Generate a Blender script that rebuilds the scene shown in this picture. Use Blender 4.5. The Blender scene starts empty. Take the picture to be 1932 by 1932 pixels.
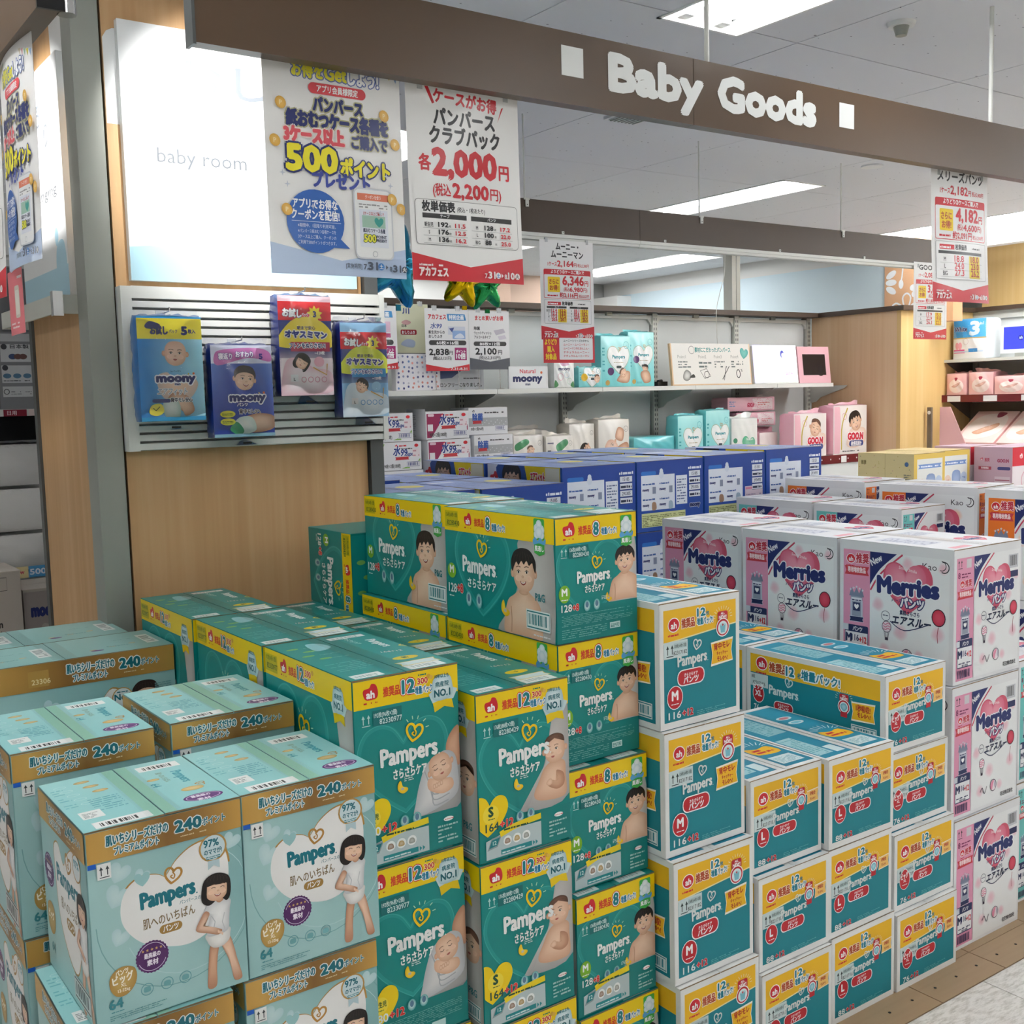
import bpy, bmesh, math, random
from mathutils import Vector, Matrix
from mathutils.geometry import tessellate_polygon
from math import sin, cos, pi, radians
random.seed(7)
SC = bpy.context.scene
COL = SC.collection
# ---------------------------------------------------------------- camera (1932 x 1932 frame)
cam_d = bpy.data.cameras.new('camera')
cam_d.sensor_width = 36.0
cam_d.lens = 2113.8 / 1932 * 36.0
cam_d.clip_start = 0.05
cam = bpy.data.objects.new('camera', cam_d)
COL.objects.link(cam)
AZ, PITCH, ROLL = radians(54.624), radians(5.726), radians(-1.4876)
_fw = Vector((0, cos(PITCH), -sin(PITCH))); _rt = Vector((1, 0, 0)); _up = _rt.cross(_fw)
_r2 = cos(ROLL) * _rt + sin(ROLL) * _up; _u2 = -sin(ROLL) * _rt + cos(ROLL) * _up
_S = Matrix(((sin(AZ), cos(AZ), 0), (-cos(AZ), sin(AZ), 0), (0, 0, 1)))
_r2, _u2, _fw = _S @ _r2, _S @ _u2, _S @ _fw
_m = Matrix((_r2, _u2, -_fw)).transposed().to_4x4()
_m.translation = (0, 0, 1.5)
cam.matrix_world = _m
SC.camera = cam
# ---------------------------------------------------------------- world and exposure
w = bpy.data.worlds.new('store_air'); SC.world = w; w.use_nodes = True
w.node_tree.nodes['Background'].inputs[0].default_value = (0.80, 0.84, 0.88, 1)
w.node_tree.nodes['Background'].inputs[1].default_value = 0.35
SC.view_settings.view_transform = 'Standard'
SC.view_settings.look = 'None'
SC.view_settings.gamma = 1.0
SC.view_settings.use_curve_mapping = False
SC.view_settings.exposure = EXPOSURE = 0.66
SC.cycles.use_denoising = True
SC.cycles.max_bounces = 6
SC.cycles.transparent_max_bounces = 12
SC.cycles.caustics_reflective = False
SC.cycles.caustics_refractive = False
TUBE = 17.0            # strength of the fluorescent tubes
CEIL = 2.65
# two spotlights on the white sign panels of the pillar (track lamps out of frame)
def spot(name, loc, target, power, ang, blend, size=0.02):
    l = bpy.data.lights.new(name, 'SPOT'); l.energy = power; l.spot_size = radians(ang); l.spot_blend = blend
    l.shadow_soft_size = size; l.color = (1, 0.985, 0.96)
    o = bpy.data.objects.new(name, l); COL.objects.link(o); o.location = loc
    o.rotation_euler = (Vector(target) - Vector(loc)).to_track_quat('-Z', 'Y').to_euler()
    return o
spot('track_spot_light', (1.05, 2.25, 2.62), (1.22, 2.93, 2.16), 70, 58, 0.9)
spot('track_spot_light', (0.25, 3.2, 2.62), (0.82, 3.35, 2.14), 55, 58, 0.9)
# ---------------------------------------------------------------- colour helpers
def lin(c):
    if isinstance(c, str):
        c = c.lstrip('#'); c = ''.join(x*2 for x in c) if len(c) == 3 else c; c = [int(c[i:i+2], 16) / 255 for i in (0, 2, 4)]
    return tuple((x / 12.92 if x <= 0.04045 else ((x + 0.055) / 1.055) ** 2.4) for x in c)
def mix(a, b, t):
    a, b = lin(a) if isinstance(a, str) else a, lin(b) if isinstance(b, str) else b
    return tuple(a[i] * (1 - t) + b[i] * t for i in range(3))
def L(c): return lin(c) if isinstance(c, str) else c
# ---------------------------------------------------------------- materials
def mat(name, base=None, rough=0.5, metal=0.0, spec=0.5, emit=None, estr=0, coat=0, alpha=None):
    m = bpy.data.materials.new(name); m.use_nodes = True
    b = m.node_tree.nodes['Principled BSDF']
    if base is not None: b.inputs['Base Color'].default_value = (*L(base), 1)
    b.inputs['Roughness'].default_value = rough; b.inputs['Metallic'].default_value = metal
    b.inputs['Specular IOR Level'].default_value = spec
    b.inputs['Coat Weight'].default_value = coat
    if coat: b.inputs['Coat Roughness'].default_value = 0.12
    if emit is not None:
        b.inputs['Emission Color'].default_value = (*L(emit), 1); b.inputs['Emission Strength'].default_value = estr
    if alpha is not None: b.inputs['Alpha'].default_value = alpha
    return m
def print_mat(name, rough, coat=0.0, bump=0.0, scale=400, metal=0.0):
    m = mat(name, rough=rough, coat=coat, metal=metal); nt = m.node_tree; b = nt.nodes['Principled BSDF']
    a = nt.nodes.new('ShaderNodeAttribute'); a.attribute_name = 'Col'
    nt.links.new(a.outputs['Color'], b.inputs['Base Color'])
    if bump:
        t = nt.nodes.new('ShaderNodeTexCoord'); n = nt.nodes.new('ShaderNodeTexNoise'); n.inputs['Scale'].default_value = scale
        n.inputs['Detail'].default_value = 3
        bp = nt.nodes.new('ShaderNodeBump'); bp.inputs['Strength'].default_value = bump; bp.inputs['Distance'].default_value = 0.002
        nt.links.new(t.outputs['Object'], n.inputs['Vector']); nt.links.new(n.outputs['Fac'], bp.inputs['Height'])
        nt.links.new(bp.outputs['Normal'], b.inputs['Normal'])
    return m
M_CARD = print_mat('printed_card', 0.40, 0.12, 0.10, 9); M_CARD.node_tree.nodes['Principled BSDF'].inputs['Specular IOR Level'].default_value = 0.38
M_MATTECARD = print_mat('matte_printed_card', 0.62, 0.0, 0.12, 14)
M_PAPER = print_mat('printed_poster', 0.5, 0.15)
M_FILM = print_mat('printed_plastic_film', 0.28, 0.5, 0.5, 22)
M_SIGN = print_mat('sign_board_print', 0.45)
def wood_mat(name, c1, c2, c3, axis='Z', sc=1.0, rough=0.5):
    m = mat(name, rough=rough); nt = m.node_tree; b = nt.nodes['Principled BSDF']
    t = nt.nodes.new('ShaderNodeTexCoord'); mp = nt.nodes.new('ShaderNodeMapping')
    s = [38 * sc, 38 * sc, 38 * sc]; s['XYZ'.index(axis)] = 0.9 * sc
    mp.inputs['Scale'].default_value = s
    n = nt.nodes.new('ShaderNodeTexNoise'); n.inputs['Scale'].default_value = 1.0; n.inputs['Detail'].default_value = 4; n.inputs['Roughness'].default_value = 0.55
    n2 = nt.nodes.new('ShaderNodeTexNoise'); n2.inputs['Scale'].default_value = 0.16; n2.inputs['Detail'].default_value = 2
    ad = nt.nodes.new('ShaderNodeMath'); ad.operation = 'MULTIPLY_ADD'; ad.inputs[1].default_value = 0.55
    r = nt.nodes.new('ShaderNodeValToRGB'); e = r.color_ramp.elements
    e[0].position = 0.25; e[0].color = (*L(c1), 1); e[1].position = 0.75; e[1].color = (*L(c3), 1)
    k = e.new(0.5); k.color = (*L(c2), 1)
    lk = nt.links.new
    lk(t.outputs['Object'], mp.inputs['Vector']); lk(mp.outputs[0], n.inputs['Vector']); lk(mp.outputs[0], n2.inputs['Vector'])
    lk(n2.outputs['Fac'], ad.inputs[0]); mu = nt.nodes.new('ShaderNodeMath'); mu.operation = 'MULTIPLY'; mu.inputs[1].default_value = 0.45
    lk(n.outputs['Fac'], mu.inputs[0]); lk(mu.outputs[0], ad.inputs[2]); lk(ad.outputs[0], r.inputs['Fac']); lk(r.outputs['Color'], b.inputs['Base Color'])
    return m
M_WOOD = wood_mat('beech_laminate', '#b98d5c', '#caa070', '#d8b488')
M_WOODP = wood_mat('pale_beech_laminate', '#d9b185', '#e3c097', '#ebcda9')
M_WOODY = wood_mat('yellow_beech_laminate', '#d8b272', '#e0bd7e', '#e9ca90')
M_POST = mat('grey_painted_metal', '#9c9f97', 0.38, 0.35)
M_POSTD = mat('dark_grey_metal', '#5c5f5f', 0.4, 0.4)
M_GAP = mat('black_rubber_seam', '#15130f', 0.8)
M_BROWN = mat('brown_laminate_header', '#5a4634', 0.33)
M_BROWND = mat('dark_brown_laminate', '#4b3c30', 0.45)
M_WHITE = mat('white_paint', '#e9eae8', 0.5)
M_WMETAL = mat('white_powder_coated_metal', '#e4e5df', 0.42)
M_GMETAL = mat('ivory_shelf_metal', '#d3d4cb', 0.45)
M_GPANEL = mat('pale_grey_shelf_panel', '#d9dddc', 0.55)
M_DARKMETAL = mat('dark_shelf_metal', '#6e6459', 0.5)
M_CHROME = mat('chrome_clip', '#d5d5d5', 0.15, 0.9)
M_BLACK = mat('black_plastic', '#0d0d0f', 0.3)
M_CLEARC = mat('clear_plastic_clip', '#eef2f2', 0.1, alpha=0.55)
M_RAIL = mat('maroon_price_rail', '#6b1f22', 0.3)
M_PINKWALL = mat('pink_beige_wall_paint', '#e2c3ae', 0.7)
M_BLUEWALL = mat('light_blue_wall_paint', '#dceef6', 0.7)
def clear_film(name, rough=0.12, dens=0.10, bump=1.0, refl=1.0):
    m = bpy.data.materials.new(name); m.use_nodes = True; nt = m.node_tree
    nt.nodes.remove(nt.nodes['Principled BSDF']); o = nt.nodes['Material Output']
    tr = nt.nodes.new('ShaderNodeBsdfTransparent'); gl = nt.nodes.new('ShaderNodeBsdfGlossy'); gl.inputs['Roughness'].default_value = rough
    fr = nt.nodes.new('ShaderNodeFresnel'); fr.inputs['IOR'].default_value = 1.45
    mx = nt.nodes.new('ShaderNodeMixShader'); ad = nt.nodes.new('ShaderNodeMath'); ad.operation = 'ADD'; ad.inputs[1].default_value = dens
    n = nt.nodes.new('ShaderNodeTexNoise'); n.inputs['Scale'].default_value = 14; n.inputs['Distortion'].default_value = 1.5
    bp = nt.nodes.new('ShaderNodeBump'); bp.inputs['Strength'].default_value = bump; bp.inputs['Distance'].default_value = 0.006
    t = nt.nodes.new('ShaderNodeTexCoord'); k = nt.links.new
    k(t.outputs['Object'], n.inputs['Vector']); k(n.outputs['Fac'], bp.inputs['Height']); k(bp.outputs['Normal'], gl.inputs['Normal'])
    fm = nt.nodes.new('ShaderNodeMath'); fm.operation = 'MULTIPLY'; fm.inputs[1].default_value = refl; k(fr.outputs[0], fm.inputs[0]); k(fm.outputs[0], ad.inputs[0]); k(ad.outputs[0], mx.inputs[0]); k(tr.outputs[0], mx.inputs[1]); k(gl.outputs[0], mx.inputs[2]); k(mx.outputs[0], o.inputs[0])
    return m
M_BAG = clear_film('clear_plastic_bag', .1, .0, .5, .8)
M_TAPE = clear_film('clear_packing_tape', 0.2, 0.0, 0.02, 0.35)
# ---------------------------------------------------------------- mesh builder
class MB:
    def __init__(s): s.v = []; s.f = []; s.c = []; s.m = []; s.mats = []; s.sm = []
    def mi(s, m):
        if m not in s.mats: s.mats.append(m)
        return s.mats.index(m)
    def add(s, vs, fs, col=(0.8, 0.8, 0.8), m=None, smooth=False):
        b = len(s.v); s.v.extend([tuple(p) for p in vs]); k = s.mi(m)
        if isinstance(col, list): s.c.extend(col)
        else: s.c.extend([L(col)] * len(vs))
        for f in fs: s.f.append(tuple(b + i for i in f)); s.m.append(k); s.sm.append(smooth)
    def box(s, x0, y0, z0, x1, y1, z1, m=None, col=(0.8, 0.8, 0.8)):
        v = [(x0, y0, z0), (x1, y0, z0), (x1, y1, z0), (x0, y1, z0), (x0, y0, z1), (x1, y0, z1), (x1, y1, z1), (x0, y1, z1)]
        s.add(v, [(0, 3, 2, 1), (4, 5, 6, 7), (0, 1, 5, 4), (1, 2, 6, 5), (2, 3, 7, 6), (3, 0, 4, 7)], col, m)
    def prism(s, pts, axis, a, b, m=None, col=(0.8, 0.8, 0.8)):
        # extrude a 2D outline along an axis ('X','Y','Z')
        def P(p, t):
            return {'X': (t, p[0], p[1]), 'Y': (p[0], t, p[1]), 'Z': (p[0], p[1], t)}[axis]
        n = len(pts); vs = [P(p, a) for p in pts] + [P(p, b) for p in pts]
        fs = [(i, (i + 1) % n, n + (i + 1) % n, n + i) for i in range(n)]
        tri = tessellate_polygon([[Vector((p[0], p[1], 0)) for p in pts]])
        fs += [tuple(t) for t in tri] + [tuple(n + i for i in reversed(t)) for t in tri]
        s.add(vs, fs, col, m)
    def tube(s, p0, p1, r, n=10, m=None, col=(0.8, 0.8, 0.8), smooth=True, r2=None):
        p0, p1 = Vector(p0), Vector(p1); d = (p1 - p0).normalized()
        a = d.orthogonal().normalized(); b = d.cross(a); r2 = r if r2 is None else r2
        vs = []
        for p, q in ((p0, r), (p1, r2)):
            for i in range(n):
                t = 2 * pi * i / n; vs.append(p + (a * cos(t) + b * sin(t)) * q)
        s.add(vs, [(i, (i + 1) % n, n + (i + 1) % n, n + i) for i in range(n)], col, m, smooth)
        s.add(vs[:n], [tuple(reversed(range(n)))], col, m); s.add(vs[n:], [tuple(range(n))], col, m)
    def canvas(s, cv, org, U, V, N, scale=1.0, m=None, warp=None, z0=0.0002, fine=0.035):
        org, U, V, N = Vector(org), Vector(U), Vector(V), Vector(N); m = m or M_CARD; k = s.mi(m); b = len(s.v)
        flip = U.cross(V).dot(N) < 0
        if cv.clip:
            cx, cy = cv.clip
            cv.v = [(min(max(x, 0), cx), min(max(y, 0), cy), z) for (x, y, z) in cv.v]
        if warp: cv.refine(fine); cv.v = [(x, y, z*2) for (x, y, z) in cv.v]
        for (x, y, z) in cv.v:
            q = z0 + z + (warp(x, y) if warp else 0)
            s.v.append(tuple(org + U * (x * scale) + V * (y * scale) + N * q))
        s.c.extend(cv.c)
        for f in cv.f:
            f = tuple(b + i for i in f); s.f.append(tuple(reversed(f)) if flip else f); s.m.append(k); s.sm.append(False)
    def mesh(s, name):
        me = bpy.data.meshes.new(name); me.from_pydata(s.v, [], s.f)
        for m in s.mats: me.materials.append(m if m is not None else M_WHITE)
        me.polygons.foreach_set('material_index', s.m); me.polygons.foreach_set('use_smooth', s.sm)
        at = me.color_attributes.new('Col', 'FLOAT_COLOR', 'POINT')
        fl = []
        for c in s.c: fl += [c[0], c[1], c[2], 1.0]
        at.data.foreach_set('color', fl); me.update()
        return me
def link(name, me, parent=None, loc=None, rot=None):
    o = bpy.data.objects.new(name, me); COL.objects.link(o)
    if parent is not None: o.parent = parent
    if loc is not None: o.location = loc
    if rot is not None: o.rotation_euler = rot
    return o
def empty(name, loc=(0, 0, 0), rz=0.0):
    o = bpy.data.objects.new(name, None); COL.objects.link(o); o.location = loc; o.rotation_euler = (0, 0, rz); o.empty_display_size = 0.05
    return o
def tag(o, label=None, cat=None, group=None, kind=None):
    if label: o['label'] = label
    if cat: o['category'] = cat
    if group: o['group'] = group
    if kind: o['kind'] = kind
    return o
def copy_tree(o, parent=None):
    c = o.copy(); COL.objects.link(c); c.parent = parent
    for ch in list(o.children): copy_tree(ch, c)
    return c
def flatbox(name, x0, y0, z0, x1, y1, z1, m, parent=None, bevel=0):
    b = MB(); b.box(x0, y0, z0, x1, y1, z1, m); o = link(name, b.mesh(name), parent)
    if bevel:
        md = o.modifiers.new('bevel', 'BEVEL'); md.width = bevel; md.segments = 2; md.limit_method = 'ANGLE'
    return o
# ---------------------------------------------------------------- flat print designs
_TX = {}
def glyphs(s):
    if s in _TX: return _TX[s]
    cu = bpy.data.curves.new('t', 'FONT'); cu.body = s; cu.resolution_u = 2; cu.fill_mode = 'FRONT'
    o = bpy.data.objects.new('t', cu); COL.objects.link(o)
    me = bpy.data.meshes.new_from_object(o)
    vs = [(v.co.x, v.co.y) for v in me.vertices]; fs = [tuple(p.vertices) for p in me.polygons]
    bpy.data.objects.remove(o); bpy.data.curves.remove(cu); bpy.data.meshes.remove(me)
    if vs:
        x0 = min(v[0] for v in vs); x1 = max(v[0] for v in vs); y0 = min(v[1] for v in vs); y1 = max(v[1] for v in vs)
    else: x0 = y0 = 0; x1 = y1 = 1
    _TX[s] = (vs, fs, x0, x1, y0, y1)
    return _TX[s]
def catmull(pts, n=6, closed=True):
    out = []; N = len(pts)
    rng = range(N) if closed else range(N - 1)
    for i in rng:
        if closed: p0, p1, p2, p3 = pts[i - 1], pts[i], pts[(i + 1) % N], pts[(i + 2) % N]
        else: p0, p1, p2, p3 = pts[max(i - 1, 0)], pts[i], pts[i + 1], pts[min(i + 2, N - 1)]
        for k in range(n):
            t = k / n; a = []
            for j in (0, 1):
                a.append(0.5 * (2 * p1[j] + (p2[j] - p0[j]) * t + (2 * p0[j] - 5 * p1[j] + 4 * p2[j] - p3[j]) * t * t + (3 * p1[j] - p0[j] - 3 * p2[j] + p3[j]) * t ** 3))
            out.append(tuple(a))
    if not closed: out.append(tuple(pts[-1]))
    return out
HEART = [(0, -0.98), (0.35, -0.72), (0.72, -0.36), (0.96, 0.08), (0.98, 0.42), (0.82, 0.72), (0.52, 0.83), (0.22, 0.72), (0, 0.42)]
HEART = HEART + [(-x, y) for x, y in reversed(HEART[1:-1])]
def heart_pts(cx, cy, s, rot=0, n=5):
    half = catmull(HEART[:9], n, False)
    pts = half + [(-x, y) for x, y in reversed(half[1:-1])]
    c, sn = cos(rot), sin(rot)
    return [(cx + s * (x * c - y * sn), cy + s * (x * sn + y * c)) for x, y in pts]
DZ = 0.000018
class Cv:
    """flat printed artwork: layers of coloured shapes, unit = width of the printed face"""
    def __init__(s, h=1.0, clip=True): s.h = h; s.clip = (1, h) if clip is True else clip; s.v = []; s.f = []; s.c = []; s.z = 0.0; s.tr = (0, 0, 1, 1, 0)
    def at(s, x=0, y=0, k=1, kx=None, rot=0): s.tr = (x, y, kx or k, k, rot); return s
    def _a(s, pts, fs, col):
        x0, y0, kx, ky, r = s.tr; c, n = cos(r), sin(r); b = len(s.v)
        for (x, y) in pts:
            X, Y = x * kx, y * ky; s.v.append((x0 + X * c - Y * n, y0 + X * n + Y * c, s.z))
        if isinstance(col, list): s.c.extend(col)
        else: s.c.extend([L(col)] * len(pts))
        s.f.extend(tuple(b + i for i in f) for f in fs)
    def up(s): s.z += DZ
    def refine(s, lim):
        "split long faces so that the print can follow a bowed surface"
        out = []; v, c = s.v, s.c; cache = {}
        def mid(i, j):
            k = (i, j) if i < j else (j, i)
            if k not in cache:
                a, b = v[i], v[j]; cache[k] = len(v); v.append(((a[0] + b[0])/2, (a[1] + b[1])/2, a[2])); c.append(tuple((c[i][q] + c[j][q])/2 for q in range(3)))
            return cache[k]
        st = []
        for f in s.f: st += [(f[0], f[q], f[q + 1]) for q in range(1, len(f) - 1)]
        while st:
            t = st.pop(); l = [math.hypot(v[t[q]][0] - v[t[(q + 1) % 3]][0], v[t[q]][1] - v[t[(q + 1) % 3]][1]) for q in range(3)]
            m = max(l)
            if m <= lim: out.append(t); continue
            q = l.index(m); a, b, d = t[q], t[(q + 1) % 3], t[(q + 2) % 3]; e = mid(a, b); st += [(a, e, d), (e, b, d)]
        s.f = out
    def rect(s, x, y, w, h, col, col2=None):
        s.up(); p = [(x, y), (x + w, y), (x + w, y + h), (x, y + h)]
        s._a(p, [(0, 1, 2, 3)], [L(col), L(col), L(col2), L(col2)] if col2 else col)
    def grid(s, x, y, w, h, nx, ny, fn):
        s.up(); p = []; c = []
        for j in range(ny + 1):
            for i in range(nx + 1):
                a, b = i / nx, j / ny; p.append((x + w * a, y + h * b)); c.append(L(fn(a, b)) if callable(fn) else L(fn))
        s._a(p, [(j * (nx + 1) + i, j * (nx + 1) + i + 1, (j + 1) * (nx + 1) + i + 1, (j + 1) * (nx + 1) + i) for j in range(ny) for i in range(nx)], c)
    def poly(s, pts, col):
        s.up(); tri = tessellate_polygon([[Vector((p[0], p[1], 0)) for p in pts]])
        out = []
        for t in tri:
            a, b, c = (pts[i] for i in t)
            out.append(tuple(t) if (b[0]-a[0])*(c[1]-a[1]) - (b[1]-a[1])*(c[0]-a[0]) > 0 else tuple(reversed(t)))
        s._a(pts, out, col)
    def blob(s, pts, col, ccol=None, n=5, cen=None):
        p = catmull(pts, n)
        if ccol is None: return s.poly(p, col)
        s.up(); N = len(p); c = cen or (sum(q[0] for q in p) / N, sum(q[1] for q in p) / N)
        ar = sum(p[i][0] * p[(i+1) % N][1] - p[(i+1) % N][0] * p[i][1] for i in range(N))
        mid = [((q[0] + c[0]) / 2, (q[1] + c[1]) / 2) for q in p]; mc = mix(col, ccol, 0.72)
        fs = [(i, (i + 1) % N, N + (i + 1) % N, N + i) for i in range(N)] + [(N + i, N + (i + 1) % N, 2 * N) for i in range(N)]
        if ar < 0: fs = [tuple(reversed(f)) for f in fs]
        s._a(p + mid + [c], fs, [L(col)] * N + [mc] * N + [L(ccol)])
    def ell(s, cx, cy, rx, ry=None, col='#ffffff', ccol=None, n=20, rot=0):
        ry = rx if ry is None else ry; c, q = cos(rot), sin(rot)
        p = [(cx + rx * cos(t) * c - ry * sin(t) * q, cy + rx * cos(t) * q + ry * sin(t) * c) for t in (2 * pi * i / n for i in range(n))]
        if ccol is None: s.up(); s._a(p, [tuple(range(n))], col)
        else: s.blob(p, col, ccol, n=1, cen=(cx, cy))
    def rrect(s, x, y, w, h, r, col, rot=0):
        p = []
        for (cx, cy, a) in ((x + w - r, y + r, -90), (x + w - r, y + h - r, 0), (x + r, y + h - r, 90), (x + r, y + r, 180)):
            for k in range(5):
                t = radians(a + k * 22.5); p.append((cx + r * cos(t), cy + r * sin(t)))
        s.up(); s._a(p, [tuple(range(len(p)))], col)
    def stroke(s, pts, wd, col, closed=False):
        s.up(); n = len(pts); vs = []
        for i, p in enumerate(pts):
            a = pts[i - 1] if (closed or i > 0) else p; b = pts[(i + 1) % n] if (closed or i < n - 1) else p
            dx, dy = b[0] - a[0], b[1] - a[1]; l = math.hypot(dx, dy) or 1
            nx, ny = -dy / l * wd / 2, dx / l * wd / 2; vs += [(p[0] + nx, p[1] + ny), (p[0] - nx, p[1] - ny)]
        m = n if closed else n - 1
        s._a(vs, [(2 * i, 2 * i + 1, 2 * ((i + 1) % n) + 1, 2 * ((i + 1) % n)) for i in range(m)], col)
    def heart(s, cx, cy, k, col, ccol=None, rot=0, line=0):
        p = heart_pts(cx, cy, k, rot)
        if line: s.stroke(p, line, col, True)
        elif ccol: s.blob(p, col, ccol, n=1, cen=(cx, cy))
        else: s.poly(p, col)
    def ring(s, cx, cy, r, wd, col, ry=None, n=24, a0=0, a1=360):
        ry = ry or r; full = (a1 - a0) >= 360; m = n if full else n + 1
        s.stroke([(cx + r * cos(t), cy + ry * sin(t)) for t in (radians(a0 + (a1 - a0) * i / n) for i in range(m))], wd, col, full)
    def text(s, t, x, y, h, col, bold=0, out=None, sx=1.0, al='l', rot=0, skew=0, w=None):
        """h = height of a capital; bold / outline widths are fractions of h; w = fit to this width"""
        vs, fs, x0, x1, y0, y1 = glyphs(t); k = h / 0.72
        if w: sx = w / ((x1 - x0) * k)
        W = (x1 - x0) * k * sx; ox = {'l': 0, 'c': -W / 2, 'r': -W}[al]; c, q = cos(rot), sin(rot)
        def put(r, n, cl):
            s.up()
            offs = [(0, 0)] if not r else [(r * cos(2 * pi * i / n + 0.4), r * sin(2 * pi * i / n + 0.4)) for i in range(n)]
            for (dx, dy) in offs:
                p = []
                for (a, b) in vs:
                    X = (a - x0) * k * sx + ox + dx * h + skew * b * k; Y = b * k + dy * h
                    p.append((x + X * c - Y * q, y + X * q + Y * c))
                s._a(p, fs, cl); s.z += 5e-6
        if out:
            for (oc, orr) in (out if isinstance(out, list) else [out]): put(orr, 10 if orr > 0.12 else 7, oc)
        put(bold, 4 if bold < 0.07 else (6 if bold < .085 else 10), col)
        return W
    def micro(s, x, y, w, h, rows, col, seed=1, fill=0.55, dens=0.8):
        """lines of print too small to read"""
        r = random.Random(seed); s.up(); rh = h / rows; vs = []; fs = []
        for j in range(rows):
            cx = x; yy = y + h - (j + 1) * rh; end = x + w * (1 if r.random() < 0.8 else r.uniform(0.4, 1))
            while cx < end:
                l = rh * r.uniform(0.35, 2.2)
                if cx + l > end: l = end - cx
                if r.random() < dens:
                    hh = rh * fill * r.uniform(0.7, 1.0); b = len(vs)
                    vs += [(cx, yy), (cx + l, yy), (cx + l, yy + hh), (cx, yy + hh)]; fs.append((b, b + 1, b + 2, b + 3))
                cx += l + rh * 0.25
        if vs: s._a(vs, fs, col)
    def bars(s, x, y, w, h, col, seed=3, n=26):
        r = random.Random(seed); s.up(); vs = []; fs = []; ws = [r.choice((1, 1, 2, 3)) for _ in range(n)]; t = sum(ws); cx = x
        for i, q in enumerate(ws):
            l = w * q / t
            if i % 2 == 0: b = len(vs); vs += [(cx, y), (cx + l, y), (cx + l, y + h), (cx, y + h)]; fs.append((b, b + 1, b + 2, b + 3))
            cx += l
        s._a(vs, fs, col)
    def star(s, cx, cy, r, col, n=5, inner=0.42):
        s.poly([(cx + (r if i % 2 == 0 else r * inner) * cos(pi / 2 + pi * i / n), cy + (r if i % 2 == 0 else r * inner) * sin(pi / 2 + pi * i / n)) for i in range(2 * n)], col)
# ================================================================ printed motifs
TEAL, TEALD, TEALL = '#008b88', '#006f70', '#2fa3a0'
YEL, YELD = '#f2cf00', '#dcb800'
SKIN, SKINL, SKIND = '#dcae8e', '#f1cfb4', '#b98467'
HAIR = '#1c1513'
def ah(c, x, y, h, col='#d2202f', fg='#ffffff', sub='#c8202c'):
    c.blob([(x - .78*h, y + .05*h), (x - .7*h, y + .5*h), (x - .1*h, y + .62*h), (x + .15*h, y + .98*h), (x + .62*h, y + .85*h), (x + .85*h, y + .2*h), (x + .75*h, y - .42*h), (x + .2*h, y - .58*h), (x - .5*h, y - .5*h)], col)
    c.text('ah', x + .02*h, y - .38*h, .72*h, fg, .07, al='c')
    if sub: c.micro(x - .75*h, y - .95*h, 1.5*h, .2*h, 1, sub, 5, .8)
def ah_line(c, x, y, h, col='#d2202f'):
    "white-outlined ah logo used on the trouser cartons"
    c.ell(x, y + .05*h, .72*h, .66*h, '#ffffff'); c.ell(x, y + .05*h, .64*h, .58*h, col)
    c.text('ah', x, y - .27*h, .58*h, '#ffffff', .05, al='c')
    c.micro(x - .72*h, y - .95*h, 1.45*h, .22*h, 1, col, 4, .9)
def heartlogo(c, x, y, k, col, rays=None):
    c.heart(x, y, k, col, line=k*.27, rot=-.25)
    c.stroke(catmull([(x - .02*k, y + .38*k), (x + .22*k, y - .05*k), (x + .04*k, y - .42*k), (x - .28*k, y - .12*k), (x - .02*k, y + .02*k)], 4, False), k*.16, col)
    if rays:
        for a in (70, 96, 122, 38, 10):
            t = radians(a); r = 1.3 if a > 60 else 1.45
            c.stroke([(x + k*r*cos(t), y + k*(r + .12)*sin(t)), (x + k*(r + .42)*cos(t), y + k*(r + .5)*sin(t))], k*.1, rays)
def pampers(c, x, y, h, col, bold=.06, rot=0, logo=None, rays=None, w=None):
    W = c.text('Pampers', x, y, h, col, bold, sx=.86, al='c', rot=rot, w=w)
    c.ell(x + W/2 + h*.12, y + h*.02, h*.05, None, col, n=8)
    if logo: heartlogo(c, x + h*.35, y + h*1.55, h*.52, logo, rays)
def arrows(c, x, y, h, col):
    for d in (0, .55*h):
        c.stroke([(x + d, y + .2*h), (x + d, y + h*.85)], .09*h, col)
        c.poly([(x + d - .17*h, y + .72*h), (x + d + .17*h, y + .72*h), (x + d, y + h*1.05)], col)
    c.rect(x - .15*h, y, .85*h, .08*h, col)
def barcode(c, x, y, w, h, bg='#ffffff', fr=None, col='#222222', seed=3):
    c.rect(x, y, w, h, bg)
    if fr: c.stroke([(x + .04*w, y + .1*h), (x + .96*w, y + .1*h), (x + .96*w, y + .9*h), (x + .04*w, y + .9*h)], h*.07, fr, True)
    c.bars(x + .1*w, y + .24*h, .8*w, .55*h, col, seed)
def star_row(c, x, y, r, n, dx, col):
    for i in range(n): c.star(x + (i - (n-1)/2)*dx, y, r, col)
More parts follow.
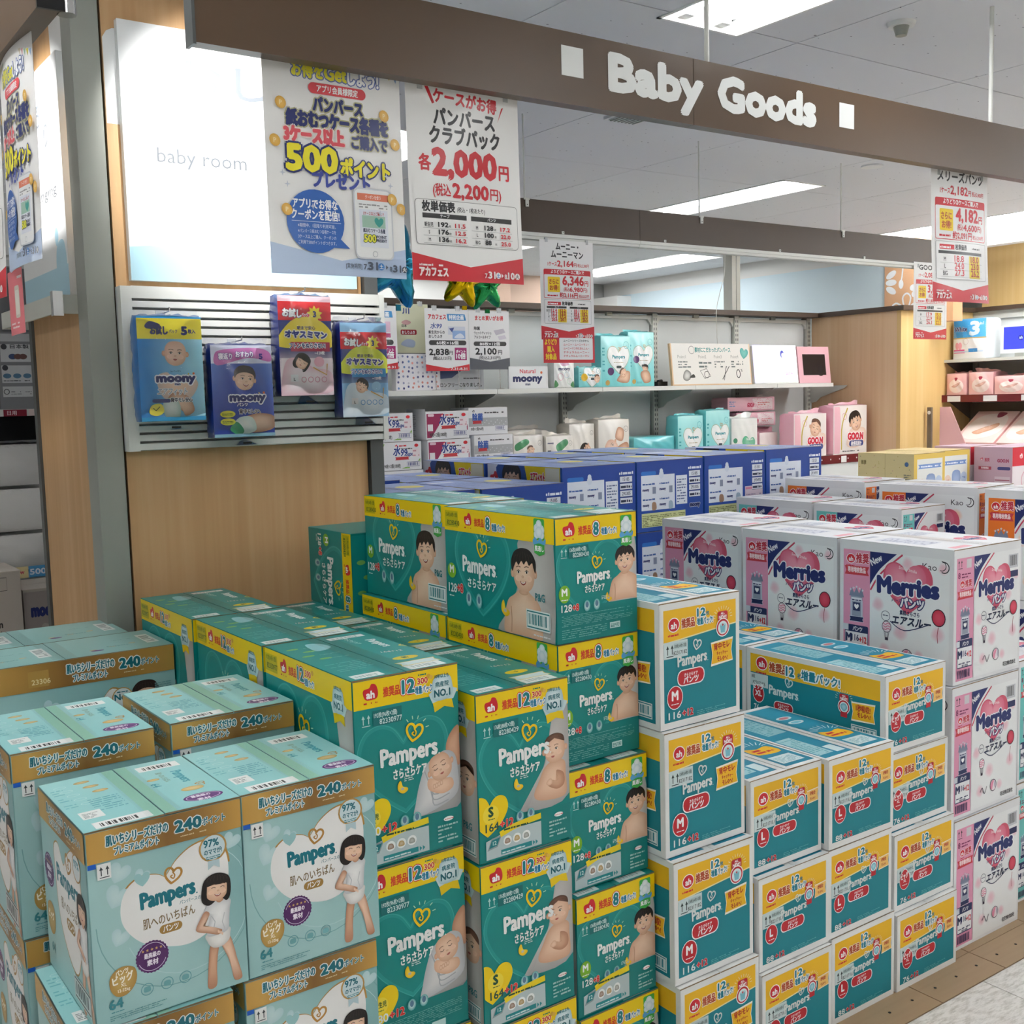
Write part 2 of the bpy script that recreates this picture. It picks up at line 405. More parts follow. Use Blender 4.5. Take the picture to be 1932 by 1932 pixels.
def head(c, x, y, r, hair='full', tilt=0.0, eyes='open', mouth='smile', skin=SKIN, skinl=SKINL, look=0.0):
    "printed photograph of a child's head; look shifts the features sideways"
    X0 = c.tr; ax, ay, kx, ky, r0 = X0
    def T(px, py): return (x + r*(px*cos(tilt) - py*sin(tilt)), y + r*(px*sin(tilt) + py*cos(tilt)))
    def B(pts, col, cc=None, cen=None): c.blob([T(*p) for p in pts], col, cc, cen=(T(*cen) if cen else None))
    if hair == 'bob':
        B([(-1.12, -.95), (-1.2, 0), (-1.0, .75), (-.4, 1.15), (.3, 1.15), (.95, .8), (1.15, 0), (1.12, -.75), (.85, -1.12), (.3, -.8), (-.5, -1.3)], HAIR, '#2a1f1c')
    e = [(-1.02, -.05), (1.02, -.05)]
    for k in e:
        if hair != 'bob': c.ell(*T(k[0]*.98, k[1]), .16*r, .24*r, '#cf9a7c', '#e2b496', n=10)
    B([(-.92, .1), (-.86, -.45), (-.55, -.86), (0, -1.02), (.55, -.86), (.86, -.45), (.92, .1), (.8, .6), (.4, .95), (-.4, .95), (-.8, .6)], mix(skin, SKIND, .15), skinl, (0.05 + look*.3, -.05))
    for sx in (-1, 1): c.ell(*T(sx*.48 + look*.5, -.3), .24*r, .17*r, mix(skinl, '#e9a08c', .06), mix(skinl, '#e9a08c', .22), n=12)
    dx = look
    if hair == 'full':
        B([(-1.0, .05), (-1.08, .55), (-.75, 1.08), (-.1, 1.28), (.65, 1.15), (1.08, .6), (1.02, .0), (.86, .28), (.78, .52), (.5, .38), (.3, .62), (.05, .42), (-.15, .6), (-.42, .38), (-.6, .55), (-.82, .3)], HAIR)
    elif hair == 'thin':
        B([(-.86, .45), (-.8, .85), (-.35, 1.12), (.3, 1.14), (.82, .86), (.9, .4), (.7, .72), (.3, .9), (-.2, .88), (-.6, .72)], '#54392c', '#7a5542')
    elif hair == 'bob':
        B([(-.95, .25), (-.98, .7), (-.5, 1.1), (.3, 1.12), (.9, .75), (.98, .2), (.7, .3), (.2, .26), (-.3, .28), (-.7, .2)], HAIR)
        B([(-1.12, -.95), (-1.18, -.1), (-.98, .5), (-.8, .3), (-.78, -.4), (-.72, -1.05)], HAIR); B([(1.1, -.85), (1.14, 0), (.96, .5), (.82, .3), (.84, -.3), (.78, -.95)], HAIR)
    elif hair == 'side':
        B([(-.95, .0), (-1.02, .6), (-.6, 1.12), (0, 1.25), (.7, 1.1), (1.05, .5), (.98, .05), (.8, .45), (.1, .62), (-.5, .5), (-.8, .25)], '#2d1d18')
    if hair in ('full', 'side', 'bob'):
        for k in range(7):
            a = -.75 + .25*k; c.stroke(catmull([T(a*.75, 1.1 - abs(a)*.25), T(a*1.0, .82), T(a*1.08, .58)], 3, False), .035*r, '#3a2d28')
    for sx in (-1, 1):
        ex, ey = sx*.36 + dx, .02
        if eyes == 'open':
            c.ell(*T(ex, ey), .125*r, .07*r, '#eee6de', n=12, rot=tilt); c.ell(*T(ex + dx*.1, ey), .07*r, .075*r, '#1d1513', n=12)
            c.stroke([T(ex - .16, ey + .03), T(ex, ey + .12), T(ex + .16, ey + .03)], .035*r, '#3b2720')
        else: c.stroke(catmull([T(ex - .17, ey - (0 if eyes == 'happy' else -.03)), T(ex, ey + (.07 if eyes == 'happy' else -.07)), T(ex + .17, ey)], 3, False), .05*r, '#4a2f26')
        c.stroke([T(ex - .2, ey + .25), T(ex, ey + .31), T(ex + .2, ey + .26)], .045*r, '#6d4a3a')
    c.ell(*T(dx*1.15, -.22), .11*r, .07*r, mix(skin, SKIND, .35), mix(skin, SKINL, .4), n=10)
    if mouth == 'smile':
        c.blob([T(-.26 + dx, -.46), T(dx, -.52), T(.26 + dx, -.45), T(.17 + dx, -.61), T(dx, -.67), T(-.17 + dx, -.61)], '#9c4a42')
        c.blob([T(-.2 + dx, -.485), T(dx, -.535), T(.2 + dx, -.475), T(.1 + dx, -.565), T(-.1 + dx, -.57)], '#f7efe8')
    else: c.blob([T(-.17 + dx, -.5), T(dx, -.45), T(.17 + dx, -.5), T(dx, -.6)], '#b8625a')
def toddler(c, x, y, r, hair='full', bottom=None, mouth='smile', eyes='open'):
    "bare-shouldered toddler, head radius r"
    b = bottom if bottom is not None else y - 3.2*r
    c.blob([(x - .35*r, y - .9*r), (x - .9*r, y - 1.25*r), (x - 1.45*r, y - 1.6*r), (x - 1.75*r, y - 2.4*r), (x - 1.8*r, b), (x - .6*r, b), (x + .6*r, b), (x + 1.5*r, b), (x + 1.45*r, y - 1.9*r), (x + 1.1*r, y - 1.35*r), (x + .45*r, y - 1.0*r), (x + .3*r, y - .7*r)], mix(SKIN, SKIND, .2), SKINL, cen=(x - .1*r, y - 1.9*r))
    c.stroke(catmull([(x - 1.2*r, y - 1.9*r), (x - 1.15*r, y - 2.5*r), (x - 1.2*r, b + .05*r)], 4, False), .06*r, SKIND)
    c.ell(x - .05*r, y - 1.05*r, .42*r, .14*r, mix(SKIN, SKIND, .5), SKIN, n=12)
    head(c, x, y, r, hair, .06, eyes, mouth, look=-.08)
def infant(c, x, y, r):
    "infant in profile-three-quarter with folded arm"
    c.blob([(x - .2*r, y - .8*r), (x - .95*r, y - 1.2*r), (x - 1.5*r, y - 2.1*r), (x - 1.95*r, y - 3.0*r), (x - 1.5*r, y - 3.5*r), (x + .2*r, y - 3.7*r), (x + 1.0*r, y - 3.4*r), (x + .95*r, y - 2.0*r), (x + .9*r, y - 1.1*r), (x + .4*r, y - .8*r)], mix(SKIN, SKIND, .3), SKINL, cen=(x - .2*r, y - 2.1*r))
    c.blob([(x + .1*r, y - 1.6*r), (x + .75*r, y - 1.9*r), (x + .8*r, y - 2.7*r), (x + .2*r, y - 3.0*r), (x - .55*r, y - 2.7*r), (x - .8*r, y - 2.35*r), (x - .55*r, y - 2.15*r), (x - .1*r, y - 2.35*r), (x + .25*r, y - 2.3*r)], SKIND, SKIN)
    c.blob([(x - .55*r, y - 2.1*r), (x - .3*r, y - 2.2*r), (x - .3*r, y - 2.5*r), (x - .6*r, y - 2.6*r), (x - .85*r, y - 2.4*r)], SKIN, SKINL)
    head(c, x, y, r, 'thin', .05, 'open', 'closed', look=-.22)
def newborn(c, x, y, r):
    "sleeping newborn wrapped in a pale blanket, head at x, y"
    c.blob([(x - .2*r, y + .9*r), (x - 1.2*r, y + .3*r), (x - 1.75*r, y - .9*r), (x - 2.1*r, y - 2.2*r), (x - 2.2*r, y - 3.2*r), (x - .4*r, y - 3.0*r), (x + 1.35*r, y - 2.2*r), (x + 1.45*r, y - .4*r), (x + 1.2*r, y + .7*r), (x + .5*r, y + 1.1*r)], '#b9bcc0', '#e4e2e1', cen=(x - .4*r, y - 1.6*r))
    for k in range(4):
        c.stroke(catmull([(x - (1.3 - .2*k)*r, y - (.1 + .5*k)*r), (x - (.6)*r, y - (1.5 + .4*k)*r), (x + (.9 - .1*k)*r, y - (1.2 + .45*k)*r)], 4, False), .09*r, '#a9adb2')
    c.blob([(x - 1.0*r, y - .7*r), (x - .2*r, y - .9*r), (x + .9*r, y - 1.0*r), (x + 1.0*r, y - 1.7*r), (x + .1*r, y - 2.0*r), (x - 1.0*r, y - 1.5*r)], SKIN, SKINL)
    for k in range(4): c.ell(x - .55*r + .2*k*r, y - 1.35*r + .05*k*r, .13*r, .2*r, mix(SKIN, SKIND, .4), SKINL, n=9)
    head(c, x, y, r, 'none', .35, 'closed', 'closed', look=-.05)
def girl(c, x, y, s):
    "small girl in a white T-shirt and nappy pants; x, y = crown of the head, s = full height"
    r = s * .112; hx, hy = x, y - r*1.1
    def P(a, b): return (x + a*s, y - b*s)
    def BL(pts, col, cc=None, cen=None): c.blob([P(*p) for p in pts], col, cc, cen=P(*cen) if cen else None)
    # legs
    BL([(-.075, .62), (-.005, .62), (-.02, .72), (-.03, .80), (-.035, .86), (-.045, 1.0), (-.12, 1.0), (-.115, .86), (-.105, .76), (-.095, .68)], SKIND, SKIN, (-.06, .74))
    BL([(.0, .60), (.09, .58), (.13, .70), (.15, .80), (.175, .9), (.19, 1.0), (.12, 1.0), (.095, .88), (.07, .78), (.03, .68)], SKIND, SKINL, (.08, .72))
    # nappy pants
    BL([(-.11, .515), (.09, .50), (.1, .57), (.085, .62), (.03, .655), (-.02, .66), (-.07, .64), (-.105, .585)], '#cfcdc9', '#f4f2ee')
    # t-shirt
    BL([(-.02, .225), (-.09, .25), (-.125, .315), (-.08, .345), (-.085, .42), (-.105, .53), (.0, .545), (.085, .52), (.10, .42), (.11, .33), (.12, .26), (.06, .225)], '#c6c8ca', '#f6f6f5', (.01, .36))
    c.stroke([P(-.06, .36), P(-.03, .42), P(-.05, .5)], .008*s, '#bfc2c4'); c.stroke([P(.06, .36), P(.035, .44), P(.055, .51)], .008*s, '#c7c9cb')
    # arm, elbow out, hand at the waist
    BL([(-.115, .305), (-.075, .335), (-.11, .39), (-.135, .43), (-.07, .455), (.0, .49), (.03, .515), (-.005, .545), (-.09, .51), (-.185, .47), (-.2, .435), (-.165, .37)], SKIND, SKINL, (-.12, .43))
    for k in range(4): c.ell(*P(-.005 + .012*k, .518 + .009*k), .006*s, .016*s, SKINL, n=8)
    c.blob([P(.0, .205), P(.05, .2), P(.055, .24), P(.02, .26), P(-.01, .24)], SKIND, SKIN)
    head(c, hx, hy, r, 'bob', -.1, 'happy', 'smile', look=.1)
def ribbon(c, x, y, w, h, col, edge=None):
    if edge: c.poly([(x - .07*w, y - .1*h), (x + w*1.07, y + .0*h), (x + w*1.0, y + .5*h), (x + w*1.08, y + 1.1*h), (x - .07*w, y + 1.0*h), (x - .0*w, y + .45*h)], edge)
    c.poly([(x - .04*w, y), (x + w*1.04, y + .06*h), (x + w*.97, y + .5*h), (x + w*1.05, y + 1.0*h), (x - .04*w, y + .92*h), (x + .03*w, y + .45*h)], col)
def no1_badge(c, x, y, s):
    c.poly([(x - .55*s, y - .45*s), (x - .45*s, y - 1.0*s), (x + .1*s, y - .78*s), (x + .62*s, y - .95*s), (x + .5*s, y - .4*s)], '#e8c800')
    c.poly([(x - .75*s, y - .1*s), (x - .55*s, y - .55*s), (x, y - .42*s), (x + .6*s, y - .5*s), (x + .85*s, y - .05*s), (x + .5*s, y + .1*s), (x - .45*s, y + .1*s)], '#c3d9dc')
    c.blob([(x - .5*s, y - .4*s), (x + .5*s, y - .35*s), (x + .52*s, y + .5*s), (x + .2*s, y + .72*s), (x - .25*s, y + .7*s), (x - .52*s, y + .45*s)], '#a8c9cf', '#e3f0f2')
    c.text('NO.1', x, y - .28*s, .34*s, '#005f6c', .06, al='c', sx=.9); c.text('病産院', x, y + .2*s, .2*s, '#0b6b78', .04, al='c', sx=.9)
    c.text('10年以上も', x, y + .62*s, .15*s, '#0b6b78', .04, al='c', sx=.8)
def cloud_tag(c, x, y, s):
    c.rect(x - .5*s, y - 1.35*s, s, .7*s, '#3fae49'); c.poly([(x - .5*s, y - 1.34*s), (x, y - 1.5*s), (x + .5*s, y - 1.34*s)], '#3fae49')
    c.rrect(x - .52*s, y - .55*s, 1.04*s, 1.25*s, .12*s, '#3fae49')
    for a, b, r in ((-.2, .1, .3), (.22, .05, .3), (0, .35, .28), (-.25, -.25, .25), (.25, -.25, .25), (0, -.1, .35)): c.ell(x + a*s, y + b*s, r*s, None, '#cfe0e6', '#eef5f7', n=12)
    c.blob([(x - .62*s, y - .62*s), (x - .4*s, y - .42*s), (x - .15*s, y - .6*s), (x + .1*s, y - .42*s), (x + .35*s, y - .6*s), (x + .62*s, y - .45*s), (x + .55*s, y - .8*s), (x, y - .75*s), (x - .5*s, y - .85*s)], '#5aa7d6')
    c.text('風通し', x, y - 1.2*s, .26*s, '#ffffff', .04, al='c', sx=.85)
def banana(c, x, y, s):
    c.blob([(x - .1*s, y + .55*s), (x + .05*s, y + .1*s), (x + .45*s, y - .05*s), (x + .5*s, y - .3*s), (x + .05*s, y - .5*s), (x - .4*s, y - .2*s), (x - .45*s, y + .25*s), (x - .25*s, y + .6*s)], '#e8b900', '#f6d43a')
    c.rrect(x - .15*s, y - .2*s, .3*s, .22*s, .05*s, '#b9b9b4')
def promo(c, x, y, w, h):
    "pale promotion panel: phone, ribbon caption, three round pictures"
    c.poly([(x, y), (x + w, y + .0*h), (x + w, y + h*.8), (x + .45*w, y + h*.82), (x, y + .62*h)], '#b9c9cb')
    c.poly([(x + .02*w, y + .30*h), (x + .2*w, y + .36*h), (x + .28*w, y + .72*h), (x + .1*w, y + .68*h)], '#8f9ea2'); c.poly([(x + .05*w, y + .36*h), (x + .19*w, y + .41*h), (x + .25*w, y + .66*h), (x + .1*w, y + .62*h)], '#0f7f86')
    c.text('12', x + .15*w, y + .45*h, .13*h, '#bfe0dc', .05, al='c')
    p = catmull([(x + .25*w, y + .74*h), (x + .55*w, y + .9*h), (x + 1.0*w, y + .98*h)], 6, False); c.stroke(p, .2*h, '#e8cf1a')
    c.micro(x + .32*w, y + .83*h, .45*w, .12*h, 1, '#1b4f3a', 8)
    for k, cc in enumerate(('#8f6b4d', '#b08f3e', '#8b8f86')):
        c.ell(x + (.38 + .17*k)*w, y + .48*h, .075*w, .16*h, '#eef2f1', n=16); c.blob([(x + (.335 + .17*k)*w, y + .4*h), (x + (.425 + .17*k)*w, y + .4*h), (x + (.41 + .17*k)*w, y + .54*h), (x + (.35 + .17*k)*w, y + .55*h)], cc, mix(cc, '#ffffff', .3))
    c.rect(x + .26*w, y + .06*h, .56*w, .16*h, '#1f8d93'); c.micro(x + .28*w, y + .09*h, .5*w, .1*h, 1, '#cfe6e6', 3)
    for k in (0, 1): c.poly([(x + (.84 + .05*k)*w, y + .06*h), (x + (.88 + .05*k)*w, y + .14*h), (x + (.84 + .05*k)*w, y + .22*h)], '#1f8d93')
def yellow_band(c, H, b, kind, side=False):
    "yellow lid band of the teal cartons; b = band height"
    y = H - b; c.rect(0, y, 1, b, YEL); m = y + b*.5
    if not side:
        ah(c, .155, m, b*.36); c.text('推奨品', .275, m - b*.16, b*.27, '#d8441e', .05, w=.155)
        if kind == '8':
            c.text('8', .46, m - b*.24, b*.5, '#0b7f86', .06, [('#d2302a', .2), ('#ffffff', .13)], w=.06); c.text('増量パック!', .555, m - b*.25, b*.22, '#0c7aa0', .04, ('#ffffff', .14), w=.19)
        else:
            c.text('12', .455, m - b*.2, b*.48, '#0b7f86', .07, [('#d2302a', .2), ('#ffffff', .13)], w=.115); c.text('300', .6, m + b*.03, b*.22, '#d2302a', .05, ('#fff5c0', .12), w=.1); c.ell(.71, m + b*.25, b*.09, None, '#d9a832', n=10); c.ell(.735, m + b*.2, b*.08, None, '#e5b94a', n=10); c.micro(.61, m + b*.33, .08, b*.1, 1, '#0c7a60', 2)
            c.text('増量パック!', .575, m - b*.3, b*.22, '#0c7aa0', .04, ('#ffffff', .14), w=.18)
    else:
        ah(c, .235, m, b*.34); c.text('推奨品', .30, m - b*.16, b*.26, '#d8441e', .05, w=.09)
        if kind == '8': c.text('8', .41, m - b*.24, b*.5, '#0b7f86', .06, [('#d2302a', .2), ('#ffffff', .13)], w=.035); c.text('増量パック!', .465, m - b*.26, b*.24, '#0c7aa0', .04, ('#ffffff', .14), w=.12)
        else: c.text('12', .41, m - b*.2, b*.48, '#0b7f86', .07, [('#d2302a', .2), ('#ffffff', .13)], w=.07); c.text('300', .5, m + b*.03, b*.24, '#d2302a', .05, ('#fff5c0', .12), w=.065); c.ell(.585, m + b*.25, b*.1, None, '#d9a832', n=10); c.text('増量パック!', .49, m - b*.3, b*.22, '#0c7aa0', .04, ('#ffffff', .14), w=.11)
def teal_field(c, H, w=1.0, cx=.42, cy=.62, k=.42):
    c.rect(0, 0, w, H, '#00837f', '#008d89')
    c.heart(cx, cy, k, '#1c9693', line=.035)
    c.heart(cx, cy, k*1.04, '#3aa7a5', line=.008)
def photo_bg(c, pts, col='#b9b6b2', cc='#d3d0cc'): c.blob(pts, col, cc)
def carton_end_M(H, promo_panel=False):
    c = Cv(H); teal_field(c, H, 1, .42, .60, .40); b = H*.205
    photo_bg(c, [(.98, H - b), (.99, .30), (.62, .29), (.7, .38), (.8, .6), (.84, .8)] if not promo_panel else [(.98, H - b), (.99, .34), (.6, .33), (.7, .42), (.8, .62), (.84, .8)])
    toddler(c, .855, .72, .115, bottom=.34)
    c.rect(0, 0, 1, .33, '#00807d')
    yellow_band(c, H, b, '8'); cloud_tag(c, .87, H - .12, .14)
    arrows(c, .07, H - b - .13, .085, '#bfe0de'); c.rect(.15, H - b - .14, .24, .12, '#0c6f70')
    c.text('136枚(68枚×2個)', .16, H - b - .075, .035, '#d5eae8', .02, sx=.6); c.text('82280430', .2, H - b - .13, .042, '#d5eae8', .02, sx=.85)
    pampers(c, .45, .56, .115, '#f4f6f4', .05, logo='#f0c800', rays='#bfe0c0', w=.4, rot=.02); c.text('さらさらケア', .46, .46, .058, '#f4f6f4', .04, al='c', w=.24)
    c.ell(.09, .47, .068, .085, '#7db928'); c.text('M', .09, .455, .07, '#ffffff', .06, al='c'); c.micro(.05, .41, .08, .02, 1, '#ffffff', 3)
    c.text('128', .05, .3, .07, '#f0f4f2', .03, w=.125); c.text('+8', .185, .3, .065, '#d2302a', .06, ('#f5d7cf', .1), sx=.8)
    for q in (.36, .48): c.ell(q, .33, .04, .055, '#4ba6a8', '#cfe3e2', n=14); c.ell(q, .34, .02, .03, '#5a7f9a', n=10)
    banana(c, .63, .38, .08); c.micro(.54, .37, .07, .04, 3, '#cfe5e2', 4)
    if promo_panel:
        promo(c, .06, .02, .58, .3); c.ell(.87, .24, .045, .02, '#f1f1f1'); c.micro(.82, .235, .1, .012, 1, '#cc2222', 3); c.micro(.76, .05, .19, .16, 5, '#a9cfcc', 9)
    else:
        c.micro(.05, .16, .88, .11, 7, '#6bb3b0', 5, .45); c.micro(.05, .04, .55, .1, 5, '#6bb3b0', 6, .45); c.rect(.64, .07, .13, .06, '#bfe0de'); c.micro(.65, .08, .11, .04, 3, '#00706e', 3)
    return c
def carton_side_M(H):
    c = Cv(H); teal_field(c, H, 1, .36, .31, .25); b = H*.205
    c.blob([(.66, .0), (.99, .0), (.99, H - b), (.7, H - b), (.73, .4), (.66, .2), (.58, .1), (.5, .005)], '#a5a29e', '#cfccc8', n=3)
    toddler(c, .74, .33, .098, bottom=.003)
    banana(c, .57, .12, .075)
    yellow_band(c, H, b, '8', True); cloud_tag(c, .88, H - .065, .085)
    c.rect(.01, H - b + .02, .13, b*.7, '#c9b800'); c.text('136枚(68枚×2個)', .02, H - .05, .02, '#3d5b12', .01, sx=.6); c.text('82280430', .03, H - b + .03, .028, '#3d5b12', .02, sx=.8)
    pampers(c, .335, .28, .088, '#f4f6f4', .05, logo='#f0c800', rays='#bfe0c0', w=.31); c.text('さらさらケア', .36, .2, .042, '#f4f6f4', .04, al='c', sx=.8)
    c.ell(.065, .27, .042, .042, '#7db928'); c.text('M', .065, .258, .042, '#ffffff', .06, al='c')
    c.text('128', .03, .15, .05, '#f0f4f2', .03, w=.08); c.text('+8', .118, .155, .05, '#d2302a', .06, ('#f5d7cf', .1), sx=.8); c.micro(.035, .11, .05, .03, 2, '#d5eae8', 3)
    for q in (.23, .33): c.ell(q, .13, .028, .042, '#4ba6a8', '#cfe3e2', n=14); c.ell(q, .135, .013, .022, '#5a7f9a', n=10)
    c.text('P&G', .84, .2, .04, '#2d7f86', .03, sx=.8); barcode(c, .76, .05, .2, .1, '#e8efee', '#0f7c80', '#0f7c80'); c.micro(.82, .02, .15, .015, 1, '#e6e6e6', 3)
    return c
def carton_end_tall(H, kind, info=False):
    c = Cv(H); teal_field(c, H, 1, .45, H*.52, .42); b = .235
    if kind == 'N':
        photo_bg(c, [(.99, .9), (.995, .36), (.62, .3), (.55, .4), (.68, .62), (.82, .78)], '#9a9a9a', '#b8b5b2')
        c.blob([(.99, 1.05), (.9, .98), (.86, .86), (.92, .76), (.995, .7), (.998, .9)], SKIND, SKIN)
        newborn(c, .8, .72, .12)
    else:
        photo_bg(c, [(.85, H - b), (.995, H - b), (.995, .42), (.45, .36), (.55, .42), (.72, .75), (.8, 1.1)], '#a8a6a4', '#c9c6c3')
        infant(c, .84, .86, .125)
    c.rect(0, 0, 1, .33, '#00807d')
    yellow_band(c, H, b, '12'); no1_badge(c, .84, H - .2, .18)
    arrows(c, .08, H - b - .145, .09, '#bfe0de'); c.rect(.17, H - b - .155, .27, .13, '#0c6f70')
    c.text('192枚(96枚×2個)' if kind == 'N' else '176枚(88枚×2個)', .18, H - b - .085, .036, '#d5eae8', .02, sx=.62); c.text('82330977' if kind == 'N' else '82280429', .23, H - b - .145, .045, '#d5eae8', .02, sx=.85)
    pampers(c, .5, .84, .15, '#f4f6f4', .055, rot=.02, logo='#f0c800', rays='#bfe0c0', w=.54); c.text('さらさらケア', .5, .71, .07, '#f4f6f4', .05, al='c', w=.32)
    c.heart(.1, .42, .2, YEL, rot=-.1); c.rect(0, .3, .0001, .01, YEL)
    if kind == 'N': c.ell(.13, .42, .075, None, '#f6dc3e'); c.text('新生児', .13, .41, .04, '#1d5b2e', .04, al='c', sx=.7); cnt = '180'
    else: c.ell(.12, .42, .085, None, '#f6dc3e'); c.text('S', .12, .405, .085, '#174f33', .07, al='c'); cnt = '164'
    c.micro(.09, .375, .07, .018, 1, '#1d5b2e', 3)
    c.text(cnt, .06, .27, .075, '#f0f4f2' if kind == 'N' else '#174f4a', .03, w=.14); c.text('+12', .215, .275, .07, '#d2302a', .07, ('#f5d7cf', .1), w=.14)
    for q in (.43, .55): c.ell(q, .33, .042, .052, '#4ba6a8', '#cfe3e2', n=14); c.ell(q, .34, .02, .03, '#5a7f9a', n=10)
    banana(c, .42, .62, .1); c.micro(.44, .67, .09, .05, 3, '#cfe5e2', 4)
    if info:
        c.micro(.05, .12, .88, .13, 8, '#6bb3b0', 5, .45); c.rect(.62, .04, .14, .06, '#bfe0de'); c.micro(.05, .03, .5, .07, 4, '#6bb3b0', 6, .45)
    else:
        promo(c, .06, .02, .6, .27); c.ell(.86, .25, .05, .02, '#f1f1f1'); c.micro(.82, .245, .09, .012, 1, '#cc2222', 3); c.micro(.75, .06, .2, .16, 5, '#a9cfcc', 9)
    return c
def carton_side_tall(H, kind):
    c = Cv(H); teal_field(c, H, 1, .42, H*.55, .3); b = H*.15
    c.blob([(.8, .0), (.998, .0), (.998, H - b), (.83, H - b), (.86, .5), (.8, .3)], '#a5a29e', '#cfccc8', n=3)
    if kind == 'N': newborn(c, .86, .4, .09)
    else: head(c, .9, .42, .085, 'thin', 0, 'open', 'closed', look=-.2)
    yellow_band(c, H, b, '12', True); no1_badge(c, .86, H - .13, .105)
    c.rect(.01, H - b + .02, .15, b*.68, '#c9b800'); c.text('192枚(96枚×2個)' if kind == 'N' else '176枚(88枚×2個)', .02, H - .055, .022, '#3d5b12', .01, sx=.6); c.text('82330977' if kind == 'N' else '82280429', .03, H - b + .035, .03, '#3d5b12', .02, sx=.8)
    pampers(c, .42, .4, .115, '#f4f6f4', .06, logo='#f0c800', rays='#bfe0c0'); c.text('さらさらケア', .42, .29, .05, '#f4f6f4', .04, al='c', sx=.8)
    c.text('P&G', .87, .16, .04, '#2d7f86', .03, sx=.8); barcode(c, .84, .03, .14, .09, '#e8efee', '#0f7c80', '#0f7c80')
    return c
def top_teal(H, right, size='S'):
    "one half of the carton top (unit = flap width, H = carton depth / flap width)"
    c = Cv(H); c.rect(0, 0, 1, H, '#0a8f8c', '#128f8c')
    if right:
        c.rect(.12, .04, .7, .32, '#e9f0ee'); c.at(.12, .04); c.bars(.1, .08, .5, .16, '#9fb3b0'); c.at()
        c.at(.75, H*.92, 1, rot=-pi/2); c.text('Pampers', .5, -.1, .2, '#e8f0ee', .06, sx=.8); heartlogo(c, 1.35, .28, .12, '#e8c800', None); c.text('さらさらケア', .1, -.4, .1, '#bfe0dc', .04, sx=.8); c.at()
        c.ell(.5, H*.26, .25, .13, '#e2c81e'); c.text(size, .5, H*.25, .1, '#1d5b2e', .05, al='c'); c.text('164+12', .55, H*.42, .1, '#e6d0cc', .03, al='c', rot=-.2)
        ribbon(c, .15, H*.1, .7, .25, '#cfe3e4', '#e2c81e'); c.rect(.1, H*.88, .75, .2, '#e9f0ee'); c.at(.1, H*.88); c.bars(.08, .04, .55, .1, '#9fb3b0'); c.at()
    else:
        for k in range(4): c.ell(.25 + .17*(k % 2), H*(.82 - .1*k), .12, .06, '#7fb95e', n=14); c.micro(.45, H*(.8 - .1*k), .4, .06, 2, '#8fcabf', k)
        c.micro(.15, H*.2, .7, H*.2, 6, '#5fb3b0', 12, .4); c.blob([(.55, H*.7), (.9, H*.74), (.85, H*.86), (.6, H*.88)], '#8fcbd0')
        c.rect(.1, .06, .55, .26, '#e9f0ee'); c.at(.1, .06); c.bars(.06, .06, .42, .12, '#9fb3b0'); c.at()
    return c
# ---- premium pale teal carton with gold lid band
GOLD1, GOLD2, GOLD3 = '#7d5a2a', '#c79b4c', '#b48a3e'
def gold_band(c, H, b, w=1.0):
    c.up(); ks = [(0, GOLD2), (.12, '#caa052'), (.5, '#8a6430'), (.72, '#9a7438'), (1, GOLD2)]
    for (a, ca), (bq, cb) in zip(ks, ks[1:]): c._a([(a*w, H - b), (bq*w, H - b), (bq*w, H), (a*w, H)], [(0, 1, 2, 3)], [L(ca), L(cb), L(cb), L(ca)])
def gold_text(c, x, y, b, k=1.0, W=1.0):
    "x = left end, W = room for the whole line"
    c.text('肌いちシリーズだけの', x, y + b*.5, b*.27, '#1d7180', .05, ('#e9f1ef', .16), w=.5*W)
    c.text('プレミアムポイント', x + .06*W, y + b*.15, b*.22, '#1d7180', .05, ('#e9f1ef', .16), w=.36*W)
    c.text('240', x + .56*W, y + b*.38, b*.38, '#0f6c7a', .08, ('#e9f1ef', .16), w=.22*W)
    c.text('ポイント', x + .79*W, y + b*.4, b*.21, '#1d7180', .04, ('#e9f1ef', .12), w=.2*W); c.micro(x + .6*W, y + b*.18, .22*W, b*.08, 1, '#d9c99a', 4)
def seal(c, x, y, r, stars=True):
    n = 28; c.poly([(x + r*(1 if i % 2 else .95)*cos(pi*i/n), y + r*(1 if i % 2 else .95)*sin(pi*i/n)) for i in range(2*n)], '#572a66')
    c.ring(x, y, r*.84, r*.035, '#d9cbe2', a0=20, a1=160); c.ring(x, y, r*.84, r*.035, '#d9cbe2', a0=200, a1=340)
    if stars: star_row(c, x, y + r*.45, r*.1, 5, r*.27, '#d5a96a')
    c.text('最高級の', x, y - r*.02, r*.25, '#f3eaf5', .05, al='c', sx=.72); c.text('素材', x, y - r*.48, r*.28, '#f3eaf5', .05, al='c', sx=.9)
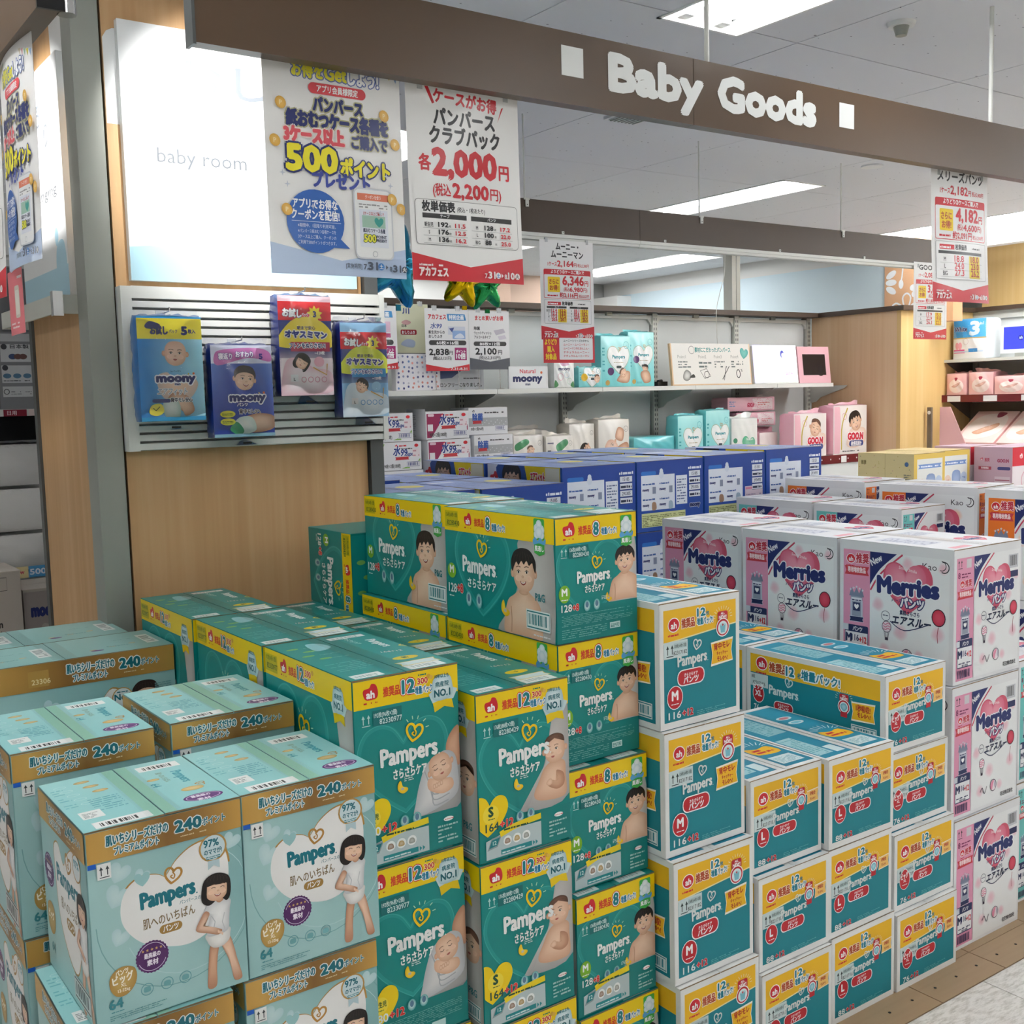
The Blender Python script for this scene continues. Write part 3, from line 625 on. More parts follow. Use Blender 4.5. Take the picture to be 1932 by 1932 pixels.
def premium_front(H):
    c = Cv(H); b = .195
    c.grid(0, 0, 1, H, 6, 8, lambda a, q: mix('#86b5b6', '#a6cdcc', .5 + .5*sin(a*3 + q*2)))
    c.ring(.55, .66, .52, .006, '#79a9ab', a0=180, a1=400); c.ring(.62, .62, .42, .005, '#b7d6d6', a0=200, a1=420)
    for x, y, k in ((.19, .98, .07), (.17, .83, .08), (.17, .56, .06), (.93, 1.0, .06), (.33, .92, .05)): c.heart(x, y, k, '#b4d3d6', '#c6dfe0', rot=-.5)
    pts = [(.475, .87), (.475, .872), (.42, .905), (.32, .915), (.23, .86), (.185, .75), (.2, .62), (.3, .49), (.45, .415), (.62, .385), (.77, .45), (.87, .62), (.9, .82), (.87, .97), (.77, 1.04), (.66, 1.03), (.56, .97), (.5, .90)]
    c.blob([(.53 + (x - .53)*1.035, .7 + (y - .7)*1.035) for x, y in pts], '#b98c46'); c.blob(pts, '#f1f0ee', '#f8f8f6')
    c.heart(.33, .9, .05, '#9cc9cb')
    pampers(c, .49, .71, .105, '#0e7686', .07, rot=.04, logo='#b8863c', w=.35)
    c.text('パンパースの', .56, .665, .022, '#5b8f96', .02, sx=.8); c.text('肌へのいちばん', .49, .575, .055, '#85724e', .02, al='c', w=.34, rot=.04)
    c.rrect(.42, .5, .15, .06, .03, '#a98443'); c.text('パンツ', .495, .513, .035, '#ffffff', .04, al='c', w=.1)
    seal(c, .365, .375, .108)
    c.ell(.80, .985, .095, None, '#bb9250'); c.ell(.80, .985, .083, None, '#cfe2e6'); c.text('97%', .79, .995, .05, '#0e6c7c', .05, al='c', sx=.9); c.text('のママが!', .8, .945, .03, '#0e6c7c', .04, al='c', sx=.7); c.micro(.75, .91, .1, .025, 2, '#3c8a95', 3)
    c.poly([(.76, .90), (.84, .90), (.84, .84), (.8, .865), (.76, .84)], '#b9d0d6')
    c.blob([(.09, .25), (.1, .33), (.17, .37), (.25, .34), (.255, .25), (.2, .185), (.13, .185)], '#b18b45', '#c9a75f')
    c.text('パンツ', .17, .32, .03, '#fff8e6', .05, al='c', sx=.7, rot=.12); c.text('ビッグ', .175, .27, .045, '#fff8e6', .06, al='c', sx=.75, rot=.1); c.text('XL', .175, .24, .022, '#fff8e6', .03, al='c'); c.text('12-22kg', .175, .208, .02, '#fff8e6', .03, al='c', sx=.9)
    c.text('64', .08, .11, .065, '#3a8992', .05, sx=1.0); c.micro(.09, .085, .08, .015, 1, '#4f9199', 3)
    for x in (.32, .45, .57): c.ring(x, .17, .038, .005, '#5f9ca3'); c.blob([(x - .02, .155), (x + .02, .155), (x + .018, .185), (x - .018, .185)], '#6fa9ae')
    c.micro(.08, .035, .36, .04, 3, '#5c9499', 8, .45)
    girl(c, .81, .80, .76)
    gold_band(c, H, b); gold_text(c, .12, H - b, b, W=.78)
    c.rect(0, H - b - .032, .05, .032, '#1e63c8'); c.rect(.055, H - b - .11, .085, .1, '#eef0ee'); arrows(c, .08, H - b - .1, .07, '#3a4246')
    return c
def premium_side(H):
    c = Cv(H); b = H*.155
    c.grid(0, 0, 1, H, 6, 8, lambda a, q: mix('#86b5b6', '#a6cdcc', .5 + .5*sin(a*3 + q*2)))
    pts = [(.3, .72), (.34, .45), (.5, .25), (.68, .2), (.8, .4), (.86, .62), (.84, .85), (.72, .95), (.58, .88), (.5, .8), (.4, .9), (.3, .86)]
    c.blob([(.55 + (x - .55)*1.03, .6 + (y - .6)*1.03) for x, y in pts], '#b98c46'); c.blob(pts, '#efece8', '#f7f5f2')
    pampers(c, .57, .66, .115, '#0e7686', .06, logo='#b8863c'); c.text('肌へのいちばん', .6, .52, .055, '#85724e', .02, al='c', sx=.75)
    c.rrect(.5, .42, .18, .07, .035, '#a98443'); c.text('パンツ', .59, .435, .04, '#ffffff', .04, al='c')
    seal(c, .15, .66, .11); c.ell(.8, .88, .085, None, '#bb9250'); c.ell(.8, .88, .075, None, '#dfe6e6'); c.text('97%', .8, .88, .045, '#4d98a4', .05, al='c')
    c.blob([(.05, .3), (.06, .42), (.15, .45), (.22, .4), (.2, .28), (.12, .24)], '#b18b45', '#c9a75f'); c.text('ビッグ', .13, .34, .045, '#fff8e6', .05, al='c', sx=.7)
    c.text('64', .1, .13, .06, '#3a8992', .05)
    girl(c, .86, .74, .72)
    barcode(c, .6, .04, .34, .14, '#cfd2d0', '#23272a', '#23272a')
    gold_band(c, H, b); gold_text(c, .2, H - b, b, W=.74)
    return c
def premium_wide(H):
    c = Cv(H); b = H*.19
    c.grid(0, 0, 1, H, 8, 6, lambda a, q: mix('#86b5b6', '#a6cdcc', .5 + .5*sin(a*5 + q*2)))
    pts = [(.42, .32), (.44, .16), (.6, .08), (.75, .12), (.8, .3), (.78, .42), (.7, .48), (.64, .42), (.6, .4), (.5, .44)]
    c.blob([(.6 + (x - .6)*1.03, .3 + (y - .3)*1.04) for x, y in pts], '#b98c46'); c.blob(pts, '#efece8', '#f7f5f2')
    for x, y, k in ((.42, .44, .035), (.46, .42, .03)): c.heart(x, y, k, '#b4d3d6', rot=-.5)
    pampers(c, .6, .24, .06, '#0e7686', .06, logo='#b8863c'); seal(c, .4, .38, .062)
    head(c, .855, .42, .062, 'side', 0, 'open', 'smile', look=-.1); c.ell(.745, .43, .05, None, '#bb9250'); c.ell(.745, .43, .045, None, '#dfe6e6'); c.text('No.1', .745, .42, .03, '#0e6c7c', .05, al='c'); c.micro(.72, .455, .05, .012, 1, '#0e6c7c', 3)
    c.micro(.9, .45, .08, .03, 3, '#6fa3a8', 3)
    gold_band(c, H, b); gold_text(c, .5, H - b, b, W=.43); c.rect(.33, H - b*.85, .09, b*.6, '#b08c46'); c.text('23306', .345, H - b*.75, .024, '#e8dcae', .02)
    return c
def premium_top(H, right):
    c = Cv(H); c.rect(0, 0, 1, H, '#8fc9c9', '#9fd3d3')
    if right:
        c.rect(0, 0, .16, H, '#96cdb9')
        c.rect(.25, H*.82, .6, .24, '#f1f3f1'); c.at(.25, H*.82); c.bars(.08, .05, .44, .13, '#2c2c2c'); c.at()
        c.at(.62, H*.72, 1, rot=-pi/2); c.text('Pampers', 0, 0, .15, '#3d98a8', .05, sx=.8); heartlogo(c, .75, .16, .07, '#b8863c'); c.text('肌へのいちばん', -.05, -.2, .07, '#8aa594', .03, sx=.7); c.text('64', .4, -.42, .12, '#3d98a8', .04); c.at()
        for x, y, a in ((.3, H*.62, .09), (.62, H*.32, .16)): c.ell(x, y, a, a*.55, '#c2a35f', '#d9c089', n=16)
        c.ell(.62, H*.14, .27, .15, '#65337a'); c.ring(.62, H*.14, .23, .012, '#d9cbe2', ry=.12); c.text('最高級の', .6, H*.145, .07, '#f3eaf5', .04, al='c', sx=.7); c.text('素材', .6, H*.08, .075, '#f3eaf5', .04, al='c', sx=.9)
    else:
        c.rect(.84, 0, .16, H, '#96cdb9')
        for k in range(5): c.ring(.2 + .035*k, H*(.86 - .095*k), .08, .01, '#bfe0dc', ry=.045)
        for k in range(3): c.ell(.5 + .06*k, H*(.88 - .11*k), .11, .055, '#bd9a56', '#d9c089', n=16)
        c.micro(.05, H*.45, .16, H*.4, 9, '#6cb3ba', 4, .4); c.micro(.36, H*.3, .4, H*.25, 7, '#5da5b0', 7, .45)
        c.rect(.12, H*.2, .28, .3, '#e6e9e6'); c.micro(.15, H*.22, .2, .2, 5, '#7d8586', 3)
        c.rect(.16, .03, .72, .24, '#f1f3f1'); c.at(.16, .03); c.bars(.08, .05, .5, .13, '#2c2c2c'); c.at()
    return c
def premium_wide_top(H, back):
    c = Cv(H); c.rect(0, 0, 1, H, '#8fbfbc', '#9cc9c6')
    for k in range(3): c.ell(.3 + .2*k, H*(.25 + .06*k), .035, .018, '#c2a35f', '#dcc79a', n=14)
    pampers(c, .55, H*.3, .05, '#6ba4a4', .04); c.micro(.55, H*.62, .2, .02, 1, '#4f8f93', 4)
    c.rect(.82, H*.25, .12, H*.5, '#e9edea'); c.micro(.835, H*.32, .085, H*.36, 6, '#8a9191', 5, .7)
    c.ell(.33, H*.2, .06, .03, '#65337a')
    return c
# ---- white bordered teal trouser cartons
PT, PW, PR = '#0a8391', '#e9eae8', '#c3202c'
def medallion(c, x, y, s, cup=True):
    for k in range(12):
        t = pi*k/11; c.stroke([(x + .62*s*cos(t), y + .55*s + .5*s*sin(t)), (x + .8*s*cos(t), y + .55*s + .68*s*sin(t))], .03*s, '#f3f1dc')
    c.rrect(x - .42*s, y + .3*s, .84*s, .62*s, .15*s, PR); c.text('ALL', x, y + .72*s, .14*s, '#ffffff', .05, al='c'); c.text('NEW!', x, y + .48*s, .19*s, '#ffffff', .06, al='c', sx=.95)
    c.ell(x, y - .05*s, .56*s, .56*s, '#ffffff'); c.ell(x, y - .05*s, .5*s, .5*s, PR); c.ell(x, y - .07*s, .4*s, .4*s, '#e8f3f5')
    if cup: c.poly([(x - .24*s, y + .12*s), (x - .17*s, y - .36*s), (x + .17*s, y - .36*s), (x + .24*s, y + .12*s)], '#7fc4d4'); c.ell(x, y + .12*s, .24*s, .07*s, '#bfe3ea'); c.text('+', x, y, .2*s, PR, .08, al='c')
    else: c.blob([(x - .3*s, y - .1*s), (x, y - .4*s), (x + .3*s, y - .1*s), (x + .15*s, y + .2*s), (x - .2*s, y + .15*s)], '#5fb5c8', '#b5dfe8'); c.rect(x - .3*s, y - .85*s, .6*s, .4*s, PR)
def trouser_common(c, H, code, size, cnt, border=.045, band=.235, cup=True):
    c.rect(0, 0, 1, H, PW); y1 = H - border*1.3; c.rect(border, border*1.3, 1 - 2*border, y1 - border*1.3, PT)
    yb = y1 - band; c.up(); c._a([(border, yb - .06), (1 - border, yb + .015), (1 - border, y1), (border, y1)], [(0, 1, 2, 3)], '#f0bb1d')
    c.stroke([(border, yb - .06), (.5, yb - .022), (1 - border, yb + .015)], .012, '#f6e7b0')
    ah_line(c, .17, yb + .09, .1); c.text('推奨品', .265, yb + .06, .065, '#b5451a', .06, ('#fbf3d8', .14), w=.16)
    c.text('12', .46, yb + .135, .07, '#0c7f93', .07, ('#ffffff', .2), w=.1); c.text('枚', .57, yb + .135, .03, '#0c7f93', .04); c.text('増量パック!', .455, yb + .06, .05, '#0c7f93', .05, ('#ffffff', .2), w=.2)
    c.rect(border, yb - .2, .29, .15, '#cfdfdf'); arrows(c, border + .045, yb - .185, .1, '#2b3a3c'); c.rect(border + .12, yb - .12, .16, .05, '#b8ced0')
    c.text(code[0], border + .125, yb - .11, .026, '#333a3c', .01, w=.15); c.text(code[1], border + .115, yb - .175, .036, '#333a3c', .01, w=.165)
    if cup: medallion(c, .78, yb + .0, .155); ribbon(c, .64, yb - .33, .25, .2, '#f0bb1d', '#f7efe0'); c.text('背中モレ', .765, yb - .2, .05, '#b5281c', .05, al='c', sx=.75, rot=.05); c.text('キャッチャー', .77, yb - .255, .03, '#b5281c', .04, al='c', sx=.6); c.text('モレ0へ!', .77, yb - .31, .038, '#b5281c', .05, al='c', sx=.7)
    else: medallion(c, .7, yb - .03, .125, False); ribbon(c, .79, yb - .09, .15, .12, '#f2c46a', '#f7e7cf'); c.text('1秒吸収!', .865, yb - .02, .03, '#b5281c', .04, al='c', sx=.55); c.text('モレ0へ!', .865, yb - .07, .025, '#b5281c', .04, al='c', sx=.6)
    yp = H*.49 if H > 1 else H*.5; px = .37 if H > 1 else .46
    pampers(c, px + .02, yp, .1 if H > 1 else .08, '#dfe6e4', .05, rot=.03, w=.36 if H > 1 else .36); heartlogo(c, px + .08, yp + (.165 if H > 1 else .13), .048 if H > 1 else .038, '#dfe6e4')
    q = .13 if H > 1 else .1
    c.rrect(px - .17, yp - .19 if H > 1 else yp - .155, .34, q*1.15, q*.5, '#ffffff'); c.rrect(px - .16, (yp - .18 if H > 1 else yp - .147), .32, q, q*.45, PR)
    c.text('さらさらケア', px, (yp - .105 if H > 1 else yp - .088), q*.2, '#ffffff', .04, al='c', sx=.8); c.text('パンツ', px, (yp - .165 if H > 1 else yp - .138), q*.38, '#ffffff', .06, al='c', sx=.95)
    k = .09 if H > 1 else .08; cx, cy = border + .035 + k, H*.235 + .01 if H > 1 else H*.37
    if size != 'ビッグ':
        c.ell(cx, cy, k*1.08, k*1.2, '#ffffff'); c.ell(cx, cy, k, k*1.12, PR); c.text(size, cx, cy - k*.25, k*.95, '#ffffff', .06, al='c', sx=.95); c.micro(cx - k*.5, cy - k*.7, k, k*.2, 1, '#ffffff', 3)
    else:
        c.blob([(cx - k, cy + k*.6), (cx, cy + k*1.6), (cx + k, cy + k*.6), (cx + k*.9, cy - k*.6), (cx, cy - k*1.15), (cx - k*.9, cy - k*.6)], '#ffffff'); c.blob([(cx - k*.92, cy + k*.6), (cx, cy + k*1.48), (cx + k*.92, cy + k*.6), (cx + k*.82, cy - k*.6), (cx, cy - k*1.06), (cx - k*.82, cy - k*.6)], PR)
        c.text('ビッグ', cx, cy + k*.35, k*.6, '#ffffff', .06, al='c', sx=.62, rot=.1); c.text('XL', cx, cy - k*.15, k*.35, '#ffffff', .03, al='c'); c.micro(cx - k*.5, cy - k*.55, k, k*.2, 1, '#ffffff', 3)
    yq = .085 if H > 1 else .07; hq = .065 if H > 1 else .055
    c.text(cnt, border + .045, yq, hq, '#e8efee', .03, w=.15 if len(cnt) > 2 else .1); c.text('+12', border + (.215 if len(cnt) > 2 else .165), yq + .003, hq*.95, PR, .07, ('#f0dada', .12), w=.13)
    c.micro(.44, .07, .36, .05, 3, '#5fb0b8', 6, .45)
def trouser_end(H, size, cnt, code, cup):
    c = Cv(H); trouser_common(c, H, code, size, cnt, cup=cup); return c
def trouser_side(H, size, cnt, code):
    c = Cv(H); bd = .03; c.rect(0, 0, 1, H, PW); c.rect(bd, bd, 1 - 2*bd, H - 2*bd, PT)
    yb = H - bd - .115; c.rect(bd, yb, 1 - 2*bd, .115, '#f0bb1d')
    ah_line(c, .12, yb + .06, .065); c.text('推奨品', .18, yb + .03, .045, '#b5451a', .06, ('#fbf3d8', .14), sx=.8); c.text('12', .31, yb + .025, .055, '#0c7f93', .07, ('#ffffff', .2)); c.text('枚', .395, yb + .025, .025, '#0c7f93', .04)
    c.text('増量パック!', .425, yb + .025, .045, '#0c7f93', .05, ('#ffffff', .2), sx=.85)
    c.rect(bd, yb - .085, .14, .08, '#cfdfdf'); c.text(code[0], bd + .01, yb - .035, .02, '#333a3c', .01, sx=.5); c.text(code[1], bd + .02, yb - .075, .024, '#333a3c', .01, sx=.75)
    cy = H*.38
    c.ell(.095, cy, .046, .058, '#ffffff'); c.ell(.095, cy, .042, .053, PR); c.text(size if size != 'ビッグ' else 'XL', .095, cy - .015, .035, '#ffffff', .05, al='c', sx=.9)
    if size == 'ビッグ': c.text('ビッグ', .095, cy + .03, .03, '#ffffff', .05, al='c', sx=.7)
    pampers(c, .29, H*.42, .055, '#dfe6e4', .05); heartlogo(c, .33, H*.42 + .09, .028, '#dfe6e4')
    c.rrect(.215, H*.2, .15, .062, .03, '#ffffff'); c.rrect(.22, H*.2 + .005, .14, .052, .025, PR); c.text('さらさらケア', .29, H*.2 + .034, .013, '#ffffff', .03, al='c', sx=.8); c.text('パンツ', .29, H*.2 + .01, .02, '#ffffff', .05, al='c')
    medallion(c, .73, H*.5, .075, False); ribbon(c, .79, H*.36, .14, .1, '#f0bb1d', '#f7efe0'); c.text('1秒吸収!', .86, H*.36 + .055, .03, '#b5281c', .05, al='c', sx=.65); c.text('モレ0へ!', .865, H*.36 + .02, .025, '#b5281c', .05, al='c', sx=.7)
    barcode(c, .78, .05, .17, .08, '#dfe9e9', PT, PT); c.text(cnt, .06, .06, .04, '#e8efee', .03, sx=.8)
    return c
def trouser_top(H, right):
    c = Cv(H); c.rect(0, 0, 1, H, PW); x0, x1 = (.12, .95) if right else (.05, .88)
    c.rect(x0, .12, x1 - x0, H - .24, '#1183a0', '#2590aa')
    if right:
        c.blob([(x0 + .1, .9), (x0 + .7, .85), (x0 + .68, 1.25), (x0 + .35, 1.2), (x0 + .08, 1.3)], '#f0bb1d', n=3); c.micro(x0 + .15, .95, .5, .25, 2, PR, 5, .7)
        for k in range(9): t = pi*(.05 + .1*k); c.stroke([(x0 + .4 + .25*cos(t), 1.3 + .15*sin(t)), (x0 + .4 + .42*cos(t), 1.3 + .35*sin(t))], .02, '#e9f3f3')
        c.rect(x0 + .08, .25, .62, .42, '#cfe2e4'); c.micro(x0 + .14, .3, .5, .3, 6, '#7fb0b8', 2, .6)
        for k in range(2): c.ell(x0 + .35, H*.62 + .35*k, .22, .11, '#cfe2e4', n=16); c.ell(x0 + .35, H*.62 + .35*k, .15, .07, '#c97a80' if k else '#7fc4d4', n=14)
    else:
        c.rect(x0 + .04, .3, .42, H*.34, '#9fcbd1'); c.micro(x0 + .07, .34, .36, H*.31, 14, '#5da5b0', 4, .5)
        c.rect(x0 + .2, H*.52, .55, H*.36, '#8fc2ca'); c.micro(x0 + .24, H*.54, .48, H*.32, 14, '#4f9fae', 7, .5)
        c.rect(x0 + .52, .25, .25, .4, '#cfe2e4')
    return c
# ---- white cartons with a pink heart
def heart_carton(H, tone, end=False, bigtop=True):
    c = Cv(H); c.rect(0, 0, 1, H, '#e9eaec'); lw = .285; x0 = .035; top = H - .07
    c.rect(x0, .03, lw - x0, top - .03, tone)
    m = (x0 + lw)/2
    if end: arrows(c, x0 + .03, top - .09, .07, '#3b2b33'); c.rect(x0 + .14, top - .09, .07, .075, '#d8d3d6'); c.text('8', x0 + .02, top - .17, .05, '#7b1f52', .05); c.micro(x0 + .07, top - .17, .13, .05, 2, '#7b1f52', 3)
    dy = -.15 if end else 0
    s = .8 if end else 1
    yy = top - .075 + dy
    ah_line(c, m - .055*s, yy, .06*s); c.text('推奨', m - .005*s, yy - .02, .06*s, '#c3263c', .05, ('#fbe9ee', .12), sx=.72)
    ribbon(c, x0 + .02, yy - .125, lw - x0 - .04, .075, '#cf3a45', None); c.text('専用増枚数品', m, yy - .1, .034, '#fde6e8', .05, al='c', sx=.6)
    # crest
    cy = H*.5 - (.05 if end else 0)
    c.poly([(m - .055, cy - .1), (m + .055, cy - .1), (m + .055, cy + .06), (m - .055, cy + .06)], '#98a0b3')
    c.poly([(m - .07, cy + .06)] + [(m - .07 + .0233*i, cy + (.13 if i % 2 else .085)) for i in range(1, 6)] + [(m + .07, cy + .06)], '#7d869e')
    for k in range(5): c.star(m - .056 + .028*k, cy + .135 - abs(k - 2)*.012, .013, '#dfe3ea')
    c.rect(m - .05, cy + .02, .1, .03, '#dde1e9'); c.micro(m - .045, cy + .025, .09, .02, 1, '#1f2b5b', 3)
    c.rect(m - .033, cy - .055, .066, .066, '#1f2b5b'); c.heart(m, cy - .02, .022, '#ffffff')
    for k in (-1, 1): c.rect(m + k*.05 - .008, cy - .1, .016, .13, '#c5cad6')
    ribbon(c, m - .06, cy - .14, .12, .04, '#1f2b5b', '#dde1e9')
    # size box
    c.rrect(x0 + .015, H*.12, lw - x0 - .03, H*.21, .012, '#1f2b5b'); c.rect(x0 + .021, H*.12 + .008, lw - x0 - .042, H*.145, '#eef0f3')
    c.text('パンツ', m + .01, H*.285, .03, '#eef0f3', .05, al='c', sx=.75); c.rect(x0 + .0, H*.28, .05, .05, '#d9dde4')
    c.text('M', x0 + .028, H*.195, .065, '#1f2b5b', .07, w=.05); c.text('116', x0 + .083, H*.205, .05, '#1f2b5b', .03, w=.065); c.text('+12', x0 + .153, H*.195, .05, '#d5343c', .06, w=.065); c.micro(x0 + .035, H*.15, .17, .02, 1, '#1f2b5b', 6); c.text('男女共用', m, H*.125, .02, '#1f2b5b', .04, al='c', sx=.8)
    if end: c.bars(x0 + .02, .05, lw - x0 - .06, .07, '#3a3560')
    # right field
    c.rect(lw, .03, 1 - lw - .03, top - .03, '#f0f2f3')
    c.up(); N = [(lw, top), (lw, top - .26)] + catmull([(lw, top - .26), (lw + .09, top - .13), (lw + .24, top)], 6, False)[1:]
    c.poly(N, '#1f2b6b'); c.stroke(catmull([(lw + .005, top - .3), (lw + .1, top - .16), (lw + .29, top)], 6, False), .014, '#c8405c')
    c.text('New', lw + .02, top - .11, .055, '#f2f2f5', .04, rot=.5, sx=.75)
    bl = {'#e39ab8': '#eec3d0', '#ef7a24': '#f6bfa0', '#6fc7c4': '#bfe5e2'}.get(tone, '#eec3d0')
    for x, y, r in ((.62, .86, .055), (.8, .69, .065), (.36, .52, .06), (.88, .36, .065), (.56, .33, .07), (.42, .17, .06), (.72, .17, .05), (.3 + .62, .85, .05)):
        if y < H - .12: c.blob([(x - r, y), (x - r*.4, y + r), (x + r*.6, y + r*.8), (x + r, y - r*.2), (x + r*.2, y - r), (x - r*.8, y - r*.6)], '#f0f2f3', bl)
    if end: c.rect(.8, top - .16, .15, .12, '#c9ccd2'); c.bars(.82, top - .14, .11, .09, '#333'); c.rect(.8, top - .24, .15, .055, '#1f2b5b')
    else: c.text('Kao', .745, top - .09, .05, '#2c2c34', .0, w=.12); c.ring(.925, top - .06, .04, .008, '#2c2c34', a0=-120, a1=110); c.ring(.905, top - .05, .035, .006, '#2c2c34', a0=-110, a1=90)
    hx, hy = .62, H*(.69 if tone != '#ef7a24' else .6)
    c.heart(hx, hy, .215, '#d2566f', '#e36a86'); c.heart(hx - .02, hy + .02, .18, '#dd6c86', '#f0a3b4')
    c.text('Smile Smile', hx, hy + .12, .025, '#f8e3e8', .02, al='c', rot=-.15)
    c.text('Merries', hx, hy - .06, .125, '#1f2b6b', .09, ('#f5f6f8', .17), al='c', w=.52, rot=.02)
    c.text('メリーズ', hx - .14, hy - .125, .022, '#1f2b6b', .03, sx=.7); c.text('パンツ', hx + .04, hy - .155, .062, '#f3f3f5', .07, [('#1f2b6b', .2)], al='c', w=.2)
    c.ring(hx - .19, hy - .245, .038, .004, '#444b66'); c.micro(hx - .215, hy - .26, .05, .03, 2, '#444b66', 3)
    c.text('素肌さらさら', hx + .02, hy - .215, .028, '#1f2b5b', .04, al='c', sx=.75); c.text('エアスルー', hx + .03, hy - .29, .055, '#1f2b4b', .06, al='c', sx=.9, skew=.2)
    c.stroke(catmull([(hx - .15, hy - .28), (hx - .02, hy - .335), (hx + .19, hy - .26)], 5, False), .007, '#1f2b5b')
    # balloon and toys (the figure holding the string is left off)
    c.ell(.885, H*.49, .058, .066, '#1f1a2b', n=20); c.ell(.885, H*.49, .051, .059, '#c8304c', '#dd5068', n=20); c.stroke(catmull([(.885, H*.42), (.875, H*.36), (.88, H*.3)], 4, False), .005, '#a32a44')
    x, y = .44, H*.36
    c.ell(x, y, .042, .046, '#3a2f45', n=18); c.ell(x, y, .037, .041, '#f3e6ec', n=18)
    for k in (-1, 0, 1): c.stroke(catmull([(x - .03, y + .02*k + .005), (x - .01, y + .02*k - .005), (x + .01, y + .02*k + .008), (x + .032, y + .02*k)], 3, False), .009, '#e391ac')
    for k in (-.022, -.008, .008, .022): c.stroke([(x + k, y - .04), (x + k*.6, y - .085)], .004, '#3a2f45')
    c.rect(x - .014, y - .105, .028, .022, '#3a2f45')
    x, y = .62, H*.16
    c.ell(x, y, .05, .054, '#3a2f45', n=18); c.ell(x, y, .044, .048, '#f3e6ec', n=18); c.blob([(x - .03, y + .03), (x + .01, y + .045), (x - .005, y), (x - .02, y - .04), (x - .042, y - .01)], '#e391ac'); c.blob([(x + .02, y + .04), (x + .042, y + .01), (x + .03, y - .03), (x + .015, y)], '#b9b4c4')
    c.stroke(catmull([(.42, H*.14), (.45, H*.17), (.47, H*.14), (.49, H*.12), (.52, H*.17)], 4, False), .007, '#2c2740')
    if end: c.text('花王株式会社', .93, .06, .03, '#2c2c34', .03, al='r', sx=.8)
    return c
def heart_top(H, right):
    c = Cv(H); c.rect(0, 0, 1, H, '#e6e7ea')
    if right: c.at(.55, H*.2); c.heart(0, .2, .3, '#d2566f', '#e79cb0'); c.at(); c.text('Merries', .5, H*.2 + .1, .16, '#34407c', .1, ('#f5f6f8', .18), al='c', sx=.62); c.rect(.15, H*.66, .6, .5, '#d3d6de'); c.micro(.2, H*.68, .5, .42, 9, '#9aa0b4', 3, .5)
    else: c.rect(.2, H*.3, .5, H*.45, '#d0d3dd'); c.micro(.24, H*.32, .42, H*.4, 12, '#8f95ad', 5, .5); c.rect(.25, H*.84, .4, .14, '#b9bdca'); c.rect(.2, .1, .5, .16, '#e6a9b4')
    return c
# ---- blue cartons with printed information panels
BL, BLD = '#2c5fb6', '#1c3f8c'
def blue_info(H, code, pink=False):
    c = Cv(H); c.rect(0, 0, 1, H, '#2650a8', '#1e4398'); pw = .56 if pink else .5
    c.rect(.06, H*.3, pw, H*.5, '#e3e9f4'); c.ell(.36, H*.8, .035, .045, '#d8e0ee', n=14); c.ell(.36, H*.85, .026, .03, '#d8e0ee', n=12); c.rrect(.06, H*.8, .22, .045, .02, '#2f74c9')
    for k in range(2):
        for j in range(2):
            x, y = .08 + k*pw*.5, H*(.56 - .22*j); c.text('moony', x, y + .015, .03, '#1f2b6b', .08, sx=.8); c.micro(x, y + .08, .18, .025, 1, '#3a62a8', 3 + k, .8)
            c.rect(x + pw*.29, y - .02, .05, .075, '#8994ad') if j == 0 else c.blob([(x + pw*.28, y - .03), (x + pw*.4, y - .02), (x + pw*.38, y + .05), (x + pw*.28, y + .05)], '#a07f68' if k == 0 else '#9fb6c9')
    c.rect(.06 + pw + .02, H*.35, .17 if not pink else .0001, H*.42, '#e3e9f4'); 
    if not pink: c.micro(.06 + pw + .035, H*.38, .14, H*.36, 9, '#5a6c96', 7, .5)
    c.rect(.06, H*.06, .66, H*.2, '#cdd39a'); c.micro(.07, H*.07, .64, H*.17, 7, '#6a7040', 9, .55)
    if pink: c.rect(.66, H*.2, .3, H*.3, '#d9c9d6'); c.rect(.67, H*.45, .28, .025, '#d98aa8'); c.micro(.68, H*.24, .26, H*.16, 4, '#9a8fae', 2)
    x = .78
    c.rect(x - .01, H*.84, .2, .05, '#1e4398'); c.micro(x - .01, H*.85, .2, .035, 1, '#e3e9f4', 4, .9)
    for k, t in enumerate((code[0], '', code[1], '')):
        y = H*.74 - k*H*.1; c.rect(x, y, .175, H*.085, '#dfe4ee'); c.stroke([(x, y), (x + .175, y), (x + .175, y + H*.085), (x, y + H*.085)], .004, '#2c3350', True)
        if t: c.text(t, x + .0875, y + H*.02, H*.048, '#2c3350', .02, al='c', sx=.8)
        else: c.micro(x + .01, y + H*.02, .155, H*.045, 1, '#2c3350', 8, .8)
    c.text('moony', x + .09, H*.3, .05, '#16245c', .1, ('#dfe4ee', .18), al='c', sx=.8)
    return c
def blue_side(H):
    c = Cv(H); c.rect(0, 0, 1, H, '#2a5ab0'); c.rect(0, 0, .17, H, '#e8e8ee'); ah(c, .09, H*.78, .07, '#d2202f', '#ffffff', None); c.rect(.05, H*.6, .09, .045, '#d2202f')
    c.blob([(.15, H), (.2, H*.7), (.35, H*.5), (.5, H*.52), (.6, H*.7), (.64, H)], '#2450a4')
    head(c, .34, H*.78, .12, 'full', 0, 'open', 'smile'); c.poly([(.52, H), (.98, H), (.98, 0), (.62, 0), (.6, H*.5)], '#f3d500')
    c.text('エアフィット', .6, H*.8, .06, '#d9342b', .07, ('#ffffff', .16), w=.18); c.rect(.79, H*.6, .18, .22, '#f2ecd0'); c.text('15185', .8, H*.72, .04, '#333333', .02, sx=.8); c.micro(.8, H*.62, .15, .05, 1, '#333333', 3)
    c.text('moony', .4, H*.12, .16, '#16245c', .1, ('#ffffff', .16), al='c')
    return c
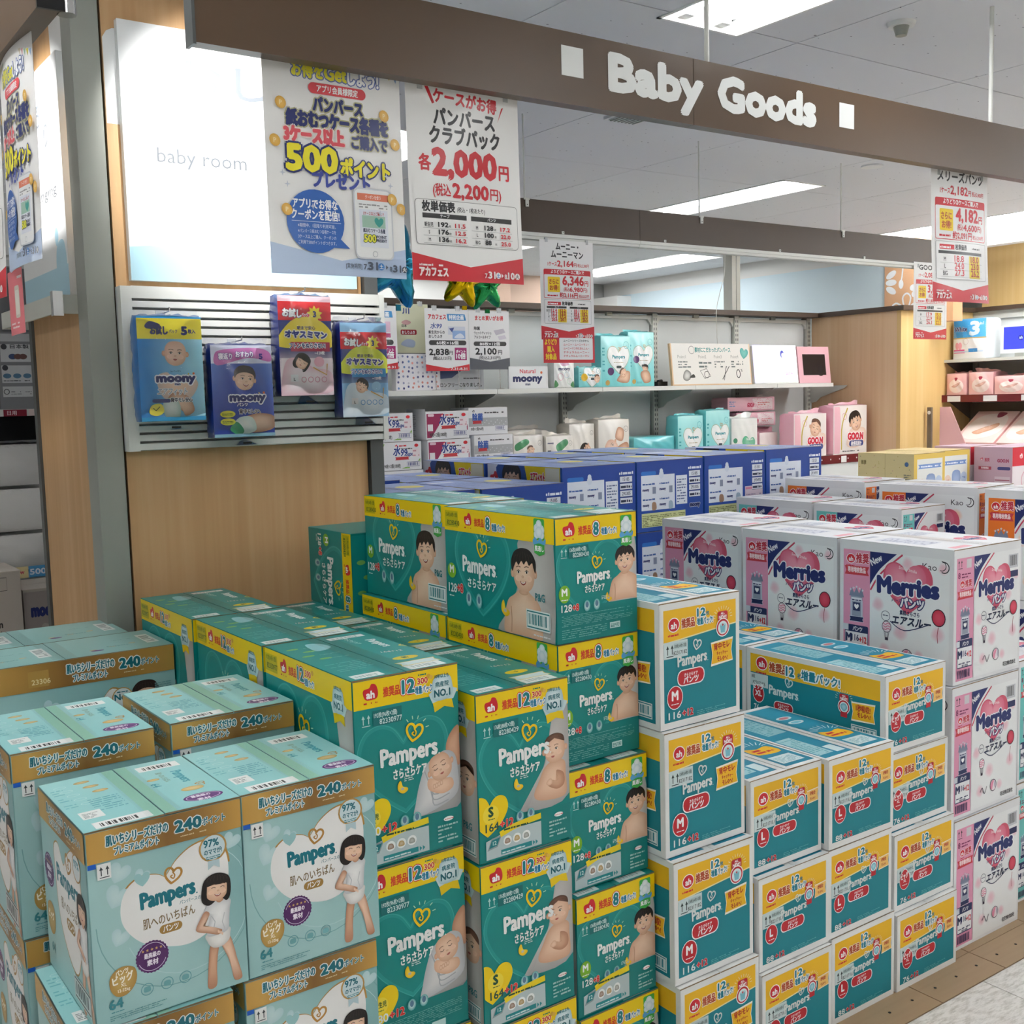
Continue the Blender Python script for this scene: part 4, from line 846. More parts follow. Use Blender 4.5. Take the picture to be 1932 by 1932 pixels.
def blue_top(H, right):
    c = Cv(H); c.rect(0, 0, 1, H, '#7f97cd', '#8ea3d4')
    if right: c.ell(.5, H*.6, .3, .3, '#e8d95a'); c.text('moony', .5, H*.25, .15, '#22357a', .08, al='c', sx=.8)
    else: c.micro(.1, H*.2, .8, H*.5, 12, '#5f78b8', 4, .5); c.rect(.1, H*.75, .6, .2, '#dfe3ee')
    return c
# ---- white wipes cartons
def wipes_carton(H, kind):
    c = Cv(H); c.rect(0, 0, 1, H, '#e3e4e6'); dk = {'green': '#86b35c', 'magenta': '#9b2456', 'silver': '#a9abad'}[kind]
    if kind == 'silver':
        c.rect(0, H*.3, 1, H*.32, dk)
        for k in range(12): c.ell(.35 + .055*k, H*(.36 + .2*((k*7) % 5)/5), .012, None, '#d5d7da', n=8)
        c.text('除菌', .1, H*.52, .13, '#2d56a5', .06, sx=.75); ribbon(c, .1, H*.4, .22, .07, '#c03038'); c.text('80枚×12個(960枚)', .05, H*.16, .06, '#333', .02, sx=.5); c.micro(.4, H*.78, .5, .04, 1, '#444', 3, .8); ah(c, .12, H*.86, .035, '#555', '#eee', None)
        barcode(c, .66, H*.12, .28, H*.2, '#e3e4e6', '#2b3b80', '#2b3b80'); return c
    if kind == 'magenta': c.poly([(.02, .03), (.02, H*.92), (.38, H*.92), (.3, H*.5), (.12, .03)], dk); c.rrect(.05, H*.82, .14, .05, .02, '#e7c9d4'); c.rect(.04, H*.3, .12, H*.24, '#e8e5e6'); c.rect(.95, H*.3, .02, H*.2, dk)
    else: c.poly([(.0, H*.6), (.0, H*.95), (.1, H*.95)], dk); c.poly([(.5, .03), (.7, H*.16), (.7, .03)], dk); c.poly([(.88, H*.25), (.97, H*.4), (.97, H*.25)], dk)
    ah(c, .38, H*.86, .035, '#d2202f', '#fff', None); c.micro(.45, H*.84, .18, .04, 1, '#d2202f', 6, .8)
    c.text('水', .3, H*.55, .16, '#1d3a8a', .04, sx=.8, skew=.2); c.text('99', .48, H*.5, .15, '#1d3a8a', .03, sx=.8, skew=.15); c.text('Super', .62, H*.5, .09, '#1d3a8a', .04, sx=.7, skew=.2); c.micro(.5, H*.74, .3, .03, 1, '#444', 3, .8)
    ribbon(c, .36, H*.36, .32, .07, '#c03038'); c.text('90枚×12個(1080枚)', .08, H*.1, .07, '#333', .02, sx=.5)
    c.ell(.88, H*.86, .05, .035, '#d2202f'); c.rect(.78, H*.45, .18, H*.3, '#eadfe2'); c.micro(.79, H*.48, .16, H*.24, 3, '#d09aa6', 5, .7)
    barcode(c, .62, H*.1, .34, H*.2, '#e3e4e6', '#2b3b80', '#2b3b80')
    return c
def plain_side(H, col, ink, seed=4):
    c = Cv(H); c.rect(0, 0, 1, H, col); c.micro(.2, H*.1, .3, H*.75, 12, ink, seed, .35); return c
def cream_side(H):
    c = Cv(H); c.rect(0, 0, 1, H, '#dccb95'); r = random.Random(5)
    for k in range(60): x, y = r.random(), r.random()*H; c.poly([(x, y), (x + .018, y), (x + .009, y + .018)], r.choice(('#8a8a6a', '#b8a24a', '#c99a8a')))
    c.rect(.495, 0, .01, H, '#c5b27c'); c.ell(.88, H*.85, .035, None, '#4a6c9a'); c.micro(.83, H*.62, .12, .1, 3, '#7a7a6a', 3)
    c.text('推奨', .06, H*.84, .05, '#8a7a4a', .04, sx=.7)
    return c
def cream_end(H):
    c = Cv(H); c.rect(0, 0, 1, H, '#d9b95a'); c.rect(.1, .06, .82, H - .16, '#dfe0dd'); ribbon(c, .16, H*.78, .7, .09, '#6f8fc9'); c.micro(.22, H*.8, .56, .04, 1, '#e6ecf6', 3, .8)
    c.blob([(.42, H*.68), (.66, H*.68), (.68, H*.5), (.6, H*.25), (.48, H*.25), (.4, H*.5)], '#7d93bd', '#a5b6d6', n=3)
    c.ell(.25, H*.55, .11, None, '#dcc3b4', n=18); c.ell(.8, H*.58, .11, None, '#b5c4dc', n=18); c.rect(.16, H*.24, .12, .08, '#3f5fa8'); c.micro(.65, H*.2, .22, .1, 3, '#c98a6a', 5); c.micro(.19, H*.53, .12, .05, 2, '#b5502a', 2); c.micro(.74, H*.56, .12, .05, 2, '#3f5fa8', 2)
    return c
def mauve_face(H):
    c = Cv(H); c.rect(0, 0, 1, H, '#caa9b9'); ah(c, .2, H*.82, .045, '#c4566a', '#ecdde2', None); c.text('推奨', .28, H*.79, .07, '#b5475c', .04, sx=.7); c.rect(.12, H*.66, .34, .08, '#b04a5c'); c.text('専用増枚数品', .29, H*.675, .04, '#ecdde2', .04, al='c', sx=.6)
    c.text('GOO.N', .62, H*.78, .08, '#a03a58', .08, sx=.8); c.rrect(.62, H*.66, .34, .08, .04, '#4a4a80'); c.rect(.55, H*.1, .4, H*.46, '#dcc9d2'); c.rect(.56, H*.5, .38, .02, '#a03a58'); c.rect(.56, H*.25, .38, .015, '#a03a58'); c.micro(.58, H*.3, .34, H*.16, 4, '#9a7f92', 3)
    c.stroke(catmull([(.12, H*.42), (.2, H*.36), (.32, H*.37), (.4, H*.42)], 4, False), .015, '#b891a4')
    return c
def red_white_face(H):
    c = Cv(H); c.rect(0, 0, 1, H, '#dcd3d8'); c.rect(0, H*.72, 1, H*.28, '#c8283a'); ah(c, .3, H*.86, .06, '#f3e6e8', '#c8283a', None); c.ring(.5, H*.5, .18, .02, '#cf8fa2'); c.ring(.6, H*.18, .14, .02, '#c8a43a'); return c
def kraft_face(H):
    c = Cv(H); c.rect(0, 0, 1, H, '#b3aaa0'); c.text('5687', .45, H*.84, .07, '#3a3633', .02, sx=.9); c.stroke([(.35, H*.8), (.8, H*.8), (.8, H*.97), (.35, H*.97)], .008, '#3a3633', True); c.text('MADE IN JAPAN', .3, H*.7, .05, '#3a3633', .02, sx=.7)
    c.text('unicharm', .2, H*.32, .11, '#2a2522', .05, sx=.9); c.text('ユニ・チャーム', .3, H*.22, .06, '#2a2522', .03, sx=.7); c.bars(.15, .05, .7, .14, '#2a2522'); return c
def kraft_moony(H):
    c = Cv(H); c.rect(0, 0, 1, H, '#9c918c'); c.text('moony', .15, H*.55, .2, '#1f2b6b', .1, sx=.85); c.blob([(.3, H*.2), (.5, H*.15), (.6, H*.3), (.4, H*.4)], '#b0a6a0'); return c
# ================================================================ the setting
def struct(name, mb, parent=None):
    o = link(name, mb.mesh(name), parent); o['kind'] = 'structure'; return o
# floor
def floor_mat():
    m = mat('pale_vinyl_floor', '#d3d1cb', 0.35); nt = m.node_tree; b = nt.nodes['Principled BSDF']
    t = nt.nodes.new('ShaderNodeTexCoord'); n = nt.nodes.new('ShaderNodeTexNoise'); n.inputs['Scale'].default_value = 26; n.inputs['Detail'].default_value = 6; n.inputs['Roughness'].default_value = .7
    mp = nt.nodes.new('ShaderNodeMapping'); mp.inputs['Scale'].default_value = (1, 4.0, 1); mp.inputs['Rotation'].default_value = (0, 0, .5)
    r = nt.nodes.new('ShaderNodeValToRGB'); e = r.color_ramp.elements; e[0].position = .36; e[0].color = (*L('#b3b0a8'), 1); e[1].position = .56; e[1].color = (*L('#dcdad5'), 1)
    k = nt.links.new; k(t.outputs['Object'], mp.inputs[0]); k(mp.outputs[0], n.inputs['Vector']); k(n.outputs['Fac'], r.inputs['Fac']); k(r.outputs['Color'], b.inputs['Base Color']); return m
M_FLOOR = floor_mat()
M_PLANK = wood_mat('tan_vinyl_plank', '#8d7558', '#9f8667', '#ad9576', 'X', 0.8, 0.45)
b = MB(); b.box(-4, -4, -.06, 12, 11, -.004, M_FLOOR); FLOOR = struct('floor', b)
# pale tiles in front of the border, tan plank border with dots
pz = -.0035
tile = MB(); tile.box(0, 0, pz, .447, .447, 0, M_FLOOR); tile_me = tile.mesh('floor_tile')
for i in range(5):
    for j in range(4):
        o = link('floor_tile', tile_me, FLOOR); o.location = (1.62 + .45*i, 1.536 - .45*(j + 1), 0)
pl = MB(); pl.box(0, 0, pz, .272, .1035, 0, M_PLANK)
for k in range(3): pl.tube((.045 + .09*k, .052, 0), (.045 + .09*k, .052, .0006), .004, 6, M_GAP)
pl_me = pl.mesh('floor_plank')
xs = 2.351 - .275*4
for i in range(12):
    for j in range(2):
        o = link('floor_plank', pl_me, FLOOR); o.location = (xs + .275*i, 1.5375 + .105*j, 0)
for j in range(0, 10):
    for i in range(9):
        o = link('floor_tile', tile_me, FLOOR); o.location = (xs + .45*i - .2, 1.7485 + .45*j, 0)
# walls that close the hall
def wall(name, x0, y0, x1, y1, z0, z1, m):
    b = MB(); b.box(x0, y0, z0, x1, y1, z1, m); return struct(name, b)
wall('wall_back', -4, 9.0, 12, 9.1, 0, 3.2, M_WHITE); wall('wall_front', -4, -4.1, 12, -4.0, 0, 3.2, mat('cream_wall_paint', '#cfccc4', .7))
wall('wall_left', -4.1, -4, -4, 9, 0, 3.2, mat('grey_wall_paint', '#c9c8c4', .7)); wall('wall_right', 12, -4, 12.1, 9, 0, 3.2, M_WHITE)
b = MB(); b.box(6.12, 8.55, 0, 6.52, 9.0, CEIL, M_PINKWALL); struct('wall_back_pier', b)
# light blue partition behind the back shelf, pale bulkhead above it, flower panel at its near end
b = MB(); b.box(7.6, 5.55, 0, 7.7, 8.97, 2.518, M_BLUEWALL); b.box(7.6, 4.0, 2.518, 7.72, 8.97, CEIL, M_WHITE); b.box(7.42, 8.55, 0, 7.6, 8.97, 2.5, M_WHITE); struct('wall_blue_partition', b)
c = Cv(1.2, (.6, .62))
c.rect(0, 0, .62, .62, '#d3a57c', '#d8ab84')
def petal_flower(x, y, r, n, col, filled=True, a0=0):
    for k in range(n):
        a = a0 + 2*pi*k/n; px, py = x + r*.62*cos(a), y + r*.62*sin(a)
        if filled: c.heart(px, py, r*.36, col, rot=a - pi/2)
        else: c.stroke(catmull([(x, y), (x + r*.8*cos(a - .35), y + r*.8*sin(a - .35)), (x + r*1.05*cos(a), y + r*1.05*sin(a)), (x + r*.8*cos(a + .35), y + r*.8*sin(a + .35))], 4), .014, col, True)
FW = '#f2f6f8'
for k in range(3): c.ell(.06, .33 - .06*(k - 1), .05, .025, FW, rot=(.5 - .5*k))
petal_flower(.36, .28, .14, 4, FW, True, .3); petal_flower(.2, .1, .13, 5, FW, False, .3); petal_flower(.47, .5, .1, 5, FW, False, .1)
c.stroke(catmull([(.16, .6), (.17, .5), (.16, .38), (.15, .33)], 4, False), .012, FW); c.ell(.15, .31, .022, .035, FW)
c.blob([(.2, .6), (.3, .56), (.33, .42), (.24, .46)], FW); c.stroke([(.23, .58), (.31, .45)], .008, '#d3a57c'); petal_flower(.05, .58, .09, 5, FW, True, .9)
b = MB(); b.box(7.58, 4.95, 2.0, 7.7, 5.55, 2.65, M_SIGN, L('#d3a57c')); b.canvas(c, (7.58, 5.55, 2.0), (0, -1, 0), (0, 0, 1), (-1, 0, 0), 1.0, M_SIGN); struct('wall_flower_panel', b)
# ---------------------------------------------------------------- ceiling: slab, tiles, light troughs
def ceil_mat():
    m = mat('rock_wool_ceiling_board', '#e4e5e8', 0.85); nt = m.node_tree; b = nt.nodes['Principled BSDF']
    t = nt.nodes.new('ShaderNodeTexCoord'); k = nt.links.new
    mp = nt.nodes.new('ShaderNodeMapping'); mp.inputs['Scale'].default_value = (1, 1.7, 1); mp.inputs['Rotation'].default_value = (0, 0, .6)
    v = nt.nodes.new('ShaderNodeTexVoronoi'); v.inputs['Scale'].default_value = 17; v.inputs['Randomness'].default_value = 1
    n = nt.nodes.new('ShaderNodeTexNoise'); n.inputs['Scale'].default_value = 4; n2 = nt.nodes.new('ShaderNodeTexNoise'); n2.inputs['Scale'].default_value = 60
    k(t.outputs['Object'], mp.inputs[0]); k(mp.outputs[0], v.inputs['Vector']); k(t.outputs['Object'], n.inputs['Vector']); k(t.outputs['Object'], n2.inputs['Vector'])
    a = nt.nodes.new('ShaderNodeMath'); a.operation = 'MULTIPLY'; k(n.outputs['Fac'], a.inputs[0]); a.inputs[1].default_value = .17
    a2 = nt.nodes.new('ShaderNodeMath'); a2.operation = 'MULTIPLY_ADD'; k(n2.outputs['Fac'], a2.inputs[0]); a2.inputs[1].default_value = .12; k(a.outputs[0], a2.inputs[2])
    a3 = nt.nodes.new('ShaderNodeMath'); a3.operation = 'SUBTRACT'; k(a2.outputs[0], a3.inputs[0]); a3.inputs[1].default_value = .075
    l = nt.nodes.new('ShaderNodeMath'); l.operation = 'LESS_THAN'; k(v.outputs['Distance'], l.inputs[0]); k(a3.outputs[0], l.inputs[1])
    mx = nt.nodes.new('ShaderNodeMix'); mx.data_type = 'RGBA'; mx.inputs[6].default_value = (*L('#e4e5e8'), 1); mx.inputs[7].default_value = (*L('#85838a'), 1)
    k(l.outputs[0], mx.inputs[0]); k(mx.outputs[2], b.inputs['Base Color']); return m
M_CEIL = ceil_mat(); M_CEILGAP = mat('dark_ceiling_joint', '#6a696c', .9)
b = MB(); b.box(-4, -4, CEIL + .2, 12, 9, CEIL + .3, M_CEILGAP); CEILING = struct('ceiling', b)
FIX = []       # (x0, x1, y0, y1, tubes)
for (x0, x1) in ((-2.35, -2.0), (.05, .40), (2.45, 2.80), (4.85, 5.20)):
    for (y0, y1) in ((-3.2, -1.98), (-.6, .62), (1.38, 2.62), (4.22, 5.42), (6.9, 8.1)):
        if x0 > 4 and 4 < y0 < 5: y0, y1 = 4.20, 5.46
        if -1 < x0 < 1 and y0 > 4: continue
        FIX.append((x0, x1, y0, y1, 2))
for y0 in (-1.8, .6, 3.0): FIX.append((7.15, 7.80, y0, y0 + 2.3, 4))
for y0 in (-1.8, .6): FIX.append((9.6, 10.2, y0, y0 + 2.3, 4))
FIX += [(6.55, 7.05, 6.75, 8.4, 2), (3.6, 5.75, 8.3, 8.85, 4)]
TX0, TY0, TS = 2.118 - .91*6, 2.564 - .91*7, .91
me_full = None
for i in range(15):
    for j in range(14):
        x0, y0 = TX0 + TS*i, TY0 + TS*j; x1, y1 = x0 + TS, y0 + TS
        if y0 > 9 or x0 > 11.6: continue
        rects = [(x0 + .0025, x1 - .0025, y0 + .0025, y1 - .0025)]
        for (a0, a1, c0, c1, _) in FIX:
            new = []
            for (p0, p1, q0, q1) in rects:
                if a1 <= p0 or a0 >= p1 or c1 <= q0 or c0 >= q1: new.append((p0, p1, q0, q1)); continue
                if p0 < a0: new.append((p0, a0, q0, q1))
                if p1 > a1: new.append((a1, p1, q0, q1))
                m0, m1 = max(p0, a0), min(p1, a1)
                if q0 < c0: new.append((m0, m1, q0, c0))
                if q1 > c1: new.append((m0, m1, c1, q1))
            rects = new
        if not rects: continue
        if len(rects) == 1 and abs(rects[0][1] - rects[0][0] - TS + .005) < 1e-6 and abs(rects[0][3] - rects[0][2] - TS + .005) < 1e-6:
            if me_full is None:
                b = MB(); b.box(.0025, .0025, 0, TS - .0025, TS - .0025, .012, M_CEIL); me_full = b.mesh('ceiling_tile')
            me = me_full
        else:
            b = MB()
            for (p0, p1, q0, q1) in rects: b.box(p0 - x0, q0 - y0, 0, p1 - x0, q1 - y0, .012, M_CEIL)
            me = b.mesh('ceiling_tile')
        o = link('ceiling_tile', me, CEILING); o.location = (x0, y0, CEIL)
b = MB(); b.box(-4, -4, CEIL + .013, 12, 9, CEIL + .016, M_CEILGAP)
# dark backing between the tile joints, cut around the light troughs
bb = MB()
xsn = sorted(set([-4, 12] + [f[0] for f in FIX] + [f[1] for f in FIX])); ysn = sorted(set([-4, 9] + [f[2] for f in FIX] + [f[3] for f in FIX]))
for xa, xb in zip(xsn, xsn[1:]):
    for ya, yb in zip(ysn, ysn[1:]):
        mx_, my_ = (xa + xb)/2, (ya + yb)/2
        if any(f[0] < mx_ < f[1] and f[2] < my_ < f[3] for f in FIX): continue
        bb.box(xa, ya, CEIL + .013, xb, yb, CEIL + .016, M_CEILGAP)
struct('ceiling_backing', bb, CEILING)
M_TUBE = mat('fluorescent_tube', '#ffffff', .4, emit='#fbfcff', estr=TUBE)
M_REFL = mat('white_reflector', '#f1f1ee', .35)
def light_fixture(f, label, group='ceiling lights of the hall'):
    x0, x1, y0, y1, nt = f; cx, cy = (x0 + x1)/2, (y0 + y1)/2; wx, wy = (x1 - x0)/2, (y1 - y0)/2
    t = empty('ceiling_light', (cx, cy, CEIL)); tag(t, label, 'ceiling light', group)
    b = MB(); h = .085
    for s in (-1, 1):
        b.prism([(s*wx, -.004), (s*(wx - .012), -.004), (s*(wx - .05), h), (s*wx, h)], 'Y', -wy, wy, M_REFL)
        b.box(-wx, s*wy - .0 if s < 0 else wy - .012, -.004, wx, s*wy + .012 if s < 0 else wy, h, M_REFL)
    b.box(-wx, -wy, h, wx, wy, h + .006, M_REFL)
    n = nt // 2 if nt == 4 else 1
    link('trough', b.mesh('trough'), t)
    xsn = [(-wx*.45, wx*.45) if nt == 2 else None][0]
    pos = [-wx*.45, wx*.45] if nt == 2 else [-wx*.75, -wx*.28, wx*.28, wx*.75]
    ridge = MB()
    ridge.prism([(-.03, h), (.03, h), (0, .045)], 'Y', -wy + .02, wy - .02, M_REFL)
    link('reflector_ridge', ridge.mesh('reflector_ridge'), t)
    for x in pos:
        e = MB(); e.tube((x, -wy + .05, .034), (x, wy - .05, .034), .0145, 8, M_TUBE); link('tube', e.mesh('tube'), t)
        for s in (-1, 1):
            k = MB(); k.box(x - .02, s*(wy - .05) - .0, .01, x + .02, s*(wy - .012), h, M_WMETAL); link('lamp_holder', k.mesh('lamp_holder'), t)
    return t
n_l = 0
for f in FIX:
    if f[:2] == (2.45, 2.80) and f[2] == 1.38: lab, g = 'two-tube ceiling light with small printed sticker above the brown sign beam', None
    elif f[0] == 4.85 and 4 < f[2] < 5: lab, g = 'long bright ceiling light seen between the two brown beams', None
    elif f[0] == 7.15 and f[2] == 3.0: lab, g = 'wide bright ceiling light at the right edge over the wood wall', None
    elif f[0] == 6.55: lab, g = 'ceiling light glowing above the pale blue partition', None
    elif f[0] == 3.6: lab, g = 'broad glowing ceiling light by the back wall, above the blue balloon', None
    elif f[0] == 4.85 and f[2] > 6: lab, g = 'farthest ceiling light, by the back wall behind the beige pier', None
    else: lab, g = 'recessed white ceiling light outside the view of the photograph', 'ceiling lights out of view'
    t = light_fixture(f, lab, g)
    if lab.startswith('two-tube'):
        c = Cv(.8); c.rect(0, 0, 1, .8, '#e9eae8'); c.text('LED', .5, .3, .2, '#3a3f8a', .04, al='c'); c.micro(.3, .62, .4, .1, 1, '#b0a030', 3, .9); c.micro(.15, .08, .7, .12, 1, '#222', 4, .9)
        b = MB(); b.canvas(c, (.135, .575, .03), (-.0, 1, 0), (-.6, 0, .8), (-.8, 0, -.6), .05, M_PAPER); link('sticker', b.mesh('sticker'), t)
# smoke detectors, speaker plate, round downlight covers
def detector(x, y, label, r=.045):
    t = empty('ceiling_detector', (x, y, CEIL)); tag(t, label, 'detector')
    b = MB(); b.tube((0, 0, 0), (0, 0, -.012), r, 20, M_WHITE, r2=r*.9); link('base_plate', b.mesh('base_plate'), t)
    b = MB(); b.tube((0, 0, -.012), (0, 0, -.04), r*.55, 16, M_POST, r2=r*.38); link('sensor', b.mesh('sensor'), t)
detector(3.155, 2.255, 'round sprinkler-like detector on the ceiling above the end of the lettering')
def disc(x, y, label, r=.06):
    b = MB(); b.tube((0, 0, 0), (0, 0, -.008), r, 24, M_WHITE); o = link('ceiling_disc', b.mesh('ceiling_disc'), None, (x, y, CEIL)); tag(o, label, 'ceiling disc')
disc(4.97, 3.72, 'flat white disc on the ceiling right of the hanging rod', .055); disc(5.9, 3.35, 'flat white disc on the ceiling right of the far poster', .055)
b = MB(); b.box(-.085, -.06, -.012, .085, .06, 0, M_WHITE); b.box(-.07, -.045, -.016, .07, .045, -.012, M_GPANEL)
for k in range(7): b.box(-.066 + .02*k, -.042, -.019, -.058 + .02*k, .042, -.016, M_POST)
o = link('ceiling_vent', b.mesh('ceiling_vent'), None, (3.18, 3.575, CEIL)); tag(o, 'small white slotted vent plate on the ceiling below the sign beam', 'vent')
# ================================================================ brown header beams
def rod(name, x, y, z0, z1, r, parent): 
    b = MB(); b.tube((x, y, z0), (x, y, z1), r, 10, M_WMETAL); return link(name, b.mesh(name), parent)
t = empty('sign_beam', (.757, 2.0, 2.148)); tag(t, 'long brown sign beam with white Baby Goods lettering, hanging on rods', 'sign', None)
b = MB(); b.box(0, 0, 0, 1.23, .033, .155, M_BROWN); link('beam_panel', b.mesh('beam_panel'), t)
b = MB(); b.box(1.2315, 0, 0, 5.2, .033, .155, M_BROWN); link('beam_panel', b.mesh('beam_panel'), t)
b = MB(); b.box(-.006, -.002, -.004, 0, .035, .157, M_POSTD); link('end_cap', b.mesh('end_cap'), t)
c = Cv(.2, None)
LET = '#eef0ee'
# lettering in metres along the beam (0 = left end)
SQ = .062
c.rect(1.584 - .757, .060, SQ, .064, LET)
W = c.text('Baby', 1.725 - .757, .050, .078, LET, .09, sx=1.0, w=.29)
W = c.text('Goods', 2.075 - .757, .050, .078, LET, .09, sx=1.0, w=.355)
c.rect(2.53 - .757, .058, SQ, .064, LET)
b = MB(); b.canvas(c, (0, 0, 0), (1, 0, 0), (0, 0, 1), (0, -1, 0), 1.0, M_SIGN, z0=.0008); link('lettering', b.mesh('lettering'), t); t.children[-1]['label'] = 'white lettering and squares'
for x in (2.05, 3.27, 4.9): rod('hanging_rod', x - .757, .0165, .155, CEIL - 2.148, .0065, t)
t2 = empty('sign_beam', (.48, 1.955, 2.148)); tag(t2, 'brown beam at the upper left corner running away from the camera', 'sign')
b = MB(); b.box(0, 0, 0, .037, 2.4, .155, M_BROWN); link('beam_panel', b.mesh('beam_panel'), t2)
b = MB(); b.box(-.002, -.006, -.003, .039, 0, .157, M_BLACK); link('end_cap', b.mesh('end_cap'), t2)
c = Cv(.2); c.text('P', .2, .04, .075, LET, .1, al='c', w=.045)
b = MB(); b.canvas(c, (0, .62, 0), (0, -1, 0), (0, 0, 1), (-1, 0, 0), 1.0, M_SIGN, z0=.0008); link('lettering', b.mesh('lettering'), t2)
b = MB(); b.tube((.05, .02, .0), (.05, .02, .16), .016, 10, M_CHROME); link('bracket', b.mesh('bracket'), t2)
rod('hanging_rod', .018, .4, .155, CEIL - 2.148, .0065, t2); rod('hanging_rod', .018, 1.9, .155, CEIL - 2.148, .0065, t2)
# second beam, over the back of the aisle
t3 = empty('header_rail_beam', (2.73, 3.75, 2.18)); tag(t3, 'plain dark brown beam with white rail farther back below the ceiling lights', 'beam')
for (xa, xb) in ((0, .66), (.662, 2.9)):
    b = MB(); b.box(xa, 0, .0, xb, .03, .133, M_BROWND); link('beam_panel', b.mesh('beam_panel'), t3)
    b = MB(); b.box(xa, -.004, -.014, xb, .034, .0, M_WMETAL); b.box(xa, .004, -.026, xb, .026, -.014, M_WMETAL); b.box(xa, .010, -.030, xb, .020, -.026, M_POST); link('rail', b.mesh('rail'), t3)
for x in (2.775, 3.768, 4.776):
    r_ = rod('hanging_rod', x - 2.73, .012, .133, CEIL - 2.18, .004, t3)
    b = MB(); b.box(x - 2.73 - .014, -.004, .128, x - 2.73 + .014, .034, .136, M_WMETAL); b.box(x - 2.73 - .008, -.006, .10, x - 2.73 + .008, -.002, .13, M_WMETAL); b.tube((x - 2.73, -.0065, .108), (x - 2.73, -.0055, .108), .0025, 8, M_BLACK); link('clamp', b.mesh('clamp'), t3)
for x in (2.96, 3.54, 4.3, 4.95):
    b = MB(); b.box(x - 2.73 - .006, -.003, .002, x - 2.73 + .006, 0, .013, M_WMETAL); b.tube((x - 2.73, -.0035, .0075), (x - 2.73, -.0029, .0075), .0022, 8, M_POSTD); link('screw_plate', b.mesh('screw_plate'), t3)
# ================================================================ pillar with two laminated faces, posts and sign panels
pr = empty('wall_pillar', (0, 0, 0)); pr['kind'] = 'structure'
pil = MB(); pil.box(.835, 2.965, 0, 1.60, 3.64, CEIL, M_GAP); core = struct('pillar_core', pil, pr)
b = MB(); b.box(.872, 2.95, 0, 1.575, 2.965, CEIL, M_WOOD); struct('front_board', b, pr)
b = MB(); b.box(.82, 3.035, 0, .835, 3.625, CEIL, M_WOOD); struct('side_board', b, pr)
b = MB(); b.box(.795, 2.94, 0, .863, 3.028, CEIL, M_POST); o = struct('corner_post', b, pr)
b = MB(); b.box(1.579, 2.935, 0, 1.622, 2.975, CEIL, M_POSTD); struct('corner_post', b, pr)
b = MB(); b.box(.812, 3.627, 0, .838, 3.66, CEIL, M_POSTD); struct('corner_post', b, pr)
# white printed cloud on the boards
c = Cv(2, (1, .85)); c.blob([(.0, .42), (.14, .46), (.2, .36), (.2, .2), (.13, .1), (.0, -.35), (-.02, 0)], '#eceeee')
c.blob([(.0, -.16), (.05, -.14), (.03, -.22), (.0, -.24)], '#c9975f')
b = MB(); b.canvas(c, (.874, 2.95, 2.22), (1, 0, 0), (0, 0, 1), (0, -1, 0), .5, M_SIGN); o = link('printed_cloud', b.mesh('printed_cloud'), pr); o['kind'] = 'structure'
c = Cv(2, (.42, .7)); c.blob([(.42, .7), (.15, .75), (.1, .5), (.16, .2), (.3, .14), (.42, .3)], '#eceeee')
b = MB(); b.canvas(c, (.82, 3.30, 2.22), (0, -1, 0), (0, 0, 1), (-1, 0, 0), .6, M_SIGN); o = link('printed_cloud', b.mesh('printed_cloud'), pr); o['kind'] = 'structure'
def sign_panel(name, org, U, N, wd, ht, words, label):
    t = empty(name, org); tag(t, label, 'sign')
    U, N = Vector(U), Vector(N); up = Vector((0, 0, 1))
    b = MB()
    th = .022; ed = M_GPANEL
    p = [Vector((0, 0, 0)), U*wd, U*wd + up*ht, up*ht]; q = [v + N*th for v in p]
    b.add(p + q, [(0, 1, 2, 3), (0, 4, 5, 1), (1, 5, 6, 2), (2, 6, 7, 3), (3, 7, 4, 0)], m=ed); b.add(q, [(3, 2, 1, 0)] if U.cross(up).dot(N) < 0 else [(0, 1, 2, 3)], L('#f4f5f5'), M_SIGN)
    link('board', b.mesh('board'), t)
    H = ht/wd; c = Cv(H); c.rect(0, 0, 1, H, '#f3f5f6')
    words(c, H); b = MB(); b.canvas(c, N*th, U, (0, 0, 1), N, wd, M_SIGN, z0=.0004); link('print', b.mesh('print'), t)
def w1(c, H):
    c.rect(0, 0, 1, H*.125, '#b5dcec'); c.blob([(.0, H*.13), (.3, H*.125), (.6, H*.115), (1, H*.12), (1, 0), (0, 0)], '#b9e0ee', n=3)
    c.text('おしろ', .22, H*.76, .11, '#6f757c', .02, w=.62); c.text('baby room', .13, H*.47, .06, '#5f646a', .0, sx=1.05)
def w2(c, H):
    c.rect(0, 0, 1, H*.13, '#b5dcec'); c.text('おしろ', .1, H*.76, .11, '#6f757c', .02, w=.5); c.text('り', .66, H*.66, .11, '#6f757c', .02); c.text('changing', .3, H*.44, .06, '#5f646a', 0, w=.56)
    c.blob([(.78, H*.1), (.78, H*.2), (.86, H*.24), (.95, H*.22), (.97, H*.1)], '#b5dcec'); c.ell(.8, H*.26, .035, .05, '#b5dcec')
sign_panel('lit_sign', (.905, 2.949, 1.829), (1, 0, 0), (0, -1, 0), .645, .645, w1, 'large white sign panel lit by a spotlight on the wood pillar front')
sign_panel('lit_sign', (.819, 3.60, 1.805), (0, -1, 0), (-1, 0, 0), .50, .62, w2, 'white sign panel on the pillar side face, leftmost of the two lit panels')
b = MB(); b.box(.745, 3.06, 1.752, .752, 3.70, 1.80, M_GMETAL); b.box(.752, 3.06, 1.752, .82, 3.075, 1.80, M_GMETAL); b.box(.74, 3.05, 1.745, .765, 3.075, 1.808, M_CHROME); b.box(.752, 3.68, 1.752, .82, 3.70, 1.80, M_GMETAL)
